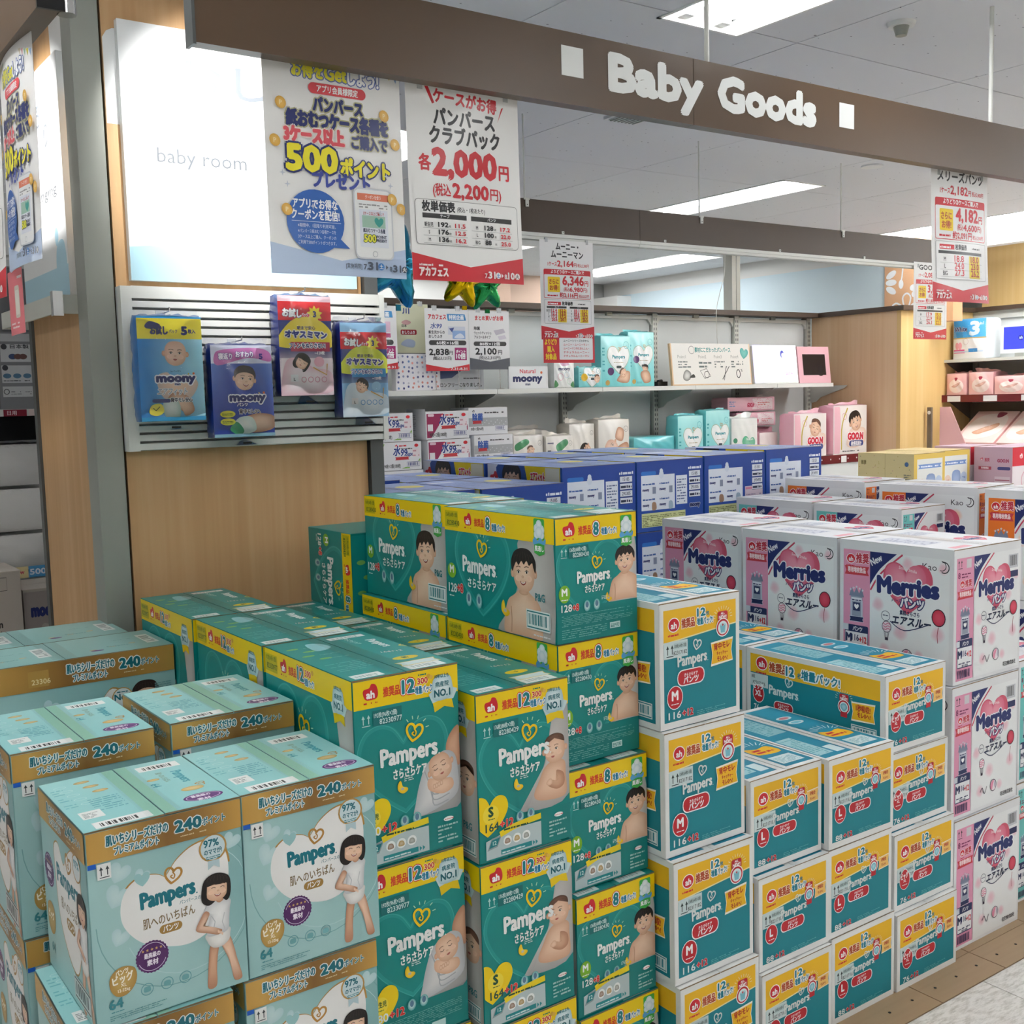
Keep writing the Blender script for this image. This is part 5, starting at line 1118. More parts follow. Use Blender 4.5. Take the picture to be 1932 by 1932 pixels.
o = link('sign_bracket', b.mesh('sign_bracket')); tag(o, 'grey metal bracket bar under the side sign panel of the pillar', 'bracket')
# ================================================================ slatted display board
t = empty('slat_display_board', (.868, 2.905, 1.392)); tag(t, 'white slatted display board on the pillar holding four hanging packs', 'slatwall')
W_, H_ = .757, .42
b = MB(); b.box(.0, .03, .0, W_, .044, H_, M_GPANEL); link('back_plate', b.mesh('back_plate'), t)
for (a, q) in ((0, .028), (W_ - .016, W_)): b = MB(); b.box(a, 0, 0, q, .03, H_, M_WMETAL); link('side_rail', b.mesh('side_rail'), t)
b = MB(); b.box(.0281, .001, H_ - .03, W_ - .0161, .03, H_ + .001, M_WMETAL); link('top_rail', b.mesh('top_rail'), t)
sl = MB(); sl.prism([(.002, .0), (.014, -.001), (.029, .010), (.029, .0195), (.006, .0155), (.002, .0155)], 'X', .028, W_ - .016, M_WMETAL); sl_me = sl.mesh('slat')
for k in range(17): o = link('slat', sl_me, t); o.location = (0, 0, .003 + .0228*k)
# ================================================================ cartons
_KINDS = {}
def carton_kind(key, name, w, d, h, body, end, side, tops, seam=True, m=None, back=None):
    "build one carton of a kind: carton_body with its print, two lid flaps with theirs and a strip of tape"
    m = m or M_CARD
    t = empty(name, (0, 0, 0))
    b = MB(); r = .0025; hb = h - .0035; out = []
    for (cx, cy, a0) in ((w - r, r, -90), (w - r, d - r, 0), (r, d - r, 90), (r, r, 180)):
        for k in range(3): a = radians(a0 + 45*k); out.append((cx + r*cos(a), cy + r*sin(a)))
    n = len(out); vs = [(x, y, 0) for x, y in out] + [(x, y, hb) for x, y in out]
    b.add(vs, [(i, (i + 1) % n, n + (i + 1) % n, n + i) for i in range(n)] + [tuple(reversed(range(n))), tuple(range(n, 2*n))], L(body), m)
    b.canvas(end, (.0012, 0, .0005), (1, 0, 0), (0, 0, 1), (0, -1, 0), w - .0024, m)
    b.canvas(side, (0, d - .0012, .0005), (0, -1, 0), (0, 0, 1), (-1, 0, 0), d - .0024, m)
    link('carton_body', b.mesh('carton_body'), t)
    for k in (0, 1):
        b = MB(); fw = w/2 - .0007
        x0 = 0 if k == 0 else -fw
        b.box(x0 + (0 if k == 0 else 0), .0008, 0, x0 + fw, d - .0008, .0028, m, L(body))
        if tops[k] is not None: b.canvas(tops[k], (x0 + .0005, .0012, .0028), (1, 0, 0), (0, 1, 0), (0, 0, 1), fw - .001, m)
        # darker board edge along the cut side of the flap
        b.add([(x0, .0006, 0), (x0 + fw, .0006, 0), (x0 + fw, .0006, .0028), (x0, .0006, .0028)], [(0, 1, 2, 3)], L('#8a7352'), m)
        o = link('flap', b.mesh('flap'), t); o.location = (0 if k == 0 else w, 0, hb + .0004)
    b = MB(); b.add([(w/2 - .026, .004, 0), (w/2 + .026, .004, 0), (w/2 + .026, d - .004, 0), (w/2 - .026, d - .004, 0)], [(0, 1, 2, 3)], m=M_TAPE); o = link('packing_tape', b.mesh('packing_tape'), t); o.location = (0, 0, h + .0012); o['label'] = 'clear packing tape along the seam'
    _KINDS[key] = [t, w, d, h, False]
    return t
def put(key, x, y, z, label, group=None, rz=0.0, lift=0.0, rot=None, jit=True):
    K = _KINDS[key]; t = K[0]
    if K[4]: t = copy_tree(t)
    else: K[4] = True
    w, d, h = K[1:4]; rz = radians(rz)
    if rot is None:
        # rotate about the carton's centre
        cx, cy = x + w/2, y + d/2
        t.location = (cx - (w/2*cos(rz) - d/2*sin(rz)), cy - (w/2*sin(rz) + d/2*cos(rz)), z); t.rotation_euler = (0, 0, rz)
    else: t.location = (x, y, z); t.rotation_euler = rot
    fl = [c for c in t.children if c.name.startswith('flap')]
    fl[0].rotation_euler = (0, -lift*.6, 0); fl[1].rotation_euler = (0, lift, 0)
    if lift > 0.001:
        for c in t.children:
            if c.name.startswith('packing_tape'): c.location.z = h + .0012 + lift*w*.42
    tag(t, label, 'carton', group)
    return t
# sizes measured along the row: width, depth, height
dP = dict(w=.2345, d=.262, h=.2985); dN = dict(w=.2155, d=.372, h=.3405); dS = dict(w=.2155, d=.368, h=.3205)
dG = dict(w=.2125, d=.405, h=.2515); dM = dict(w=.2375, d=.42, h=.2673); dL = dict(w=.2395, d=.408, h=.216); dX = dict(w=.252, d=.452, h=.1985)
dR = dict(w=.314, d=.362, h=.3595); dB = dict(w=.36, d=.49, h=.278)
H_ = lambda q: q['h']/q['w']; S_ = lambda q: q['h']/q['d']; T_ = lambda q: q['d']/(q['w']/2)
carton_kind('P', 'premium_nappy_carton', **dP, body='#8fbebe', end=premium_front(H_(dP)), side=premium_side(S_(dP)), tops=[premium_top(T_(dP), 0), premium_top(T_(dP), 1)])
carton_kind('PW', 'wide_nappy_carton', .485, .215, .315, '#8fbebe', premium_wide(.315/.485), premium_side(.315/.215), [premium_wide_top(.215/.2425, 0), premium_wide_top(.215/.2425, 1)])
carton_kind('P3', 'premium_nappy_carton', .2345, .272, .3145, '#8fbebe', premium_front(.3145/.2345), premium_side(.3145/.272), [premium_top(.272/.11725, 0), premium_top(.272/.11725, 1)])
carton_kind('N', 'newborn_nappy_carton', **dN, body='#00827f', end=carton_end_tall(H_(dN), 'N'), side=carton_side_tall(S_(dN), 'N'), tops=[top_teal(T_(dN), 0, '新'), top_teal(T_(dN), 1, '新')])
carton_kind('Ni', 'newborn_nappy_carton', **dN, body='#00827f', end=carton_end_tall(H_(dN), 'N', True), side=carton_side_tall(S_(dN), 'N'), tops=[top_teal(T_(dN), 0), top_teal(T_(dN), 1)])
carton_kind('S', 'small_size_nappy_carton', **dS, body='#00827f', end=carton_end_tall(H_(dS), 'S'), side=carton_side_tall(S_(dS), 'S'), tops=[top_teal(T_(dS), 0), top_teal(T_(dS), 1)])
carton_kind('G', 'medium_size_nappy_carton', **dG, body='#00827f', end=carton_end_M(H_(dG)), side=carton_side_M(S_(dG)), tops=[top_teal(T_(dG), 0, 'M'), top_teal(T_(dG), 1, 'M')])
carton_kind('Gp', 'medium_size_nappy_carton', **dG, body='#00827f', end=carton_end_M(H_(dG), True), side=carton_side_M(S_(dG)), tops=[top_teal(T_(dG), 0, 'M'), top_teal(T_(dG), 1, 'M')])
carton_kind('M', 'nappy_pants_carton', **dM, body='#e6e7e5', end=trouser_end(H_(dM), 'M', '116', ('128枚(64枚×2個)', '82317182'), True), side=trouser_side(S_(dM), 'M', '116', ('128枚', '82317182')), tops=[trouser_top(T_(dM), 0), trouser_top(T_(dM), 1)], m=M_MATTECARD)
carton_kind('L', 'nappy_pants_carton', **dL, body='#e6e7e5', end=trouser_end(H_(dL), 'L', '88', ('100枚(50枚×2個)', '82317189'), False), side=trouser_side(S_(dL), 'L', '88', ('100枚', '82317189')), tops=[trouser_top(T_(dL), 0), trouser_top(T_(dL), 1)], m=M_MATTECARD)
carton_kind('X', 'nappy_pants_carton', **dX, body='#e6e7e5', end=trouser_end(H_(dX), 'ビッグ', '76', ('88枚(44枚×2個)', '82317196'), False), side=trouser_side(S_(dX), 'ビッグ', '76', ('88枚', '82317196')), tops=[trouser_top(T_(dX), 0), trouser_top(T_(dX), 1)], m=M_MATTECARD)
for key, tone in (('Rp', '#e39ab8'), ('Rt', '#6fc7c4'), ('Ro', '#ef7a24')):
    q = dict(dR)
    if key == 'Rt': q = dict(w=.258, d=.385, h=.3595)
    if key == 'Ro': q = dict(w=.262, d=.40, h=.379)
    carton_kind(key, 'heart_nappy_carton', **q, body='#e4e5e8', end=heart_carton(H_(q), tone, True), side=heart_carton(S_(q), tone), tops=[heart_top(T_(q), 0), heart_top(T_(q), 1)], m=M_MATTECARD)
carton_kind('Ba', 'blue_nappy_carton', **dB, body='#2453a6', end=blue_info(H_(dB), ('15185', '293305')), side=blue_side(S_(dB)), tops=[blue_top(T_(dB), 0), blue_top(T_(dB), 1)])
carton_kind('Bb', 'blue_nappy_carton', **dB, body='#2453a6', end=blue_info(H_(dB), ('15151', '293493'), True), side=blue_side(S_(dB)), tops=[blue_top(T_(dB), 0), blue_top(T_(dB), 1)])
# ---------------------------------------------------------------- front row of stacks
LV = {1: ['only'], 2: ['bottom', 'top'], 3: ['bottom', 'middle', 'top'], 4: ['bottom', 'second lowest', 'second highest', 'top'], 5: ['bottom', 'second lowest', 'middle', 'second highest', 'top']}
rj = random.Random(3)
def stack(keys, x, y, what, where, offs=None, top_lift=.0, group=None, z0=0.0):
    z = z0; n = len(keys); out = []
    for k, key in enumerate(keys):
        h = _KINDS[key][3]; dx, dy, rz = (offs or {}).get(k, (rj.uniform(-.0012, .0012), rj.uniform(-.004, .004), rj.uniform(-.35, .35)))
        lab = '%s, %s of %s' % (what if isinstance(what, str) else what[k], LV[n][k], where)
        out.append(put(key, x + dx, y + dy, z, lab, group, rz, top_lift if k == n - 1 else 0.0))
        z += h + .0022
    return out
stack(['P', 'P', 'P'], .386, 1.622, 'pale teal gold-banded girl carton', 'the nearest left stack of three', {2: (0, 0, .6), 1: (-.028, -.008, -.6), 0: (-.01, .0, .3)}, .012)
stack(['P', 'P', 'P'], .6225, 1.625, 'pale teal gold-banded carton with girl', 'the stack touching the newborn carton stack', {2: (0, 0, .2), 1: (-.008, 0, -.2), 0: (0, 0, 0)}, .006)
stack(['P3', 'P3', 'P3'], .352, 1.922, 'pale teal gold-banded carton', 'the leftmost stack, second row', {2: (0, 0, .4), 1: (.004, .0, -.2), 0: (0, 0, 0)}, .008)
stack(['P3', 'P3', 'P3'], .619, 1.925, 'pale teal gold-banded carton', 'the second-row stack touching the yellow-lidded row', {2: (-.003, 0, .5), 1: (-.005, 0, 0), 0: (-.005, 0, 0)}, .008)
stack(['PW', 'PW', 'PW'], .361, 2.581, 'wide pale teal carton with dark-haired child', 'the wide stack behind the gold-banded ones', {2: (0, 0, 0), 1: (0, .0, .2), 0: (0, 0, 0)}, .004)
stack(['PW', 'PW', 'PW'], .322, 2.80, 'wide pale teal carton', 'the farthest wide stack beside the pillar', {2: (0, 0, 0), 1: (0, .0, .0), 0: (0, 0, 0)}, .004)
stack(['Ni', 'Ni', 'N'], .8605, 1.700, 'yellow-lidded teal carton with sleeping newborn', 'the front newborn stack', {2: (0, 0, 0), 1: (-.002, -.004, .2), 0: (.002, -.006, -.2)}, .006)
stack(['N', 'N', 'N'], .8575, 2.078, 'yellow-lidded teal newborn carton', 'the second newborn stack from the front', {2: (0, 0, 0), 1: (0, 0, 0), 0: (0, 0, 0)}, .004)
stack(['N', 'N', 'N'], .852, 2.455, 'yellow-lidded teal newborn carton', 'the farthest newborn stack, against the pillar', {2: (-.002, 0, 0), 1: (0, 0, 0), 0: (0, 0, 0)}, .004)
stack(['S', 'S', 'S'], 1.093, 1.672, 'yellow-lidded teal infant carton', 'the front small-size stack', {2: (0, 0, .1), 1: (-.003, -.005, 0), 0: (.0, -.006, .3)}, .006)
stack(['S', 'S', 'S'], 1.093, 2.048, 'yellow-lidded teal small-size carton', 'the stack behind the front small-size stack', {k: (0, 0, 0) for k in range(3)}, .004)
stack(['S', 'S', 'S'], 1.091, 2.42, 'yellow-lidded teal small-size carton', 'the rear small-size stack before the pillar', {k: (0, 0, 0) for k in range(3)}, .004)
stack(['Gp', 'Gp', 'Gp', 'G', 'G'], 1.331, 1.727, 'yellow-lidded teal toddler carton', 'the tallest front stack', {4: (-.004, 0, 0), 3: (.001, .006, .1), 2: (.0, -.018, -.2), 1: (-.003, -.04, .2), 0: (.0, -.045, -.2)}, .004)
stack(['G', 'G', 'G', 'G', 'G'], 1.338, 2.15, 'yellow-lidded teal toddler carton', 'the stack behind the tallest front stack', {4: (.012, .0, 0), 3: (-.004, .0, .0), 2: (0, 0, 0), 1: (0, 0, 0), 0: (0, 0, 0)}, .004)
stack(['G', 'G', 'G'], 1.316, 2.572, 'teal toddler carton under the upright one', 'the low stack against the pillar', {k: (0, 0, 0) for k in range(3)}, 0)
# one carton stood on its end: its lid faces right (towards the aisle front), print turned a quarter turn
put('G', 1.3165, 2.824, .762, 'teal carton stood on end with sideways lettering, before the wood pillar', rot=(pi/2, 0, 0))
stack(['M', 'M', 'M', 'M'], 1.5485, 1.628, 'teal pants carton with red letter M', 'the front medium pants stack', {3: (-.001, .044, .3), 2: (-.0005, .031, -.1), 1: (0, .008, -.2), 0: (.004, -.004, -.2)}, .02)
stack(['L', 'L', 'L'], 1.798, 1.632, 'teal pants carton with red letter L', 'the low stack beside the medium ones', {2: (-.003, .020, 0), 1: (.0, .0, .1), 0: (-.002, -.010, .2)}, .016)
stack(['L', 'L', 'L'], 2.046, 1.634, 'teal pants carton with red letter L', 'the stack left of the extra-large ones', {2: (-.004, .0, -.6), 1: (-.007, .002, 0), 0: (.008, .003, 0)}, .014)
stack(['X', 'X', 'X', 'X'], 2.302, 1.636, 'teal extra-large pants carton', 'the front extra-large pants stack', {3: (-.008, .034, .3), 2: (0, .03, 0), 1: (.004, .012, 0), 0: (.0, -.002, -.2)}, .006)
stack(['X', 'X', 'X', 'X'], 2.298, 2.128, 'teal extra-large pants carton', 'the stack behind the front extra-large one', {k: (0, 0, 0) for k in range(4)}, .006)
for (x, y, wh, lf) in ((2.584, 1.672, 'the nearest pink stack at the right', .004), (2.594, 2.052, 'the middle pink stack', .006), (2.622, 2.446, 'the farthest pink stack beside the blue cartons', .004)):
    stack(['Rp', 'Rp', 'Rp'], x, y, 'white carton with pink strip', wh, {2: (0 if y > 1.7 else .006, .0 if y > 1.7 else .006, 0), 1: (-.006 if y < 1.7 else 0, 0, .2), 0: (.004, -.006 if y < 1.7 else 0, 0)}, lf)
for (x, y, wh) in ((3.366, 2.388, 'the nearer turquoise stack'), (3.372, 2.786, 'the turquoise stack next to the blue cartons')):
    stack(['Rt', 'Rt', 'Rt'], x, y, 'white carton with turquoise strip', wh, {k: (0, 0, 0) for k in range(3)}, .003)
for (x, y, wh, rz) in ((3.655, 1.852, 'the orange stack at the right edge', 0), (3.665, 2.302, 'the middle orange stack', 4.0), (3.668, 2.772, 'the orange stack nearest the blue cartons', 0)):
    stack(['Ro', 'Ro', 'Ro'], x, y, 'white carton with orange strip', wh, {0: (0, 0, rz), 1: (0, 0, rz), 2: (0, 0, rz)}, .003)
# blue cartons on a low pallet
def pallet(x, y, w, d, h, label):
    t = empty('pallet', (x, y, 0)); tag(t, label, 'pallet')
    for k in range(3): b = MB(); b.box(0, k*(d - .08)/2, 0, w, k*(d - .08)/2 + .08, h - .02, M_PLANK); link('bearer', b.mesh('bearer'), t)
    for k in range(6): b = MB(); b.box(k*(w - .09)/5, 0, h - .02, k*(w - .09)/5 + .09, d, h, M_PLANK); link('deck_board', b.mesh('deck_board'), t)
PH = .126
pallet(1.78, 3.20, .74, 1.0, PH - .05, 'left wooden pallet under the leftmost blue cartons'); pallet(2.54, 3.26, 1.46, 1.0, PH, 'right wooden pallet under the row of blue cartons')
_KINDS['Ba'][3] = .278
for (x, key, y, dz, nm) in ((2.15, 'Ba', 3.205, -.05, 'lower-topped blue stack behind the teal ones'), (2.548, 'Ba', 3.262, 0, 'blue stack with white and yellow label end'), (2.915, 'Ba', 3.262, .002, 'third blue stack from the left'), (3.284, 'Bb', 3.262, .007, 'fourth blue stack from the left, with pink table'), (3.652, 'Bb', 3.262, .015, 'rightmost blue stack')):
    stack([key]*4, x, y, 'blue carton', 'the ' + nm, {k: (0, 0, 0) for k in range(4)}, .002, z0=PH + dz)
for (x, y, dz, nm) in ((2.552, 3.775, 0, 'rear blue stack behind the white and yellow label end'), (2.155, 3.72, -.05, 'rear blue stack at the left'), (1.778, 3.23, -.05, 'leftmost front blue stack'), (1.778, 3.75, -.04, 'leftmost rear blue stack'), (2.93, 3.775, .003, 'rear blue stack, second from the right'), (3.31, 3.775, .006, 'rear blue stack at the right')):
    stack(['Ba']*4, x, y, 'blue carton', 'the ' + nm, {k: (0, 0, 0) for k in range(4)}, .002, z0=PH + dz)
# ---- cartons farther back on the right
carton_kind('C', 'cream_nappy_carton', .29, .37, .38, '#d9c68e', cream_end(.38/.29), cream_side(.38/.37), [plain_side(.37/.145, '#d8c28a', '#b59c5c'), plain_side(.37/.145, '#d8c28a', '#b59c5c', 7)], m=M_MATTECARD)
carton_kind('V', 'mauve_nappy_carton', .30, .24, .383, '#caa9b9', red_white_face(.383/.30), mauve_face(.383/.24), [plain_side(.24/.15, '#cdb0be', '#a98a9c'), plain_side(.24/.15, '#cdb0be', '#a98a9c', 7)], m=M_MATTECARD)
for (x, y, nm) in ((5.372, 3.735, 'the cream stack with the open yellow side'), (5.70, 3.79, 'the second cream stack')):
    stack(['C']*3, x, y, 'cream patterned carton', nm, {k: (0, 0, 0) for k in range(3)}, .002)
for (x, y, nm) in ((6.05, 3.56, 'the nearer mauve stack before the right shelves'), (6.36, 3.56, 'the mauve stack at the right edge'), (6.06, 3.83, 'the rear mauve stack')):
    stack(['V']*3, x, y, 'dull pink carton with red lettering', nm, {k: (0, 0, 0) for k in range(3)}, .002)
# loose edge-of-view cartons beyond the nearest pink stack
stack(['Rt', 'Rt'], 2.98, 1.672 + .05, 'white carton seen behind the pink stack', 'the low stack between pink and orange', {0: (0, 0, 0), 1: (0, 0, 0)}, .003)

# ================================================================ back shelving
GY = 6.0
t = empty('back_shelving', (2.2, GY, 0)); tag(t, 'long ivory wall shelving along the back of the aisle', 'shelving')
UX = [2.2, 3.06, 3.893, 4.723, 5.559, 6.396, 7.225]
b = MB(); b.box(-.0, .06, 0, 5.05, .08, 2.08, M_GMETAL); link('back_sheet', b.mesh('back_sheet'), t)
up_me = None
for x in UX:
    b = MB(); b.box(-.022, .0, 0, .022, .06, 2.085, M_GMETAL)
    for k in range(30):
        z = 1.05 + k*.034
        for s in (-1, 1): b.box(s*.010 - .003, -.0008, z, s*.010 + .003, 0, z + .018, M_BLACK if False else M_POSTD)
    o = link('upright', b.mesh('upright'), t); o.location = (x - 2.2, 0, 0)
    for z in (1.545, .985):
        b = MB(); b.prism([(0, z), (-.36, z), (-.33, z - .022), (-.10, z - .09), (-.055, z - .125), (0, z - .135)], 'X', -.002, .002, M_GMETAL)
        # prism in (y, z) along x
        o = link('shelf_bracket', b.mesh('shelf_bracket'), t); o.location = (x - 2.2 + .02, 0, 0)
for x0, x1 in zip(UX, UX[1:]):
    w_ = x1 - x0
    b = MB(); b.box(.03, .03, 1.0, w_ - .03, .058, 2.055, M_GPANEL); o = link('back_panel', b.mesh('back_panel'), t); o.location = (x0 - 2.2, 0, 0)
    b = MB(); b.box(.022, .01, 2.045, w_ - .022, .04, 2.072, M_WMETAL); b.prism([(.022, 2.045), (.06, 2.045), (.022, 2.0)], 'Y', .012, .03, M_WMETAL); b.prism([(w_ - .022, 2.045), (w_ - .022, 2.0), (w_ - .06, 2.045)], 'Y', .012, .03, M_WMETAL)
    o = link('top_frame', b.mesh('top_frame'), t); o.location = (x0 - 2.2, 0, 0)
    b = MB(); b.box(w_*.45, -.01, 2.062, w_*.45 + .05, .01, 2.085, M_POST); o = link('frame_clip', b.mesh('frame_clip'), t); o.location = (x0 - 2.2, 0, 0)
    e = .0 if x1 < 7 else -.195
    b = MB(); b.box(.0, -.395, 1.545, w_ - .003 + e, -.0, 1.562, M_GMETAL); b.box(0, -.4, 1.537, w_ - .003 + e, -.395, 1.565, M_WMETAL); o = link('shelf_board', b.mesh('shelf_board'), t); o.location = (x0 - 2.2, 0, 0)
    q_ = -.62 if x1 > 7 else -.40; zt = 1.024 if x1 > 7 else 1.0; b = MB(); b.box(.0, q_, zt - .025, w_ - .003, -.0, zt, M_GMETAL); b.box(.0, q_ - .01, .0, w_ - .003, q_, zt - .025, M_GPANEL); o = link('deck_board', b.mesh('deck_board'), t); o.location = (x0 - 2.2, 0, 0)
b = MB(); b.box(4.2, -.638, .968, 5.02, -.631, 1.030, M_RAIL)
for k in range(6): b.tube((4.4 + .1*k, -.638, 1.0), (4.4 + .1*k, -.639, 1.0), .006, 8, M_WHITE)
b.box(4.62, -.6395, .972, 4.68, -.638, 1.02, M_WHITE); link('price_rail', b.mesh('price_rail'), t)
# dark brown cap over shelving and wood end walls
b = MB(); b.box(1.7, 5.90, 2.085, 7.28, 6.10, 2.120, M_BROWND); b.box(7.22, 5.12, 2.085, 7.34, 5.90, 2.120, M_BROWND); b.box(7.34, 5.12, 2.088, 8.26, 5.24, 2.12, M_BROWND); b.box(8.14, 3.2, 2.09, 8.30, 5.12, 2.122, M_BROWND)
o = link('shelf_cap', b.mesh('shelf_cap')); o['kind'] = 'structure'; o.name = 'trim_1'
b = MB(); b.box(7.255, 5.20, 0, 7.29, 6.0, 2.085, M_WOODP); o = struct('wall_shelf_end', b)
b = MB(); b.box(7.255, 5.165, 0, 8.26, 5.20, 2.088, M_WOODY); struct('wall_shelf_return', b)
b = MB(); b.box(8.30, 2.0, 0, 8.36, 5.165, CEIL, M_WOODY); struct('wall_right_wood', b)
# white posts and hanging cable behind the cap
for (x, y) in ((6.52, 6.12), ):
    b = MB(); b.box(x - .045, y, 2.0, x + .045, y + .09, CEIL, M_GMETAL); b.box(x + .0, y - .003, 2.0, x + .006, y, CEIL, M_POST); o = link('partition_post', b.mesh('partition_post')); tag(o, 'ivory square post rising from the shelf cap to the ceiling', 'post')
b = MB(); pts = catmull([(0, 0), (-.004, -.14), (-.012, -.28), (-.06, -.42), (-.095, -.55), (-.085, -.80)], 6, False)
for p, q in zip(pts, pts[1:]): b.tube((p[0], 0, p[1]), (q[0], 0, q[1]), .0028, 6, M_WMETAL)
o = link('hanging_cable', b.mesh('hanging_cable'), None, (6.13, 5.86, CEIL)); tag(o, 'thin white cable dangling in front of the back shelving', 'cable')
# ================================================================ posters
def sheet(name, cv, org, U, N, wd, label, cat='poster', group=None, bow=.006, parts=None, curl=0.0, m=None):
    "thin hanging sheet; org = lower left corner of the visible side"
    U, N = Vector(U), Vector(N); H = cv.h
    wp = lambda x, y: bow*sin(pi*min(max(x, 0), 1)) + curl*(1 - y/H)**2
    t = empty(name, org); tag(t, label, cat, group)
    b = MB(); n = 8; vs = []; 
    for j in range(n + 1):
        for i in range(n + 1):
            x, y = i/n, H*j/n; vs.append(U*(x*wd) + Vector((0, 0, y*wd)) + N*wp(x, y))
    fs = [(j*(n+1)+i, j*(n+1)+i+1, (j+1)*(n+1)+i+1, (j+1)*(n+1)+i) for j in range(n) for i in range(n)]
    b.add(vs, fs, L('#efeeec'), M_PAPER)
    o = link('paper_sheet', b.mesh('paper_sheet'), t)
    b = MB(); b.canvas(cv, (0, 0, 0), U, (0, 0, 1), N, wd, m or M_PAPER, warp=wp, z0=.0005); link('print', b.mesh('print'), t)
    return t
def bg(c, H, fn): c.grid(0, 0, 1, H, 8, 8, fn)
def chevron(c, col, y1=.13, ym=.075):
    n = 8; P = [(i/n, y1 + (ym - y1)*(1 - abs(2*i/n - 1))) for i in range(n + 1)]
    c.up(); c._a([(p[0], 0) for p in P] + P, [(i, i + 1, n + 2 + i, n + 1 + i) for i in range(n)], col)
def poster_points():
    H = 1.46; c = Cv(H); bg(c, H, '#f2f1ef'); chevron(c, '#b9cbe6', .2, .1)
    for k, cc in enumerate(('#8fa9c9', '#d8c9b0', '#e3d45a', '#d8c9b0', '#9fb9a0')): c.poly([(.02 + .055*k, H - .03), (.065 + .055*k, H - .025), (.045 + .055*k, H - .075)], cc)
    for k, cc in enumerate(('#d8c9b0', '#e2a9b0', '#9fc0a8', '#e3d45a', '#8fa9c9')): c.poly([(.74 + .05*k, H - .05 - .012*k), (.785 + .05*k, H - .055 - .012*k), (.77 + .05*k, H - .1 - .012*k)], cc)
    c.text('お得を', .2, 1.27, .085, '#e6dd3c', .06, ('#6a7bb5', .14), w=.22); c.text('Get', .43, 1.265, .095, '#e6dd3c', .06, ('#6a7bb5', .14), w=.16); c.text('しよう!', .6, 1.26, .085, '#ffffff', .06, ('#6a7bb5', .14), w=.23)
    c.rrect(.31, 1.165, .42, .07, .035, '#dd4a52'); c.text('アプリ会員様限定', .52, 1.182, .036, '#ffffff', .04, al='c', w=.3)
    c.text('パンパース', .52, 1.06, .075, '#25306e', .08, ('#b9b48a', .2), al='c', w=.36); c.text('紙おむつケース各種を', .52, .955, .08, '#25306e', .09, ('#b9b48a', .2), al='c', w=.74)
    c.text('3ケース以上', .13, .855, .078, '#dd5660', .1, ('#f3e3dc', .22), w=.42); c.text('ご購入で', .61, .85, .065, '#25306e', .08, ('#b9b48a', .18), w=.27)
    c.text('500', .14, .67, .16, '#f0e22e', .08, [('#25306e', .16)], w=.35); c.text('ポイント', .52, .665, .09, '#f0e22e', .08, [('#25306e', .18)], w=.37); c.text('プレゼント', .31, .575, .08, '#3a4aa0', .07, w=.42)
    c.ell(.32, .345, .205, .205, '#2a63b5', n=32); c.poly([(.42, .18), (.56, .18), (.47, .26)], '#2a63b5')
    c.text('アプリでお得な', .32, .43, .05, '#ffffff', .04, al='c', w=.32); c.text('クーポンを配信!', .32, .36, .05, '#ffffff', .04, al='c', w=.34); c.rect(.15, .34, .35, .003, '#dfe8f5')
    for k, s in enumerate(('※期間中、1回限り利用可能。', '※パンパース紙おむつ各種ケースを', '3ケース以上ご購入、クーポンの', 'ご利用で500ポイントがつきます。')): c.text(s, .19, .305 - .036*k, .02, '#dfe8f5', .0, w=.27)
    c.rrect(.6, .12, .3, .47, .04, '#c9ccd2'); c.rrect(.61, .13, .28, .45, .035, '#eceded'); c.rect(.63, .51, .24, .045, '#dd7a5c'); c.text('クーポンを使う', .75, .522, .02, '#ffffff', 0, al='c', w=.12); c.micro(.64, .46, .22, .035, 2, '#8f8f8f', 3)
    c.rect(.64, .2, .22, .25, '#dfe3ec'); c.rect(.66, .33, .18, .08, '#9fc2b0'); c.heart(.79, .37, .035, '#2f9c90'); c.text('3ケース以上ご購入で', .75, .415, .018, '#c05050', .03, al='c', w=.16); c.text('紙おむつケース各種', .75, .3, .022, '#2c3350', .04, al='c', w=.17)
    c.text('500', .67, .235, .05, '#e6e23c', .06, ('#2c4a30', .14), w=.09); c.text('POINT', .765, .262, .02, '#2c3350', .04, w=.08); c.text('PRESENT', .765, .237, .02, '#2c3350', .04, w=.08); c.ring(.75, .155, .018, .003, '#9fa5ad')
    for x, y in ((.11, H - .38), (.06, H - .62), (.12, H - 1.05), (.86, H - .38), (.94, H - .56), (.9, H - .93), (.97, H - .99)): c.ell(x, y, .036, .04, '#d9a441', '#e9bd63', n=16, rot=.6); c.text('P', x, y - .015, .03, '#f6e2ae', .03, al='c')
    for x, y in ((.1, H - .82), (.13, H - .89), (.86, H - .78), (.89, H - .84), (.8, H - 1.03), (.3, H - 1.02)): c.star(x, y, .022, '#c9cdd8', 4, .3)
    c.text('[実施期間]', .52, .055, .026, '#4a5366', .02, w=.12); c.text('7.', .655, .05, .035, '#4a5366', .05); c.text('31', .69, .05, .05, '#4a5366', .08, w=.07); c.ell(.79, .072, .024, None, '#2a7ac5'); c.text('土', .79, .06, .024, '#ffffff', .04, al='c'); c.poly([(.825, .055), (.845, .07), (.825, .085)], '#4a5366')
    c.text('8.', .855, .045, .032, '#4a5366', .04); c.text('31', .885, .042, .046, '#4a5366', .07, w=.06); c.ell(.975, .06, .022, None, '#4a5366'); c.text('火', .975, .048, .024, '#ffffff', .04, al='c')
    return c
RD, BK = '#cf2230', '#222224'
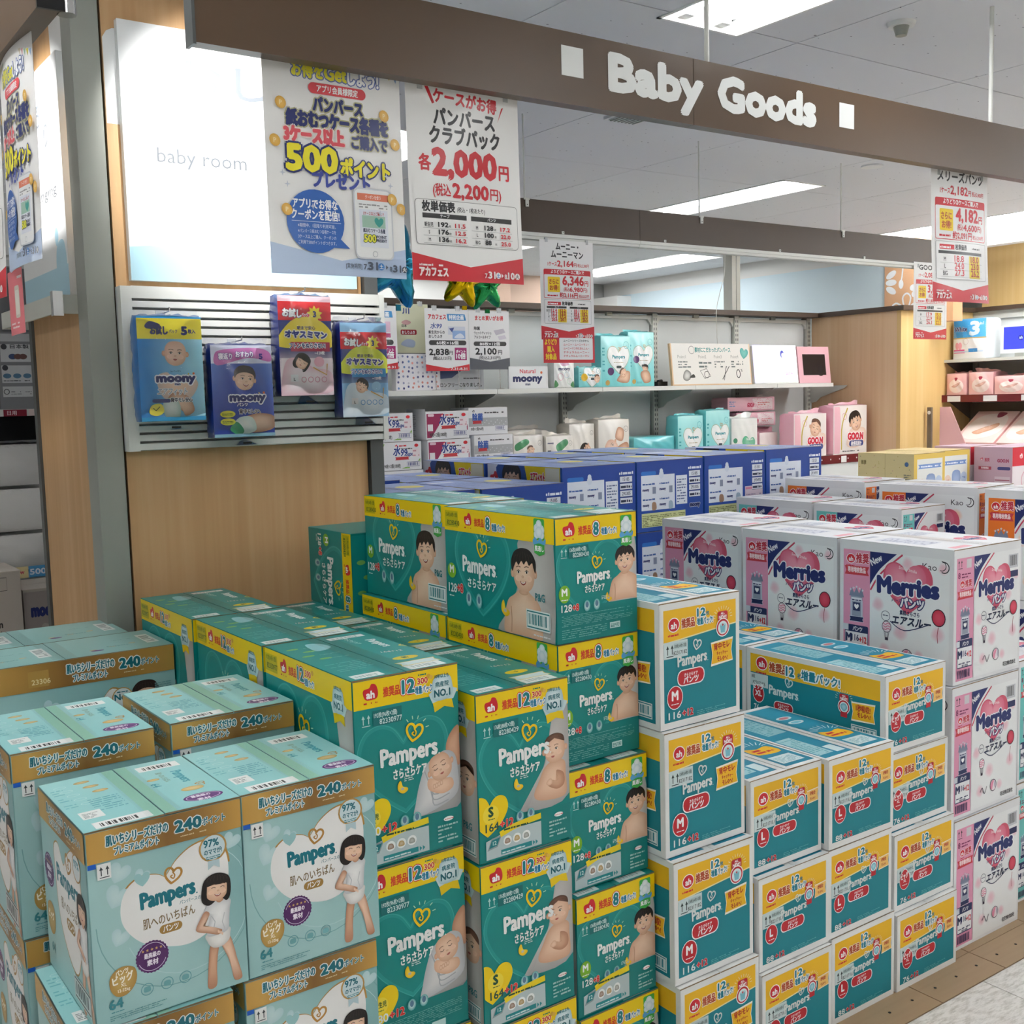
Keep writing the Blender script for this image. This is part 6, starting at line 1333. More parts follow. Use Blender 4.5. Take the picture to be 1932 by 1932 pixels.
def datefoot(c, d2, y=.03, s=1.0):
    c.text('アカフェス', .05, y + .0, .055, '#f6e6e4', .07, w=.24); c.micro(.05, y + .07, .2, .02, 1, '#f6e6e4', 4, .8)
    c.text('7.', .62, y, .035, '#f6e6e4', .05); c.text('31', .655, y, .05, '#f6e6e4', .07, w=.06); c.ell(.745, y + .022, .024, None, '#f6e6e4'); c.text('土', .745, y + .01, .024, '#2a7ac5', .04, al='c'); c.poly([(.775, y + .005), (.795, y + .022), (.775, y + .04)], '#f6e6e4'); c.text(d2[:2], .805, y, .035, '#f6e6e4', .05); c.text(d2[2:], .84, y, .05, '#f6e6e4', .07, w=.06); c.ell(.93, y + .022, .024, None, '#f6e6e4'); c.text('火', .93, y + .01, .024, '#444', .04, al='c')
def poster_club():
    H = 1.49; c = Cv(H); bg(c, H, '#f3f2f0'); chevron(c, RD, .2, .11)
    c.poly([(.16, H - .09), (.19, H - .09), (.24, H - .2), (.22, H - .21)], RD); c.poly([(.84, H - .17), (.86, H - .16), (.8, H - .28)], RD); c.text('ケースがお得', .23, H - .185, .08, RD, .06, w=.56, rot=-.05)
    c.text('パンパース', .5, H - .345, .1, BK, .06, al='c', w=.54); c.text('クラブパック', .5, H - .48, .1, BK, .06, al='c', w=.62)
    c.text('各', .09, H - .68, .09, RD, .05, w=.1); c.text('2,000', .21, H - .71, .19, RD, .07, w=.56); c.text('円', .8, H - .70, .09, RD, .05, w=.09)
    c.text('(税込', .2, H - .86, .07, RD, .03, w=.15); c.text('2,200', .37, H - .87, .105, RD, .06, w=.32); c.text('円)', .71, H - .86, .07, RD, .03, w=.1)
    c.rrect(.04, .26, .92, .33, .03, '#5a5a5a'); c.rrect(.044, .264, .912, .322, .028, '#f3f2f0') if False else None
    c.rrect(.043, .263, .914, .324, .028, '#f4f3f1')
    c.text('枚単価表', .1, .60 - .09, .06, BK, .06, w=.28); c.text('(税込・1枚あたり)', .4, .515, .03, BK, .02, w=.25)
    c.rect(.1, .455, .38, .035, '#333'); c.rect(.52, .455, .38, .035, '#333'); c.text('テープ', .29, .463, .02, '#fff', .02, al='c'); c.text('パンツ', .71, .463, .02, '#fff', .02, al='c')
    for k, (a, n1, p1, d, n2, p2) in enumerate((('新生児', '192', '11.5', 'M', '128', '17.2'), ('S', '176', '12.5', 'L', '100', '22.0'), ('M', '136', '16.2', 'BIG', '88', '25.0'))):
        y = .395 - .055*k
        c.text(a, .15, y, .026, BK, .02, al='c', sx=.7); c.text(n1, .23, y, .034, BK, .07, w=.085); c.text('枚', .32, y, .014, BK, .02); c.text(p1, .375, y, .03, RD, .06, w=.09); c.rect(.1, y - .014, .38, .002, '#888')
        c.text(d, .57, y, .026, BK, .02, al='c', sx=.8); c.text(n2, .64, y, .034, BK, .07, w=.08 if len(n2) > 2 else .055); c.text('枚', .73, y, .014, BK, .02); c.text(p2, .79, y, .03, RD, .06, w=.09); c.rect(.52, y - .014, .38, .002, '#888')
    datefoot(c, '8.10', .035); return c
def poster_brand(title, lines, H, rows, big, sub, unit, nn):
    c = Cv(H); bg(c, H, '#f1f0ef'); chevron(c, RD, .2, .12); y = H - .13
    for s, w_ in lines: c.text(s, .5, y, .085, BK, .05, al='c', w=w_); y -= .115
    c.text('1ケース', .14, y - .01, .05, RD, .04, w=.16); c.text(sub[0], .31, y - .015, .085, RD, .05, w=.3); c.text('円', .62, y - .01, .045, RD, .03, w=.05); c.text('税込' + sub[1] + '円', .69, y - .01, .04, RD, .02, w=.22); y -= .05
    bx = y - .43; c.rrect(.06, bx, .88, .42, .02, RD); c.rrect(.067, bx + .007, .866, .335, .015, '#f1f0ef'); c.text('よりどり' + nn + 'ケースご購入で', .5, bx + .365, .042, '#fff', .04, al='c', w=.62)
    c.rrect(.13, bx + .09, .22, .22, .015, '#f2cf1a'); c.text('さらに', .24, bx + .21, .06, '#b5451a', .05, al='c', w=.17); c.text('お得!', .24, bx + .12, .06, '#b5451a', .05, al='c', w=.15)
    c.text(big[0], .4, bx + .2, .13, RD, .06, w=.4); c.text('円', .82, bx + .2, .06, RD, .04, w=.07); c.text('(税込', .42, bx + .11, .05, RD, .02, w=.1); c.text(big[1], .53, bx + .105, .065, RD, .05, w=.25); c.text('円)', .79, bx + .11, .05, RD, .02, w=.08)
    c.micro(.12, bx + .03, .18, .03, 1, RD, 3, .8); c.text('約' + unit[0] + '円', .34, bx + .02, .06, RD, .04, w=.34); c.text('税込' + unit[1] + '円', .7, bx + .025, .035, RD, .02, w=.2)
    y = bx - .03; c.rrect(.06, .23, .88, y - .22, .015, '#9a9a9a'); c.rrect(.064, .234, .872, y - .228, .013, '#f1f0ef')
    c.rect(.12, y - .07, .24, .05, RD); c.micro(.13, y - .06, .22, .03, 1, '#fff', 4, .8); c.text('枚単価表', .38, y - .065, .045, BK, .06, w=.2); c.micro(.68, y - .055, .2, .025, 1, '#555', 4, .8)
    two = len(rows[0]) > 3; rh = (y - .14 - .25)/len(rows)
    if two:
        for q in (0, 1): c.rect(.1 + .42*q, y - .115, .36, .03, '#333'); c.rect(.3 + .42*q, .25, .16, y - .375, '#f2d72a'); c.text(('テープ', 'パンツ')[q], .28 + .42*q, y - .108, .018, '#fff', .02, al='c')
    else: c.rect(.1, y - .115, .76, .03, '#333'); c.rect(.62, .25, .2, y - .375, '#f2d72a')
    for k, r_ in enumerate(rows):
        yy = y - .14 - rh*(k + 1) + .02
        if two:
            for q in (0, 1): c.text(r_[3*q], .13 + .42*q, yy, .03, BK, .02, al='c', sx=.6); c.text(r_[3*q+1], .18 + .42*q, yy, .045, RD, .04, w=.1); c.text(r_[3*q+2], .34 + .42*q, yy, .045, '#b5321a', .05, w=.1)
        else: c.text(r_[0], .2, yy, .045, BK, .02, al='c', sx=.8); c.text(r_[1], .36, yy, .065, RD, .04, w=.16); c.text(r_[2], .65, yy, .065, '#b5321a', .05, w=.15)
        c.rect(.12, yy - .015, .74, .002, '#888')
    datefoot(c, '8.10', .035); return c
def poster_wipes(kind):
    H = 1.2; c = Cv(H); bg(c, H, '#efefef')
    if kind == 'pts':
        chevron(c, RD, .13, .05); c.text('アカフェス', .08, H - .2, .08, RD, .06, w=.4); c.poly([(.52, H - .23), (.95, H - .22), (.92, H - .1), (.5, H - .1)], '#3f8fc9'); c.text('特別企画', .72, H - .2, .07, '#fff', .05, al='c', w=.34)
        c.text('水99', .12, H - .38, .09, '#3a56a0', .03, w=.25, skew=.2); c.text('新生児からの', .08, H - .48, .05, BK, .04, w=.36); c.text('おしりふき', .08, H - .56, .05, BK, .04, w=.3)
        c.rect(.52, H - .5, .4, .16, '#d6dbe6'); c.poly([(.54, H - .38), (.66, H - .36), (.62, H - .46)], '#2b3f86'); c.rect(.62, H - .58, .3, .16, '#8fb0dc'); c.blob([(.66, H - .55), (.8, H - .47), (.9, H - .55), (.78, H - .57)], '#dfe6f2')
        c.rrect(.08, H - .70, .86, .09, .045, '#3a3a3a'); c.text('60枚×16個', .5, H - .685, .055, '#fff', .04, al='c', w=.5)
        c.text('2,838', .08, H - .89, .12, BK, .06, w=.44); c.text('円', .53, H - .88, .06, BK, .04, w=.08); c.text('(税込3,121円)', .16, H - .98, .055, BK, .02, w=.42)
        c.rect(.66, H - .99, .28, .24, '#a5206e'); c.text('ポイント', .8, H - .85, .05, '#fff', .05, al='c', w=.22); c.text('10倍', .8, H - .96, .09, '#fff', .06, al='c', w=.22); c.text('7.31-8.31', .75, .02, .045, '#fff', .05, al='c', w=.38)
    elif kind == 'bulk':
        chevron(c, '#5a5e66', .24, .16); c.text('まとめ買いがお得', .5, H - .19, .075, RD, .05, al='c', w=.7); c.text('除菌', .12, H - .39, .055, BK, .05, w=.14); c.text('ウェットティッシュ', .12, H - .48, .05, BK, .04, w=.42); c.text('アルコールタイプ', .12, H - .565, .05, BK, .04, w=.4)
        c.poly([(.6, H - .4), (.85, H - .36), (.9, H - .44), (.66, H - .5)], '#c9c4cf'); c.poly([(.7, H - .52), (.88, H - .49), (.93, H - .56), (.74, H - .6)], '#d8d2dc'); c.rrect(.1, H - .72, .82, .09, .045, '#3a3a3a'); c.text('80枚×12個', .5, H - .705, .055, '#fff', .04, al='c', w=.5)
        c.text('2,100', .14, H - .89, .13, BK, .06, w=.52); c.text('円', .7, H - .88, .07, BK, .04, w=.1); c.text('(税込2,310円)', .22, H - .99, .06, BK, .02, w=.54)
    else:
        chevron(c, RD, .13, .05); c.poly([(.4, H - .23), (.92, H - .22), (.9, H - .1), (.38, H - .1)], '#3f8fc9'); c.text('特別企画', .64, H - .2, .07, '#fff', .05, al='c', w=.4); c.rect(.5, H - .5, .36, .2, '#dcb9cc'); c.rect(.6, H - .6, .26, .08, '#b5306e'); c.rrect(.2, H - .74, .72, .1, .05, '#3a3a3a'); c.text('個', .7, H - .72, .055, '#fff', .04)
        c.rect(.62, H - 1.0, .34, .24, '#a5206e'); c.text('ポイント', .79, H - .86, .05, '#fff', .05, al='c', w=.26); c.text('10倍', .79, H - .97, .09, '#fff', .06, al='c', w=.26); c.text('7.31-8.31', .75, .02, .045, '#fff', .05, al='c', w=.38)
    return c
def film(t, w, h, x=0, z=0, N=(0, -1, 0), U=(1, 0, 0)):
    "clear film strip that carries a poster"
    b = MB(); N, U = Vector(N), Vector(U); p = [U*x, U*(x + w), U*(x + w) + Vector((0, 0, h)), U*x + Vector((0, 0, h))]
    b.add([v + Vector((0, 0, z)) for v in p], [(0, 1, 2, 3)], m=M_BAG); link('film_strip', b.mesh('film_strip'), t)
p1 = sheet('hanging_poster', poster_points(), (.899, 2.045, 1.7536), (1, 0, 0), (0, -1, 0), .298, 'hanging poster with big yellow 500 and blue speech bubble', bow=.004, curl=.004)
p2 = sheet('hanging_poster', poster_club(), (1.211, 2.046, 1.753), (1, 0, 0), (0, -1, 0), .284, 'hanging poster with red 2,000 yen price and price table', bow=.004, curl=.008)
p4 = sheet('hanging_poster', poster_brand('m', [('メリーズパンツ', .8)], 1.36, [('M', '18.8', '18.0'), ('L', '24.0', '23.0'), ('BIG', '27.3', '26.2')], ('4,182', '4,600'), ('2,182', '2,400'), ('2,091', '2,300'), '②'), (3.018, 2.05, 1.762), (1, 0, 0), (0, -1, 0), .294, 'hanging poster with red 4,182 yen price at the right', bow=.006, curl=.012)
p3 = sheet('hanging_poster', poster_brand('u', [('ムーニー・', .42), ('ムーニーマン', .6)], 1.44, [('新生児', '12.4', '12.2', 'S', '18.1', '17.7'), ('S', '13.3', '13.0', 'M', '18.6', '18.2'), ('M', '17.5', '17.2', 'L', '23.8', '23.3'), ('L', '20.6', '20.1', 'BIG', '27.1', '26.5')], ('6,346', '6,980'), ('2,164', '2,380'), ('2,116', '2,327'), '③'), (2.832, 3.745, 1.745), (1, 0, 0), (0, -1, 0), .284, 'hanging poster with 6,346 yen on the far beam, left one', bow=.004)
H5 = 1.3; c = poster_brand('g', [('GOO.N/D', .7)], 1.36, [('M', '17.9', '15.5'), ('L', '22.9', '19.8'), ('BIG', '26.1', '22.5')], ('3,600', '3,960'), ('2,082', '2,290'), ('1,800', '1,980'), '②')
p5 = sheet('hanging_poster', c, (5.368, 3.745, 1.772), (1, 0, 0), (0, -1, 0), .305, 'partly hidden poster with 3,600 yen behind the right poster', bow=.004)
c = Cv(.42); c.rect(0, 0, 1, .42, RD); c.text('よりどり', .14, .28, .07, '#f2cf1a', .06, al='c', w=.22); c.text('購入', .14, .17, .07, '#f2cf1a', .06, al='c', w=.13); c.text('対象品', .14, .06, .07, '#f2cf1a', .06, al='c', w=.2)
c.rrect(.3, .05, .66, .33, .015, '#f1f0ef')
for k, s in enumerate(('ムーニーシリーズの中から', 'ムーニー・ムーニーマン・', 'ムーニーマン冷えあんしん・', 'ナチュラルムーニー・', 'ナチュラルムーニーマン')): c.text(s, .63, .32 - .058*k, .03, BK if k == 0 else RD, .03, al='c', w=.5)
p6 = sheet('price_card', c, (2.838, 3.742, 1.648), (1, 0, 0), (0, -1, 0), .276, 'red card with yellow lettering hanging below the far left poster', 'card', bow=.002)
for k in (.25, .72): b = MB(); b.box(k*.276 - .008, -.003, .105, k*.276 + .008, .002, .125, M_CLEARC); link('joining_clip', b.mesh('joining_clip'), p6)
# poster clips under the beams
for t_, w_, h_ in ((p1, .298, .41), (p2, .284, .40), (p4, .294, .385), (p3, .284, .409), (p5, .305, .395)):
    for k in (.12, .88): b = MB(); b.box(w_*k - .006, -.004, h_ - .01, w_*k + .006, .004, h_ + .009, M_CLEARC); link('poster_clip', b.mesh('poster_clip'), t_)
# small posters on clip stands, standing on the back shelf
def stand_poster(cv, x, z0, wd, label, y=5.635):
    t = sheet('stand_poster', cv, (x, y, z0), (1, 0, 0), (0, -1, 0), wd, label, 'poster', None, .002)
    top = cv.h*wd
    for k in (.22, .75): b = MB(); b.tube((wd*k, .004, 1.5655 - z0), (wd*k, .004, top + .02), .003, 8, M_CHROME); b.box(wd*k - .014, -.006, top - .012, wd*k + .014, .008, top + .016, M_CLEARC); b.box(wd*k - .02, -.012, 1.5655 - z0, wd*k + .02, .02, 1.569 - z0, M_CHROME); link('clip_stand', b.mesh('clip_stand'), t)
    return t
stand_poster(poster_wipes('side'), 2.93, 1.69, .298, 'narrow poster with ten-times points mark beside the slatted board')
stand_poster(poster_wipes('pts'), 3.415, 1.678, .302, 'small poster with 2,838 yen price on the back shelf')
stand_poster(poster_wipes('bulk'), 3.722, 1.685, .292, 'small poster with 2,100 yen price and grey foot')
c = Cv(1.45); bg(c, 1.45, '#e6e6c6'); c.text('川', .2, 1.2, .12, '#2b3f86', .08, w=.2); c.rrect(.12, .62, .5, .14, .04, '#a8232c'); c.text('おしりふき', .16, .65, .07, '#fff', .04, w=.4); c.blob([(.15, .95), (.3, 1.02), (.45, .95), (.3, .88)], '#d8a9a5'); c.blob([(.12, .35), (.3, .5), (.55, .45), (.5, .28)], '#b9c6dc'); c.text('目本', .16, .83, .06, BK, .04)
stand_poster(c, 3.29, 1.76, .215, 'pale yellow leaflet partly hidden behind the 2,838 yen poster', 5.745)
# posters along the left beam
q1 = sheet('hanging_poster', poster_points(), (.499, 2.345, 1.765), (0, -1, 0), (-1, 0, 0), .262, 'glare-covered hanging poster at the far left, seen edge-on', bow=.01, curl=.006)
q2 = sheet('hanging_poster', poster_club(), (.499, 2.655, 1.725), (0, -1, 0), (-1, 0, 0), .29, 'price poster cut by the left edge of the view', bow=.006, curl=.01)
c = Cv(1.0); bg(c, 1, '#d96a72'); c.rrect(.5, .25, .28, .5, .05, '#c9c3b5', .2); c.rrect(.53, .3, .22, .38, .03, '#dcd8cc'); c.micro(.1, .1, .6, .12, 2, '#f3dfe0', 4); c.rect(.7, .85, .25, .04, '#f3dfe0')
q3 = sheet('price_card', c, (.492, 2.36, 1.648), (0, -1, 0), (-1, 0, 0), .12, 'pink card with a pale device hanging at the far left edge', 'card', bow=.002)
# star balloons
def balloon(x, y, z, r, col, rot, label, hang):
    m = mat('foil_' + label.split()[0], col, .18, .85); t = empty('star_balloon', (x, y, z)); tag(t, label, 'balloon')
    b = MB(); n = 10; out = []
    for i in range(60):
        a = 2*pi*i/60; k = .5 + .5*cos(5*a); rr = r*(.52 + .48*k**1.5); out.append((rr*sin(a + rot), rr*cos(a + rot), k))
    rings = 6; vs = []; fs = []
    for s in (-1, 1):
        base = len(vs)
        for j in range(rings + 1):
            f = j/rings
            for i, (px, pz, k) in enumerate(out):
                dep = r*.34*(1 - f**2)**.5*(1 - .12*cos(5*2*pi*i/60)); wr = .012*r*sin(i*2.9 + j*1.3) if f > .5 else 0
                vs.append((px*f, s*(dep + wr*(1 if j < rings else 0)), pz*f))
        for j in range(rings):
            for i in range(60):
                q = (base + j*60 + i, base + j*60 + (i + 1) % 60, base + (j + 1)*60 + (i + 1) % 60, base + (j + 1)*60 + i); fs.append(q if s > 0 else tuple(reversed(q)))
    b.add(vs, fs, m=m, smooth=True); link('foil_star', b.mesh('foil_star'), t)
    b = MB(); b.tube((0, 0, r*.6), (0, 0, hang - z), .0012, 5, M_CLEARC); link('string', b.mesh('string'), t)
    b = MB(); b.box(.0, -.004, -r*1.0, .02, .004, -r*.86, m); link('filling_tail', b.mesh('filling_tail'), t)
balloon(2.235, 3.90, 2.035, .175, '#2f8fb0', .25, 'blue foil star balloon between the two large posters', CEIL)
balloon(2.52, 3.86, 1.985, .118, '#d8b400', .15, 'gold foil star balloon below the red-footed poster', CEIL)
balloon(2.68, 3.93, 1.975, .112, '#2c9a55', -.1, 'green foil star balloon behind the gold one', CEIL)
# ================================================================ soft packs
def soft_pack(name, w, h, d, cv, col, side_col=None, seal=True, seedn=1, top=None, crest=None, label_side=None):
    "bulging film pack standing upright: front at -Y, gathered seal on top; origin at bottom left front"
    t = empty(name, (0, 0, 0)); r = random.Random(seedn); side_col = side_col or col
    nx, nz = 12, 14; ph = [r.uniform(0, 6) for _ in range(6)]
    def f(u, v):      # front bulge
        e = (4*u*(1 - u))**.85 * (4*v*(1 - v))**.7 if 0 < u < 1 and 0 < v < 1 else 0
        return d*.10*e + .0022*sin(9*u + ph[0])*sin(7*v + ph[1])*e + .0012*sin(23*u + 11*v + ph[2])*e
    def edge(u, v):
        "pillow outline"
        return (w*(.5 + (u - .5)*(1 - .035*(abs(2*v - 1)**6))), h*(v - .012*sin(pi*u)*(1 if v < .5 else -1)*(abs(2*v - 1)**4)))
    b = MB(); vs = []
    for j in range(nz + 1):
        for i in range(nx + 1):
            u, v = i/nx, j/nz; x, z = edge(u, v); vs.append((x, .0025 - f(u, v)*.96, max(z, .0006)))
    F = [(j*(nx+1)+i, j*(nx+1)+i+1, (j+1)*(nx+1)+i+1, (j+1)*(nx+1)+i) for j in range(nz) for i in range(nx)]
    b.add(vs, F, L(col), M_FILM, True)
    # sides, back and top gusset
    ring = [(i, 0) for i in range(nx + 1)] + [(nx, j) for j in range(1, nz + 1)] + [(i, nz) for i in range(nx - 1, -1, -1)] + [(0, j) for j in range(nz - 1, 0, -1)]
    m = len(ring); vs = []; 
    for s, (yy, sc) in enumerate(((0, 1.0), (d*.28, 1.035), (d*.72, 1.03), (d, .97))):
        for (i, j) in ring:
            x, z = edge(i/nx, j/nz); wob = .003*sin(i*1.9 + j*1.3 + s*2 + ph[3])
            vs.append((w/2 + (x - w/2)*sc + wob*(s > 0), yy, max(.0004, h/2 + (z - h/2)*(sc if z > h*.5 else 1.0) + (wob if z > h*.3 and s > 0 else 0))))
    F = [(s*m + k, (s + 1)*m + k, (s + 1)*m + (k + 1) % m, s*m + (k + 1) % m) for s in range(3) for k in range(m)]
    F = [tuple(reversed(q)) for q in F]
    b.add(vs, F, L(side_col), M_FILM, True); b.add(vs[3*m:], [tuple(range(m))], L(side_col), M_FILM)
    link('film_body', b.mesh('film_body'), t)
    base = Cv(h/w); base.rect(0, 0, 1, h/w, col); n0 = len(base.v)
    cv.v = [(x, y, z + 4e-5) for x, y, z in cv.v]; cv.f = base.f + [tuple(q + n0 for q in f_) for f_ in cv.f]; cv.v = base.v + cv.v; cv.c = base.c + cv.c; cv.clip = (1, h/w)
    b = MB(); b.canvas(cv, (0, 0, .0008), (1, 0, 0), (0, 0, 1), (0, -1, 0), w, M_FILM, warp=lambda x, y: f(min(max(x, 0), 1), min(max(y*w/h, 0), 1)), z0=.0004, fine=.032)
    link('front_print', b.mesh('front_print'), t)
    if seal:
        b = MB(); vs = []; n = 14; c2 = L(top or col)
        for i in range(n + 1):
            u = i/n; amp = seal if isinstance(seal, float) else .03
            vs += [(w*(.06 + .88*u), d*.45 + .004*sin(14*u), h*.985), (w*(.02 + .96*u), d*.45 + .016*sin(9*u + ph[4]), h + amp*(.75 + .35*sin(3.2*u + ph[5]) + .12*sin(17*u)))]
        b.add(vs, [(2*i, 2*i + 2, 2*i + 3, 2*i + 1) for i in range(n)], c2, M_FILM, True)
        vs2 = [(x, y + .0015, z) for x, y, z in vs]; b.add(vs2, [(2*i, 2*i + 1, 2*i + 3, 2*i + 2) for i in range(n)], c2, M_FILM, True)
        link('top_seal', b.mesh('top_seal'), t)
    return t
def place(t, loc, rz=0, label=None, cat='nappy pack', group=None, tilt=None):
    t.location = loc; t.rotation_euler = (tilt or (0, 0, radians(rz))); tag(t, label, cat, group); return t
def moony(c, x, y, h, w, man=True, pants=False):
    c.text('ムーニーマン', x, y + h*1.25, h*.22, '#16245c', .03, al='c', sx=.8)
    c.text('moony', x, y, h, '#16206a', .12, ('#f2f4fa', .3), al='c', w=w); c.ell(x + w*.47, y + h*1.05, h*.16, None, '#e0703a'); c.ell(x + w*.33, y + h*1.0, h*.1, None, '#f0c93a')
    if man: c.text('man', x + .02, y - h*.5, h*.36, '#16206a', .08, ('#f2f4fa', .2), al='c')
def bodyshape(c, x, y, s):
    c.blob([(x - .2*s, y + .5*s), (x + .35*s, y + .45*s), (x + .75*s, y + .1*s), (x + .9*s, y - .45*s), (x + .45*s, y - .7*s), (x + .2*s, y - .4*s), (x - .35*s, y - .35*s), (x - .5*s, y + .1*s)], SKIND, SKINL)
    c.blob([(x - .6*s, y + .15*s), (x - .1*s, y + .2*s), (x + .15*s, y - .2*s), (x + .1*s, y - .75*s), (x - .5*s, y - .8*s), (x - .75*s, y - .3*s)], '#b9d0c4', '#eef3ee')
def hp_moony_tape():
    H = .262/.168; c = Cv(H); c.grid(0, 0, 1, H*.87, 6, 8, lambda a, q: mix('#1e86d2', '#9fdcf0', max(0, min(1, a*1.1 - .1 + .25*(q > .5)*a)))); c.rect(0, H*.80, 1, H*.2, '#f0e02c')
    c.text('お試し', .2, H*.85, .1, '#22256a', .08, w=.26); c.text('パック', .48, H*.86, .045, '#22256a', .04, w=.13); c.text('5', .68, H*.845, .12, '#22256a', .1, w=.08); c.text('枚入', .78, H*.86, .05, '#22256a', .06, w=.12)
    c.blob([(.12, H*.93), (.2, H*.97), (.35, H*.94), (.3, H*.9), (.15, H*.9)], '#30306a')
    head(c, .56, H*.66, .185, 'none', -.05, 'open', 'closed', skin='#e3b79c', skinl='#f4d3bd')
    c.blob([(.25, .66), (.42, .74), (.5, .62), (.75, .7), (.9, .55), (.7, .3), (.35, .35)], mix('#dcae8e', '#9fd4ec', .3), '#f0cdb5'); bodyshape(c, .55, .28, .3)
    moony(c, .55, H*.385, .115, .6); c.text('エアフィット', .48, H*.26, .085, '#a5aab5', .05, ('#ffffff', .12), al='c', w=.46, skew=.15); c.text('背中モレ安心', .62, .29, .055, '#3a3440', .06, ('#ffffff', .16), al='c', w=.34); c.rrect(.17, .28, .28, .055, .027, '#2f3f86')
    c.blob([(.12, .12), (.16, .24), (.3, .26), (.34, .14), (.24, .08)], '#f0e24a'); c.stroke([(.18, .2), (.22, .16), (.28, .22)], .012, '#4a4a20'); c.rect(0, 0, 1, .06, '#2f9fd6', '#2f9fd6')
    return c
def hp_moony_pants():
    H = .243/.17; c = Cv(H); c.grid(0, 0, 1, H*.86, 6, 8, lambda a, q: mix('#1d3fa8', '#8fb4e8', max(0, (q - .3)*.9*abs(a - .45)*1.6))); c.rect(0, H*.80, 1, H*.2, '#cfd4ea')
    c.blob([(.06, H*.9), (.2, H*.95), (.7, H*.97), (.95, H*.93), (.97, H*.82), (.6, H*.86), (.1, H*.78)], '#c871b5'); c.text('寝返り', .12, H*.85, .075, '#f7eefa', .06, ('#4a2a8a', .14), w=.22); c.text('おすわり', .4, H*.87, .075, '#f7eefa', .06, ('#4a2a8a', .14), w=.28); c.text('5', .78, H*.85, .08, '#3a2a8a', .08, w=.06)
    head(c, .52, H*.63, .17, 'side', -.12, 'open', 'smile', look=.15)
    c.blob([(.3, .2), (.55, .33), (.8, .36), (1.0, .3), (.98, .12), (.6, .06)], SKIND, SKINL); c.blob([(.28, .12), (.4, .3), (.62, .3), (.68, .1), (.45, .04)], '#cfe0d8', '#f2f5f2'); c.blob([(.25, .12), (.36, .24), (.48, .1), (.4, .03)], '#2f9a6a')
    moony(c, .56, H*.395, .115, .58, man=False); c.rrect(.36, H*.33, .2, .07, .033, '#22308a'); c.text('パンツ', .46, H*.335, .045, '#ffffff', .05, al='c'); c.text('背中モレ0へ', .58, H*.255, .06, '#2a2440', .06, ('#ffffff', .14), al='c', w=.36)
    for y in (.36, .24): c.ell(.22, y, .12, .055, '#e6e23a'); c.micro(.13, y - .02, .17, .04, 2, '#4a6a20', 3)
    c.rect(0, 0, 1, .05, '#86b5c9'); return c
def hp_oyasumi(blue):
    H = .243/.15; c = Cv(H); nv = '#22307a'; c.grid(0, 0, 1, H, 6, 8, lambda a, q: L(nv) if q > .45 else mix('#f3dfe6' if not blue else '#9fcbea', nv, max(0, (q - .3)*6)))
    c.rect(0, 0, 1, H*.4, '#f2dbe2' if not blue else '#a5cdea', '#f7e9ed' if not blue else '#7fb5e0'); c.rect(0, H*.8, 1, H*.2, '#d3242c')
    c.blob([(.0, H*.64), (.3, H*.82), (.7, H*.82), (1, H*.68), (1, H*.52), (.6, H*.5), (.0, H*.52)], '#f0d93a' if not blue else '#d6dd3c', n=4)
    c.text('お試し', .08, H*.85, .11, '#ffffff', .08, [('#2a2350', .14)], w=.34, rot=-.08); c.text('パック', .43, H*.845, .05, '#ffffff', .05, w=.12); c.star(.68, H*.87, .15, '#f3df3a', 9, .65); c.text('3', .68, H*.84, .1, '#22307a', .08, al='c')
    c.text('朝まで安心', .5, H*.705, .05, '#3a2a5a', .05, al='c', w=.34); c.text('オヤスミマン', .5, H*.62, .095, '#1f2f86', .1, [('#f4f0da', .3)], al='c', w=.78, rot=-.03)
    c.rect(.2, H*.47, .75, H*.1, '#b52a4c' if not blue else '#2a8ac5'); c.text('フトンをぬらさない!', .52, H*.51, .07, '#2a3a86' if blue else '#22256a', .06, ('#ffffff', .16), al='c', w=.68); c.text('~120枚', .74, H*.44, .05, '#ffffff', .04, al='c', w=.2)
    c.blob([(.0, H*.1), (.1, H*.36), (.3, H*.4), (.6, H*.3), (.95, H*.25), (1, H*.05), (.5, 0), (0, 0)], '#efc5d0' if not blue else '#d5e4f2', '#f9eef1' if not blue else '#f0f5fa')
    head(c, .4, H*.36, .125, 'bob' if not blue else 'full', -.6 if not blue else -.5, 'closed', 'closed')
    c.ell(.72, H*.36, .1, .09, '#f0b5c5' if not blue else '#9ccbe8', n=16); c.stroke([(.6, H*.3), (.86, H*.22), (.88, H*.34)], .02, '#d8a03a')
    c.rect(.18, H*.15, .13, .12, '#f7f3f5'); c.text('L', .245, H*.16, .05, '#444', .05, al='c')
    for k in range(4): c.ring(.42 + .13*k, H*.17, .045, .012, '#dd8fa5' if not blue else '#4f9fd6')
    return c
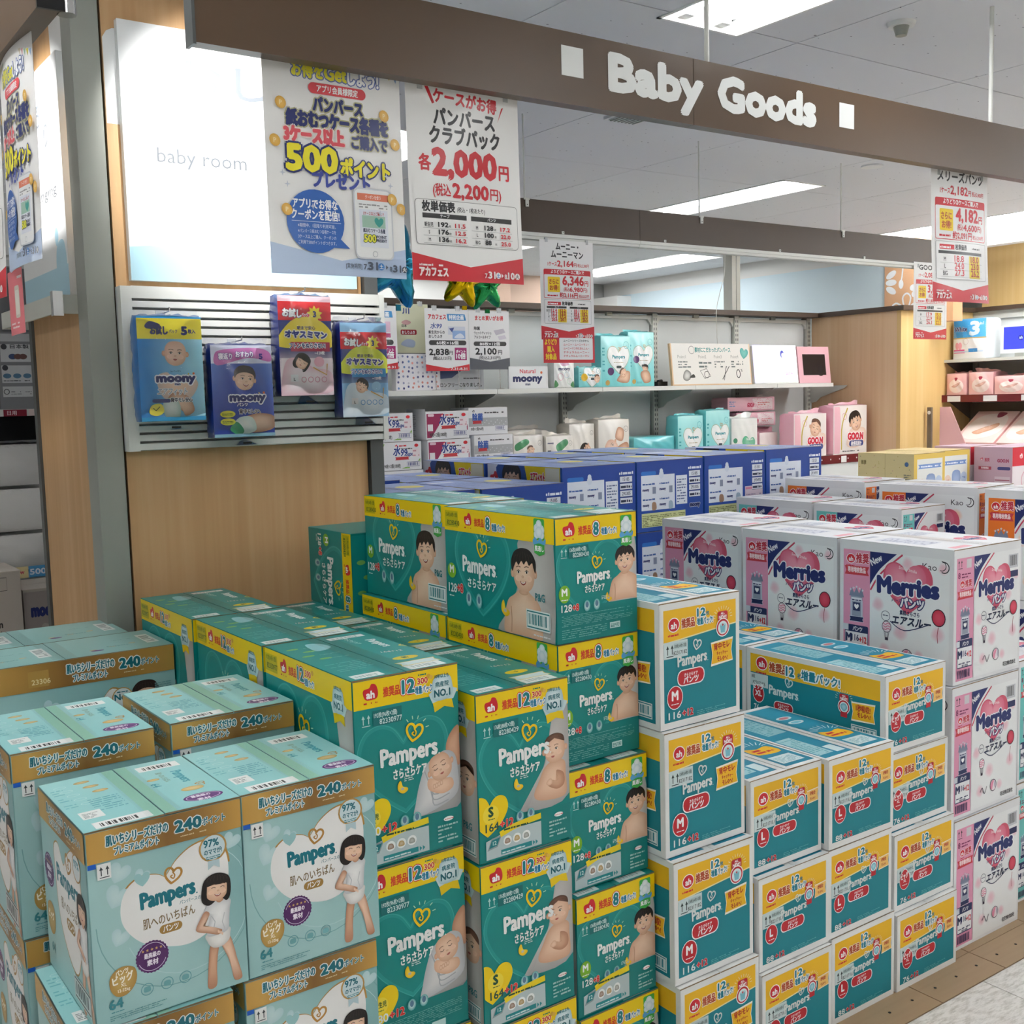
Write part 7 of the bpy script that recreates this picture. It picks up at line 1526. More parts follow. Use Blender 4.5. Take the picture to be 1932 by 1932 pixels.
def hang_pack(cv, w, h, x, z, col, side, label, rz=0, tilt=0):
    t = soft_pack('sample_pack', w, h, .055, cv, col, side, seal=False, seedn=int(x*100))
    t.location = (x, 2.830, z); t.rotation_euler = (0, tilt, radians(rz)); tag(t, label, 'nappy pack', 'sample packs hanging on the slatted board')
    # clear outer bag, with its top welded flat and hung on a hook
    b = MB(); n = 10; vs = []
    for s, yy in ((0, -.012), (1, .062)):
        for j in range(n + 1):
            for i in range(n + 1):
                u, v = i/n, j/n; k = 1 - abs(2*v - 1)**5*.9; y = .025 + (yy - .025)*k + .004*sin(7*u + 5*v + s*2)
                vs.append((-.004 + (w + .008)*u + .001*sin(9*v), y, -.022 + (h + .042)*v))
    m = (n + 1)**2; F = [(j*(n+1)+i, j*(n+1)+i+1, (j+1)*(n+1)+i+1, (j+1)*(n+1)+i) for j in range(n) for i in range(n)]
    b.add(vs, F + [tuple(m + q for q in reversed(f)) for f in F], m=M_BAG, smooth=True)
    o = link('plastic_bag', b.mesh('plastic_bag'), t); o['label'] = 'clear glossy outer bag'
    b = MB(); b.tube((w*.5, .066, h + .012), (w*.5, -.008, h + .014), .0018, 6, M_CHROME); b.tube((w*.5, -.008, h + .014), (w*.5, -.010, h + .024), .0018, 6, M_CHROME); b.box(w*.5 - .012, .06, h - .006, w*.5 + .012, .064, h + .02, M_CLEARC); link('hook', b.mesh('hook'), t)
    b = MB(); b.box(w*.5 - .012, -.0135, -.018, w*.5 + .012, -.0125, -.013, M_BLACK); link('bag_sticker', b.mesh('bag_sticker'), t)
    return t
hang_pack(hp_moony_tape(), .165, .262, .880, 1.468, '#2f9ad8', '#1d6fb8', 'blue and yellow sample pack with baby face, leftmost on the slatted board')
hang_pack(hp_moony_pants(), .168, .24, 1.066, 1.420, '#2a4fb8', '#1d3a8f', 'dark blue sample pack with pink banner and dark-haired child, second from left')
hang_pack(hp_oyasumi(False), .156, .268, 1.258, 1.525, '#e9c5d0', '#22307a', 'sample pack with red top and pale pink bottom, highest on the board')
hang_pack(hp_oyasumi(True), .146, .262, 1.440, 1.462, '#8fbfe4', '#22307a', 'sample pack with red top and light blue bottom, rightmost on the board')
# ================================================================ goods on the back shelving
DECK = 1.001; SH = 1.5665
for key, kind, w in (('Wg', 'green', .27), ('Wm', 'magenta', .30), ('Ws', 'silver', .285)):
    carton_kind(key, 'wipes_carton', w, .2 if key != 'Wm' else .22, .163, '#e3e4e6', wipes_carton(.163/w, kind), plain_side(.163/.2, '#dfe0e2', '#8b8d92'), [plain_side(.2/(w/2), '#dfe0e4', '#a5b6d8'), plain_side(.2/(w/2), '#dfe0e4', '#a5b6d8', 6)], m=M_MATTECARD)
carton_kind('Wb', 'plain_white_carton', .60, .24, .108, '#e3e4e6', plain_side(.108/.60, '#e3e4e6', '#d5d6d8'), plain_side(.108/.24, '#dfe0e2', '#c9cacc'), [None, None], m=M_MATTECARD)
put('Wb', 2.79, 5.62, DECK, 'long plain white carton under the wipes cartons')
stack(['Wg', 'Wg'], 3.035, 5.62, 'white wipes carton with green corners', 'the left wipes stack', {1: (0, 0, 0), 0: (.05, 0, 0)}, .002, z0=1.112)
put('Wb', 3.40, 5.62 + .002, DECK - .0, 'second plain white carton under the wipes cartons')
stack(['Wm', 'Wm'], 3.378, 5.60, 'white wipes carton with magenta corner', 'the middle wipes stack', {1: (0, 0, 0), 0: (.008, 0, 0)}, .002, z0=1.115)
stack(['Ws', 'Ws'], 3.69, 5.60, 'white wipes carton with silver band', 'the right wipes stack', {1: (0, .02, 0), 0: (.022, .0, 0)}, .002, z0=1.130)
_b = MB(); _b.box(0, 0, 0, .34, .24, .1285, M_MATTECARD, L('#dedfe1'))
o = link('carton_base', _b.mesh('carton_base'), None, (4.005 - .34 + .0, 5.60 - .0, DECK - .0)); bpy.data.objects.remove(o)
def natural_pack(H, kind):
    c = Cv(H); c.rect(.02, .02, .96, H - .04, '#e9e5dd')
    if kind == 'green': c.blob([(.05, H*.8), (.4, H*.92), (.5, H*.82), (.1, H*.66)], '#3f8f5c'); head(c, .55, H*.66, .12, 'thin', .3, 'open', 'smile'); c.text('moony', .5, H*.3, .1, '#1f2b6b', .1, al='c', w=.45); c.blob([(.25, H*.3), (.3, H*.38), (.33, H*.3)], '#8fa98f')
    elif kind == 'green2': c.blob([(.35, H*.78), (.7, H*.92), (.78, H*.8), (.42, H*.62)], '#3f8f5c'); head(c, .6, H*.36, .16, 'thin', .4, 'open', 'smile'); c.text('moony', .05, H*.82, .05, '#1f2b6b', .08, w=.2); c.micro(.04, H*.3, .14, H*.4, 6, '#3a3a3a', 3)
    elif kind == 'sleep': c.blob([(.3, H*.15), (.5, H*.35), (.9, H*.4), (.95, H*.1), (.6, .05)], SKIND, SKINL); head(c, .62, H*.48, .2, 'full', 1.2, 'closed', 'closed'); c.text('moony', .6, H*.1, .13, '#1f2b6b', .1, al='c', w=.62)
    else:
        c.blob([(.4, H*.3), (.6, H*.5), (.95, H*.55), (.97, H*.2), (.6, H*.15)], SKIND, SKINL); c.blob([(.5, H*.65), (.6, H*.85), (.8, H*.8), (.75, H*.6)], SKIND, SKINL); head(c, .38, H*.48, .2, 'none', 1.0, 'open', 'smile', skin='#e9bfa6', skinl='#f5d8c6'); c.text('moony', .55, H*.1, .15, '#1f2b6b', .1, al='c', w=.66)
    c.ring(.88, H*.82, .07, .01, '#9a9690'); c.micro(.85, H*.8, .06, .03, 2, '#9a9690', 3); return c
NG = 'cream moony-type packs'
for (nm, kd, x, y, w, h, d, lab) in (
    ('a', 'green', 4.015, 5.62, .225, .275, .12, 'cream pack with green tag and small baby head, beside the wipes cartons'),
    ('b', 'green2', 4.252, 5.60, .215, .262, .12, 'cream pack with slanted green tag, second of the cream packs'),
    ('c', 'sleep', 4.487, 5.66, .205, .33, .14, 'cream pack with sleeping dark-haired newborn'),
    ('d', 'awake', 4.712, 5.64, .265, .35, .15, 'largest cream pack with baby lying awake')):
    t = soft_pack('nappy_pack', w, h, d, natural_pack(h/w, kd), '#e6e1d8', '#d9d3c8', .035, len(nm) + int(x*50)); place(t, (x, y, DECK), 0, lab)
t = soft_pack('nappy_pack', .30, .30, .10, natural_pack(1.0, 'green'), '#dedad3', '#cfcac2', .03, 5); place(t, (4.12, 5.84, DECK), 0, 'cream pack lying back behind the small green-tagged packs')
def teal_pack(H, kind):
    c = Cv(H); c.grid(.01, .01, .98, H - .02, 4, 5, lambda a, q: mix('#7ed6d8', '#a9e6e6', q)); c.blob([(x*.62 + .55, y*.7 + H*.58) for x, y in heart_pts(0, 0, .62)], '#ffffff') if False else c.heart(.57, H*.55, .37, '#eef3f2', '#ffffff')
    c.heart(.57, H*.55, .385, '#b59a68', line=.012); c.text('Pampers', .57, H*.56, .085, '#16909c', .07, al='c', w=.42); heartlogo(c, .6, H*.74, .05, '#b8863c'); c.micro(.4, H*.47, .34, .04, 1, '#b5a98a', 3); c.rrect(.48, H*.36, .17, .07, .033, '#3a4a50')
    c.ring(.84, H*.82, .09, .014, '#5fb5bd'); c.micro(.8, H*.8, .08, .03, 2, '#5fb5bd', 2); c.micro(.04, H*.3, .07, H*.5, 8, '#3fa5ad', 3)
    if kind == 'girl': head(c, .82, H*.14, .13, 'bob', 0, 'open', 'smile'); c.ell(.36, H*.12, .1, None, '#57306a')
    elif kind == 'boy': head(c, .78, H*.14, .12, 'full', 0, 'open', 'smile')
    elif kind == 'tall': c.ell(.28, H*.62 - .2, .11, None, '#57306a'); head(c, .62, H*.33, .1, 'full', -.2, 'open', 'smile'); c.blob([(.5, H*.28), (.75, H*.28), (.85, H*.1), (.6, H*.06), (.45, H*.2)], SKIND, SKINL); c.ell(.2, .14, .07, None, '#c8a45a'); c.rect(.3, .08, .2, .06, '#6fc1c6')
    elif kind == 'wide': c.ell(.22, H*.5, .13, None, '#f0c020'); head(c, .78, H*.42, .13, 'thin', .2, 'open', 'smile')
    else: c.ell(.3, H*.3, .1, None, '#57306a'); c.blob([(.5, H*.12), (.75, H*.3), (.97, H*.28), (.9, H*.08)], SKIND, SKINL); head(c, .72, H*.27, .12, 'thin', .9, 'closed', 'closed'); c.ell(.2, .1, .07, None, '#c8a45a')
    return c
for (kd, x, y, z, w, h, d, lab, rz) in (
    ('x', 4.745, 5.64, SH, .255, .33, .10, 'turquoise pack with white heart standing on the upper back shelf', 0),
    ('tall', 5.015, 5.68, SH, .225, .36, .10, 'tall turquoise pack leaning beside the heart pack on the upper shelf', -2),
    ('wide', 4.54, 5.62, SH, .19, .125, .09, 'small low turquoise pack with yellow circle on the upper shelf', 0),
    ('boy', 5.385, 5.60, DECK, .24, .355, .12, 'turquoise pack with white heart on the lower deck, left one', 0),
    ('girl', 5.655, 5.60, DECK, .235, .385, .12, 'turquoise pack with white heart on the lower deck, right one', 0)):
    t = soft_pack('nappy_pack', w, h, d, teal_pack(h/w, kd), '#8edcdd', '#6fc9cc', .018, int(x*33)); place(t, (x, y, z), rz, lab)
t = soft_pack('nappy_pack', .37, .12, .22, Cv(.3), '#5fbfc6', '#7fd0d2', False, 9); place(t, (5.0, 5.62, DECK + .105), 0, 'turquoise pack lying flat on the lower deck')
c = Cv(.3); c.rect(.05, .1, .9, .06, '#a9e6e6')
t = soft_pack('nappy_pack', .37, .1, .22, c, '#8edcdd', '#7fd0d2', False, 11); place(t, (4.99, 5.61, DECK), 0, 'second flat turquoise pack below the first')
c = Cv(1.05); c.rect(.02, .02, .96, 1.0, '#eceeea'); c.heart(.62, .5, .26, '#4fae86', '#8fd0b0', rot=-.15); c.text('Pampers', .66, .62, .06, '#e9f3ee', .05, al='c', w=.26); c.text('Pure', .55, .36, .16, '#1f7a5a', .05, al='c', skew=.2, w=.34); c.ell(.12, .62, .07, None, '#3f8f6c'); c.ell(.1, .42, .06, None, '#6fb59a')
t = soft_pack('nappy_pack', .265, .32, .13, c, '#e9ece8', '#dfe4df', .04, 21); place(t, (5.91, 5.60, DECK), 0, 'white pack with green double heart on the lower deck')
def pink_pack(H, kind):
    c = Cv(H); c.rect(.02, .02, .96, H - .04, '#f0e9e4'); c.rect(.02, .02, .16, H - .04, '#f0bcc6'); c.stroke(catmull([(.4, H*.95), (.22, H*.6), (.22, H*.1)], 5, False), .03, '#c9b04a'); c.ring(.3, H*.78, .06, .01, '#e0a0a8')
    c.blob([(.35, H*.2), (.45, H*.5), (.7, H*.55), (.95, H*.5), (.95, H*.25), (.6, H*.12)], '#ecd3c2', '#f7e6da'); head(c, .62, H*.66, .17, 'thin' if kind == 1 else 'full', -.3 if kind == 1 else .3, 'closed' if kind == 1 else 'open', 'closed' if kind == 1 else 'smile')
    c.text('GOO.N', .62, H*.3, .13, '#d4243c', .1, ('#ffffff', .2), al='c', w=.48); c.rrect(.42, H*.16, .46, .11, .05, '#2b3f8a'); c.text('敏感肌設計', .65, H*.175, .07, '#fff', .04, al='c', w=.34); c.micro(.25, .05, .5, .04, 1, '#555', 3); return c
for (k, x, y, w, h, d, lab, rz) in ((1, 6.385, 5.44, .36, .315, .14, 'pink and white pack with sleeping baby, left of the two tall pink packs', 0), (2, 6.79, 5.41, .39, .365, .15, 'pink and white pack with waking baby, next to the wood end wall', 0)):
    t = soft_pack('nappy_pack', w, h, d, pink_pack(h/w, k), '#ece2de', '#f0b5c3', .04, 40 + k, top='#f0cdd5'); place(t, (x, y, 1.0255), rz, lab)
c = Cv(.62); c.rect(.02, .02, .96, .58, '#efe6e2'); c.rect(.02, .02, .2, .58, '#f0bcc6'); c.micro(.03, .1, .12, .4, 5, '#3f7fc0', 3); head(c, .5, .32, .12, 'thin', .2, 'open', 'smile'); c.text('GOO.N', .78, .36, .1, '#d4243c', .1, al='c', w=.26); c.rrect(.66, .24, .26, .08, .04, '#2b3f8a')
t = soft_pack('nappy_pack', .19, .21, .13, c, '#ece0dc', '#f0b5c3', False, 51); place(t, (6.20, 5.60, DECK), 0, 'low pink and white pack with baby portrait behind the blue cartons')
for (x, z, w, h, lab) in ((6.03, DECK + .37, .50, .10, 'pink pack lying on its side, topmost of the pink pile'), (6.12, DECK + .258, .42, .10, 'pink pack lying on its side under the topmost pink one')):
    c = Cv(h/w); c.rect(.0, .0, 1, h/w, '#eab9c6'); c.micro(.03, .04, .12, h/w - .08, 4, '#5f93c9', 3); c.rect(.5, .02, .45, h/w - .04, '#f2e6e6'); c.text('GOO.N', .38, .06, .06, '#c23a58', .08, w=.14); c.micro(.6, .08, .3, .06, 2, '#d88', 3)
    t = soft_pack('nappy_pack', w, h, .17, c, '#eab9c6', '#e3a9b8', False, int(z*99)); place(t, (x, 5.75, z), 0, lab)
t = soft_pack('nappy_pack', .42, .22, .14, Cv(.5), '#e3a9b8', '#dd9fb0', False, 77); place(t, (6.14, 5.80, 1.0255), 0, 'pink pack at the bottom of the pink pile')
# sign, screens, leaflets on the upper shelf
c = Cv(.37); c.rect(0, 0, 1, .37, '#e8e6e0'); c.ring(.25, .31, .035, .005, '#888'); c.text('素材にこだわったパンパース', .52, .293, .036, '#2f8f8a', .04, al='c', w=.46); c.heart(.93, .28, .055, '#3f9f9a', '#6fc0b5', rot=-.2)
for k, x in enumerate((.12, .38, .58, .8)):
    c.text('Point%d' % (k + 1), x, .235, .03, '#9a9a94', 0, al='c', w=.1); c.micro(x - .05, .15, .16, .07, 3 if k != 1 else 2, '#5f6a68', k + 2)
c.blob([(.12, .05), (.13, .1), (.17, .13), (.22, .1), (.21, .05), (.16, .03)], '#6a6a66', '#d9d9d4'); c.blob([(.2, .06), (.25, .09), (.27, .06)], '#2f2f2c'); c.stroke([(.34, .12), (.42, .14), (.47, .07), (.39, .05)], .006, '#333', True); c.ring(.42, .085, .03, .006, '#333')
c.stroke([(.62, .04), (.72, .16)], .008, '#444'); c.stroke([(.64, .03), (.68, .16)], .008, '#444'); c.ell(.835, .09, .028, .042, '#222'); c.ell(.835, .09, .019, .033, '#e8e6e0'); c.text('%', .87, .11, .025, '#222', .02)
t = empty('info_board', (5.375, 5.63, SH)); tag(t, 'white information board with four sketched points on the upper shelf', 'board'); b = MB(); b.box(0, 0, 0, .785, .02, .29, M_WOODP); link('board', b.mesh('board'), t); b = MB(); b.canvas(c, (.01, 0, .008), (1, 0, 0), (0, 0, 1), (0, -1, 0), .765, M_PAPER, z0=.0006); link('print', b.mesh('print'), t)
t.rotation_euler = (radians(-6), 0, 0)
M_SCREEN = print_mat('lit_screen', .3); _nt = M_SCREEN.node_tree; _bs = _nt.nodes['Principled BSDF']; _at = [n for n in _nt.nodes if n.type == 'ATTRIBUTE'][0]; _nt.links.new(_at.outputs['Color'], _bs.inputs['Emission Color']); _bs.inputs['Emission Strength'].default_value = 0.85
t = empty('display_screen', (6.20, 5.64, SH)); tag(t, 'brightly lit white advertising screen on the upper shelf', 'screen')
b = MB(); b.prism([(0, 0), (.09, 0), (.05, .275), (.03, .275)], 'X', 0, .475, M_WMETAL); link('casing', b.mesh('casing'), t)
c = Cv(.58); c.rect(0, 0, .22, .58, '#b9b4ee'); c.rect(.22, 0, .78, .58, '#f4f7ff'); c.rect(.33, .2, .55, .32, '#d6ecf8'); c.rect(.33, .2, .28, .32, '#a9ecec', '#bfeef5'); c.blob([(.62, .2), (.6, .32), (.66, .4), (.72, .36), (.74, .2)], '#cfd5f2'); c.ell(.67, .44, .045, .06, '#3a3f8f'); c.ell(.685, .42, .03, .04, '#e6d6e6'); c.text('GOO.N', .72, .11, .05, '#b848c8', .06, w=.16)
b = MB(); b.canvas(c, (.0, .001, .012), (1, 0, 0), (0, .108, .994), (0, -.994, .108), .47, M_SCREEN, z0=.001); link('lit_panel', b.mesh('lit_panel'), t); t.children[-1]['label'] = 'lit screen picture'
t = empty('display_screen', (6.69, 5.64, SH)); tag(t, 'pink-framed dark tablet screen at the shelf end', 'screen'); b = MB(); b.prism([(0, 0), (.09, 0), (.05, .275), (.03, .275)], 'X', 0, .36, mat('pink_plastic', '#e8b5be', .4)); link('casing', b.mesh('casing'), t)
b = MB(); q = Cv(.7); q.rect(.14, .14, .72, .44, '#15151c'); q.blob([(.62, .14), (.64, .3), (.7, .36), (.74, .3), (.76, .14)], '#22222c'); b.canvas(q, (0, .001, .01), (1, 0, 0), (0, .108, .994), (0, -.994, .108), .36, print_mat('dark_glass', .08, .6), z0=.001); link('screen', b.mesh('screen'), t)
c = Cv(.48); c.rect(0, 0, 1, .48, '#eef0f0'); c.text('Natural', .5, .33, .09, '#d4505c', .04, al='c', w=.42); c.text('moony', .5, .15, .15, '#16245c', .1, al='c', w=.78); c.text('man', .5, .06, .06, '#16245c', .05, al='c'); c.ell(.88, .34, .03, None, '#e0703a')
t = empty('brand_card', (4.0, 5.63, SH)); tag(t, 'white card with navy and red lettering on the upper shelf', 'card'); b = MB(); b.box(0, 0, 0, .30, .012, .135, M_PAPER, L('#e9eaea')); link('card', b.mesh('card'), t); b = MB(); b.canvas(c, (.003, 0, .002), (1, 0, 0), (0, 0, 1), (0, -1, 0), .28, M_PAPER, z0=.0006); link('print', b.mesh('print'), t)
c = Cv(1.05); c.rect(0, 0, 1, 1.05, '#eef0ee'); c.blob([(.3, 1.0), (.6, 1.03), (.75, .9), (.4, .85)], '#c99ab5'); c.text('moony', .5, .68, .13, '#16245c', .08, al='c', w=.55); c.ring(.3, .42, .13, .02, '#e8b5c5'); c.ring(.6, .5, .12, .02, '#b5cfe0'); c.ring(.75, .25, .12, .02, '#b5d6c0'); c.blob([(.0, .0), (.05, .3), (.2, .1)], '#4f8f5c'); c.blob([(1, .0), (.95, .25), (.8, .08)], '#4f8f5c')
t = soft_pack('nappy_pack', .16, .165, .07, c, '#eceeec', '#dfe3df', .012, 61); place(t, (4.342, 5.62, SH), 0, 'small white pack with rings beside the lettered card')
c = Cv(.72); c.rect(0, 0, 1, .72, '#eceaee'); rr = random.Random(4)
for j in range(7):
    for i in range(9): c.ell(.06 + .11*i + rr.uniform(-.02, .02), .06 + .1*j + rr.uniform(-.02, .02), .024, None, rr.choice(('#3a3f78', '#8f94b5', '#d98a80', '#6f8fc0', '#c9c5cf', '#5a5f90')), n=10)
t = empty('dotted_pack', (3.228, 5.665, SH)); tag(t, 'glossy white pack with coloured dots on the upper shelf', 'pack'); b = MB(); b.box(0, 0, 0, .30, .05, .212, M_FILM, L('#e6e4e8')); link('body', b.mesh('body'), t)
b = MB(); b.canvas(c, (.002, 0, .001), (1, 0, 0), (0, 0, 1), (0, -1, 0), .292, M_FILM, z0=.0006); link('print', b.mesh('print'), t)
b = MB(); b.box(0, 0, .2125, .31, .055, .2165, M_POSTD); o = link('lid_edge', b.mesh('lid_edge'), t)
c = Cv(.4); c.rect(0, 0, 1, .4, '#c9cbcf'); c.poly([(0, .4), (.6, .4), (.3, .22), (0, .2)], '#3a4a78'); c.text('ロンフリーになりました。', .5, .06, .06, '#333', .04, al='c', w=.9); c.micro(.55, .2, .4, .04, 1, '#444', 3)
t = empty('leaflet_card', (3.545, 5.72, SH)); tag(t, 'grey leaflet with a line of writing below the 2,838 yen poster', 'card'); b = MB(); b.box(0, 0, 0, .33, .008, .15, M_PAPER, L('#c9cbcf')); link('card', b.mesh('card'), t); b = MB(); b.canvas(c, (0, 0, .0), (1, 0, 0), (0, 0, 1), (0, -1, 0), .33, M_PAPER, z0=.0006); link('print', b.mesh('print'), t)
b = MB(); b.box(0, 0, 0, .09, .05, .03, M_BLACK); b.tube((.02, .02, .03), (.07, .04, .035), .012, 8, M_BLACK); o = link('power_adapter', b.mesh('power_adapter'), None, (5.30, 5.70, SH)); tag(o, 'black power adapter beside the information board', 'adapter')
# ================================================================ right shelving (faces the camera's left)
RX = 8.2
t = empty('side_shelving', (RX, 5.165, 0)); tag(t, 'ivory shelving along the right wall with pink packs', 'shelving')
b = MB(); b.box(0, -2.6, 0, .06, -.0, 2.09, M_GPANEL); link('back_sheet', b.mesh('back_sheet'), t)
b = MB(); b.box(-.02, -2.6, 2.03, 0, .0, 2.09, M_WMETAL); link('top_frame', b.mesh('top_frame'), t)
for k, y in enumerate((-.03, -.93, -1.83)):
    b = MB(); b.box(-.03, y - .02, 0, 0, y + .02, 2.05, M_GMETAL); o = link('upright', b.mesh('upright'), t)
for (z, d_, col) in ((1.718, .40, M_GMETAL), (1.443, .42, M_GMETAL), (1.01, .62, M_GMETAL)):
    b = MB(); b.box(-d_, -2.6, z - .022, 0, -.001, z, col); link('shelf_board', b.mesh('shelf_board'), t)
    for y in (-.008, -.93): b = MB(); b.prism([(-d_ + .02, z - .022), (0, z - .022), (0, z - .2), (-.05, z - .19), (-d_*.75, z - .06)], 'Y', y - .002, y + .002, M_DARKMETAL); link('shelf_bracket', b.mesh('shelf_bracket'), t)
b = MB(); b.box(-.425, -2.6, 1.392, -.42, -.0, 1.448, M_RAIL)
for k in range(8): b.box(-.427, -.16 - .3*k, 1.397, -.425, -.05 - .3*k, 1.44, M_WHITE)
link('price_rail', b.mesh('price_rail'), t)
b = MB(); b.box(-.05, -2.6, 1.02, -.03, 0, 1.38, M_DARKMETAL); link('dark_back', b.mesh('dark_back'), t)
for (x, y, lab) in ((7.60, 5.10, 'left'), (7.60, 4.32, 'right')):
    b = MB(); b.box(-.055, 0, 0, -.035, .035, 1.36, M_DARKMETAL); b.tube((-.0551, .0175, 1.32), (-.057, .0175, 1.32), .014, 12, M_WHITE)
    o = link('sign_post', b.mesh('sign_post'), None, (x, y, .0)); tag(o, 'dark upright sign post with a white disc, %s one before the right shelves' % lab, 'sign post')
b = MB(); b.prism([(5.09, 1.02), (5.09, 1.36), (5.0, 1.36), (4.86, 1.06), (4.86, 1.02)], 'X', 7.64, 7.645, mat('pink_board', '#e9b8bb', .5)); o = link('side_board', b.mesh('side_board')); tag(o, 'pink side board beside the left sign post', 'board')
c = Cv(1.12); c.rect(.0, .0, 1, 1.12, '#f1f2f4'); c.grid(.01, .58, .98, .52, 4, 3, lambda a, q: mix('#2f9ae0', '#58b8ee', a)); c.rect(.0, .555, 1, .03, '#c9b070'); c.text('White', .05, .76, .13, '#ffffff', .08, w=.4); c.text('White', .05, .76, .13, '#16307a', .05, w=.4); c.text('3', .55, .66, .36, '#dcecf8', .08, w=.25); c.text('in1', .82, .92, .08, '#dcecf8', .06)
c.rect(.02, .16, .36, .1, '#e0559a'); c.rrect(.02, .18, .9, .04, .02, '#cfe0f2'); c.rect(.5, .18, .26, .1, '#3f8fd0'); c.ell(.14, .36, .06, .1, '#f0a9bf'); c.ell(.24, .36, .06, .1, '#f0a9bf'); c.ring(.42, .47, .08, .01, '#d8c9cf')
t = soft_pack('paper_pack', .275, .30, .2, c, '#eef1f4', '#e3e9ee', .0101, 71, top='#4fb0ea'); place(t, (7.86, 5.125, 1.7195), -90, 'blue and white paper pack with numeral 3 on the top right shelf', 'paper pack')
t = empty('display_screen', (7.95, 4.79, 1.7195)); tag(t, 'white tablet with a blue screen on the top right shelf', 'screen'); b = MB(); b.box(0, -.36, .03, .02, 0, .235, M_WHITE); b.box(-.01, -.24, 0, .05, -.12, .03, M_POST); link('casing', b.mesh('casing'), t)
c = Cv(.62); c.rect(.07, .08, .86, .46, '#2b35b8'); c.ell(.45, .31, .06, .055, '#1d2370'); c.text('ah', .45, .285, .06, '#8f9ae8', .05, al='c'); b = MB(); b.canvas(c, (0, 0, .03), (0, -1, 0), (0, 0, 1), (-1, 0, 0), .36, M_SCREEN, z0=.001); link('screen', b.mesh('screen'), t)
def rosy(H): 
    c = Cv(H); c.rect(.03, .02, .94, H - .05, '#eeb9b6'); c.ell(.52, H*.42, .36, H*.32, '#f4e0d8'); c.blob([(.3, H*.4), (.5, H*.36), (.7, H*.5), (.74, H*.6), (.5, H*.5)], '#cf9c90', '#e5b9aa'); c.blob([(.45, H*.8), (.6, H*.8), (.58, H*.7), (.5, H*.66)], '#a8324a'); return c
for k, (y, w, h) in enumerate(((5.148, .168, .165), (4.96, .20, .17), (4.75, .26, .135), (4.48, .26, .14))):
    t = soft_pack('wipes_pack', w, h, .2, rosy(h/w), '#efbdb9', '#e8aeb0', .03 if k < 2 else .02, 80 + k); place(t, (7.815, y, 1.4445), -90, 'pale pink pack with heart on the middle right shelf, %s' % ('nearest the wood wall', 'second from the wood wall', 'third, wider one', 'at the picture edge')[k], 'pink pack')
def lying(H):
    c = Cv(H); c.rect(.02, .02, .96, H - .04, '#f2cfc9'); c.blob([(.12, H*.2), (.1, H*.7), (.4, H*.9), (.85, H*.8), (.9, H*.3), (.5, H*.1)], '#f6e9e2'); c.blob([(.3, H*.3), (.5, H*.45), (.75, H*.6), (.78, H*.45), (.5, H*.25)], '#cf9c80', '#e8bda2'); c.blob([(.55, H*.95), (.75, H*.93), (.7, H*.8), (.6, H*.78)], '#8a2440'); return c
for k, (y, w) in enumerate(((5.0, .34), (4.64, .32))):
    t = soft_pack('nappy_pack', w, .42, .085, lying(.42/w), '#f2cfc9', '#eeb9b6', False, 90 + k); place(t, (7.66, y, 1.092), 0, 'pink pack sloping back on the low right shelf, %s' % ('left one' if k == 0 else 'right one'), tilt=(radians(-58), 0, radians(-90)))
t = soft_pack('nappy_pack', .22, .1, .16, rosy(.45), '#f0a9ae', '#eeb0b6', False, 95); place(t, (7.68, 4.31, 1.012), -90, 'small pink pack beside the right sign post', tilt=(0, 0, radians(-90)))
t = soft_pack('nappy_pack', .22, .09, .16, rosy(.4), '#f0a9ae', '#eeb0b6', False, 96); place(t, (7.68, 4.31, 1.116), -90, 'small pink pack on top of the one by the right sign post', tilt=(0, 0, radians(-90)))
# ================================================================ shelf seen at the far left, behind the pillar
t = empty('left_shelving', (.2, 4.3, 0)); tag(t, 'grey shelving with bedding at the far left behind the pillar', 'shelving')
b = MB(); b.box(0, .5, 0, 1.3, .53, 2.1, M_GPANEL); link('back_sheet', b.mesh('back_sheet'), t)
for z in (1.489, .903): b = MB(); b.box(0, .02, z - .002, 1.3, .5, z + .014, M_GMETAL); b.box(0, -.0, z - .0, 1.3, .02, z + .02, M_WMETAL); link('shelf_board', b.mesh('shelf_board'), t)
b = MB(); b.box(0, .03, 1.40, 1.3, .5, 1.487, M_BLACK); link('underside_shade', b.mesh('underside_shade'), t)  # black block stands in for the shade in the gap under the upper shelf
b = MB(); b.box(.0, -.32, .0, 1.3, .5, .70, M_GPANEL); link('base_unit', b.mesh('base_unit'), t)
c = Cv(.06, None); c.rect(0, 0, 1, .018, '#dcdcd8'); c.rect(.5, .0, .06, .018, '#8a1c34'); c.text('日用', .51, .004, .01, '#f0d9dd', .02); c.rect(.565, 0, .06, .018, '#ecd9d6')
b = MB(); b.canvas(c, (0, 0, 1.487), (1, 0, 0), (0, 0, 1), (0, -1, 0), 1.3, M_PAPER, z0=.001); link('price_rail', b.mesh('price_rail'), t)
c = Cv(.06, None); c.rect(.49, 0, .045, .032, '#f2e0a8'); c.text('New', .495, .012, .012, '#d43a5c', .03, w=.03); c.rect(.537, 0, .05, .032, '#4f9fd6'); c.text('500', .54, .008, .016, '#f6f6ff', .06, w=.042)
b = MB(); b.canvas(c, (0, 0, .903), (1, 0, 0), (0, 0, 1), (0, -1, 0), 1.3, M_PAPER, z0=.001); link('price_cards', b.mesh('price_cards'), t)
def bedding(name, x, z, w, h, col, label, seedn, dark=False):
    t = soft_pack(name, w, h, .25, Cv(h/w), col, col, False, seedn); t.location = (x, 4.35, z); tag(t, label, 'bedding')
    b = MB(); return t
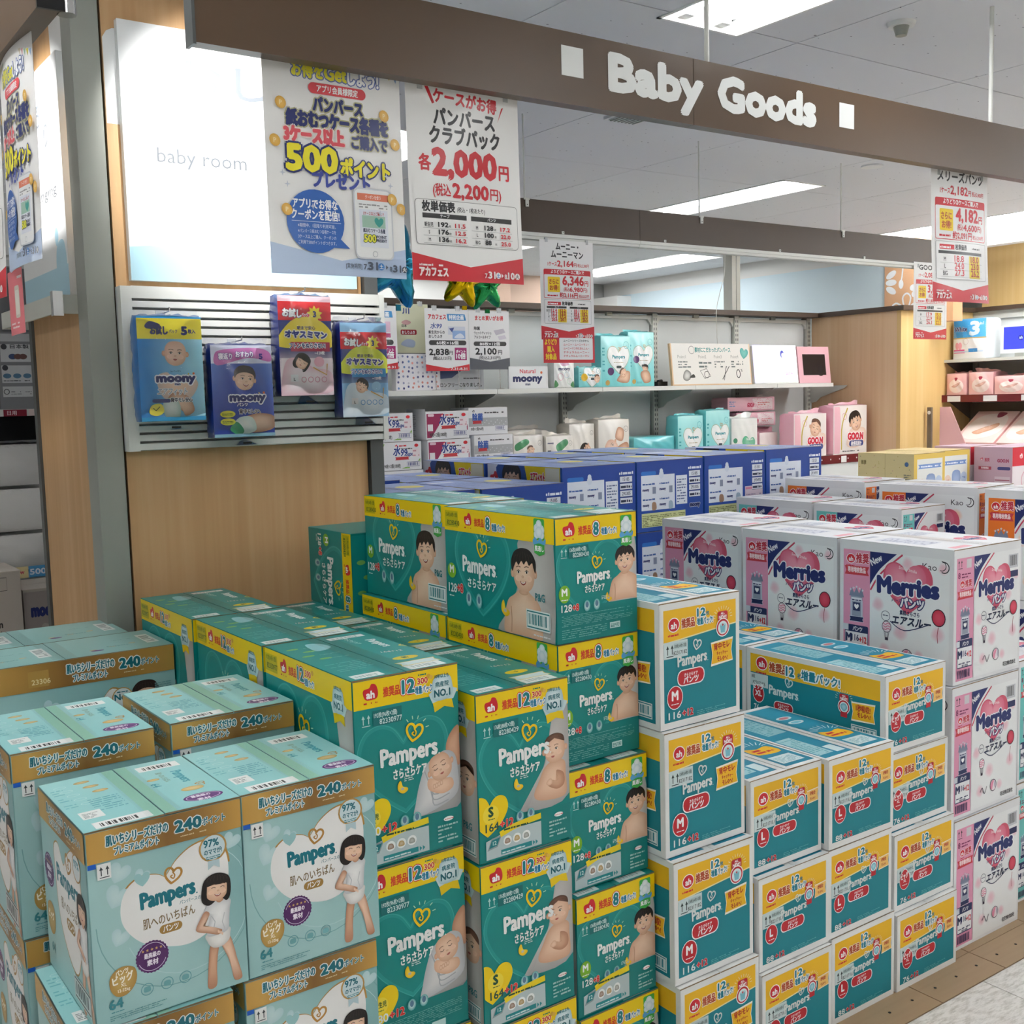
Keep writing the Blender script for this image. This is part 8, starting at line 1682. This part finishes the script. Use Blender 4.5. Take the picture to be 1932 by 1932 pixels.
bedding('pillow_pack', .62, .926, .42, .13, '#dcdbd8', 'white wrapped bedding pack at the bottom of the left shelf', 101); bedding('pillow_pack', .60, 1.07, .44, .152, '#e3e2df', 'white wrapped bedding pack in the middle of the left shelf', 102); bedding('pillow_pack', .60, 1.236, .42, .148, '#d9d8d6', 'white wrapped bedding pack at the top of the left shelf', 103)
t = soft_pack('mattress_pack', .40, .50, .16, Cv(1.25), '#7d7e82', '#6f7074', False, 104); t.location = (.60, 4.355, 1.512); tag(t, 'grey plastic-wrapped bedding with white information card', 'bedding')
c = Cv(2.2); c.rect(0, 0, 1, 2.2, '#8f9094'); c.rect(.08, 1.35, .84, .5, '#d9dadc'); c.rect(.08, .75, .84, .5, '#d9dadc'); c.rect(.08, .35, .84, .3, '#d9dadc'); c.rect(.08, 1.93, .84, .22, '#d0d1d4'); c.ell(.18, 1.78, .08, None, '#4a4b50'); c.ell(.18, 1.18, .08, None, '#4a4b50'); c.ring(.18, .5, .07, .02, '#4a4b50')
c.text('日本製', .35, 1.74, .09, '#4a4b50', .04, w=.5)
for k in range(3): c.ell(.22 + .27*k, .95, .11, .07, '#5f86a8'); c.ell(.4 + .14*k, 1.5, .11, .08, '#7a5a55' if k else '#4f5f86')
c.micro(.12, .8, .7, .05, 1, '#4a4b50', 3); c.micro(.3, .42, .55, .12, 2, '#9a9ba0', 5)
b = MB(); b.canvas(c, (.25, -.022, .0), (1, 0, 0), (0, 0, 1), (0, -1, 0), .125, M_FILM, z0=.002); link('information_card', b.mesh('information_card'), t)
for nm, cv, x, z, w, h, lab in (('brown_carton', kraft_face(1.15), .595, .555, .212, .235, 'grey-brown carton with a printed serial number at the far left'), ('small_carton', kraft_moony(.9), .818, .555, .15, .20, 'small grey-brown carton with navy lettering by the pillar')):
    t = empty(nm, (x, 4.0 if w > .2 else 4.03, 0)); tag(t, lab, 'carton'); b = MB(); b.box(0, 0, .0, w, .06, .0, M_MATTECARD)
    b = MB(); zz = .702; hh = .268 if w > .2 else .195
    b.box(0, 0, zz, w, .25, zz + hh, M_MATTECARD, L('#b3aaa0')); b.canvas(cv, (0, 0, zz), (1, 0, 0), (0, 0, 1), (0, -1, 0), w*.98, M_MATTECARD) if False else None
    k = hh/(cv.h*w); b.canvas(cv, (.002, 0, zz + .001), (1, 0, 0), (0, 0, k*.98), (0, -1, 0), w*.98, M_MATTECARD); link('carton_body', b.mesh('carton_body'), t)
    b = MB(); b.box(-.002, -.002, zz + hh, w + .002, .125, zz + hh + .003, M_MATTECARD, L('#c2b9ae')); b.box(-.002, .127, zz + hh, w + .002, .252, zz + hh + .003, M_MATTECARD, L('#c2b9ae')); link('flap', b.mesh('flap'), t)
b = MB(); b.box(.5, 4.2, 0, 1.2, 4.31, .70, M_GPANEL); b.box(.5, 4.2, .70, .868, 4.5, .7285, M_GPANEL) if False else None
o = link('shelf_plinth', b.mesh('shelf_plinth')); bpy.data.objects.remove(o)
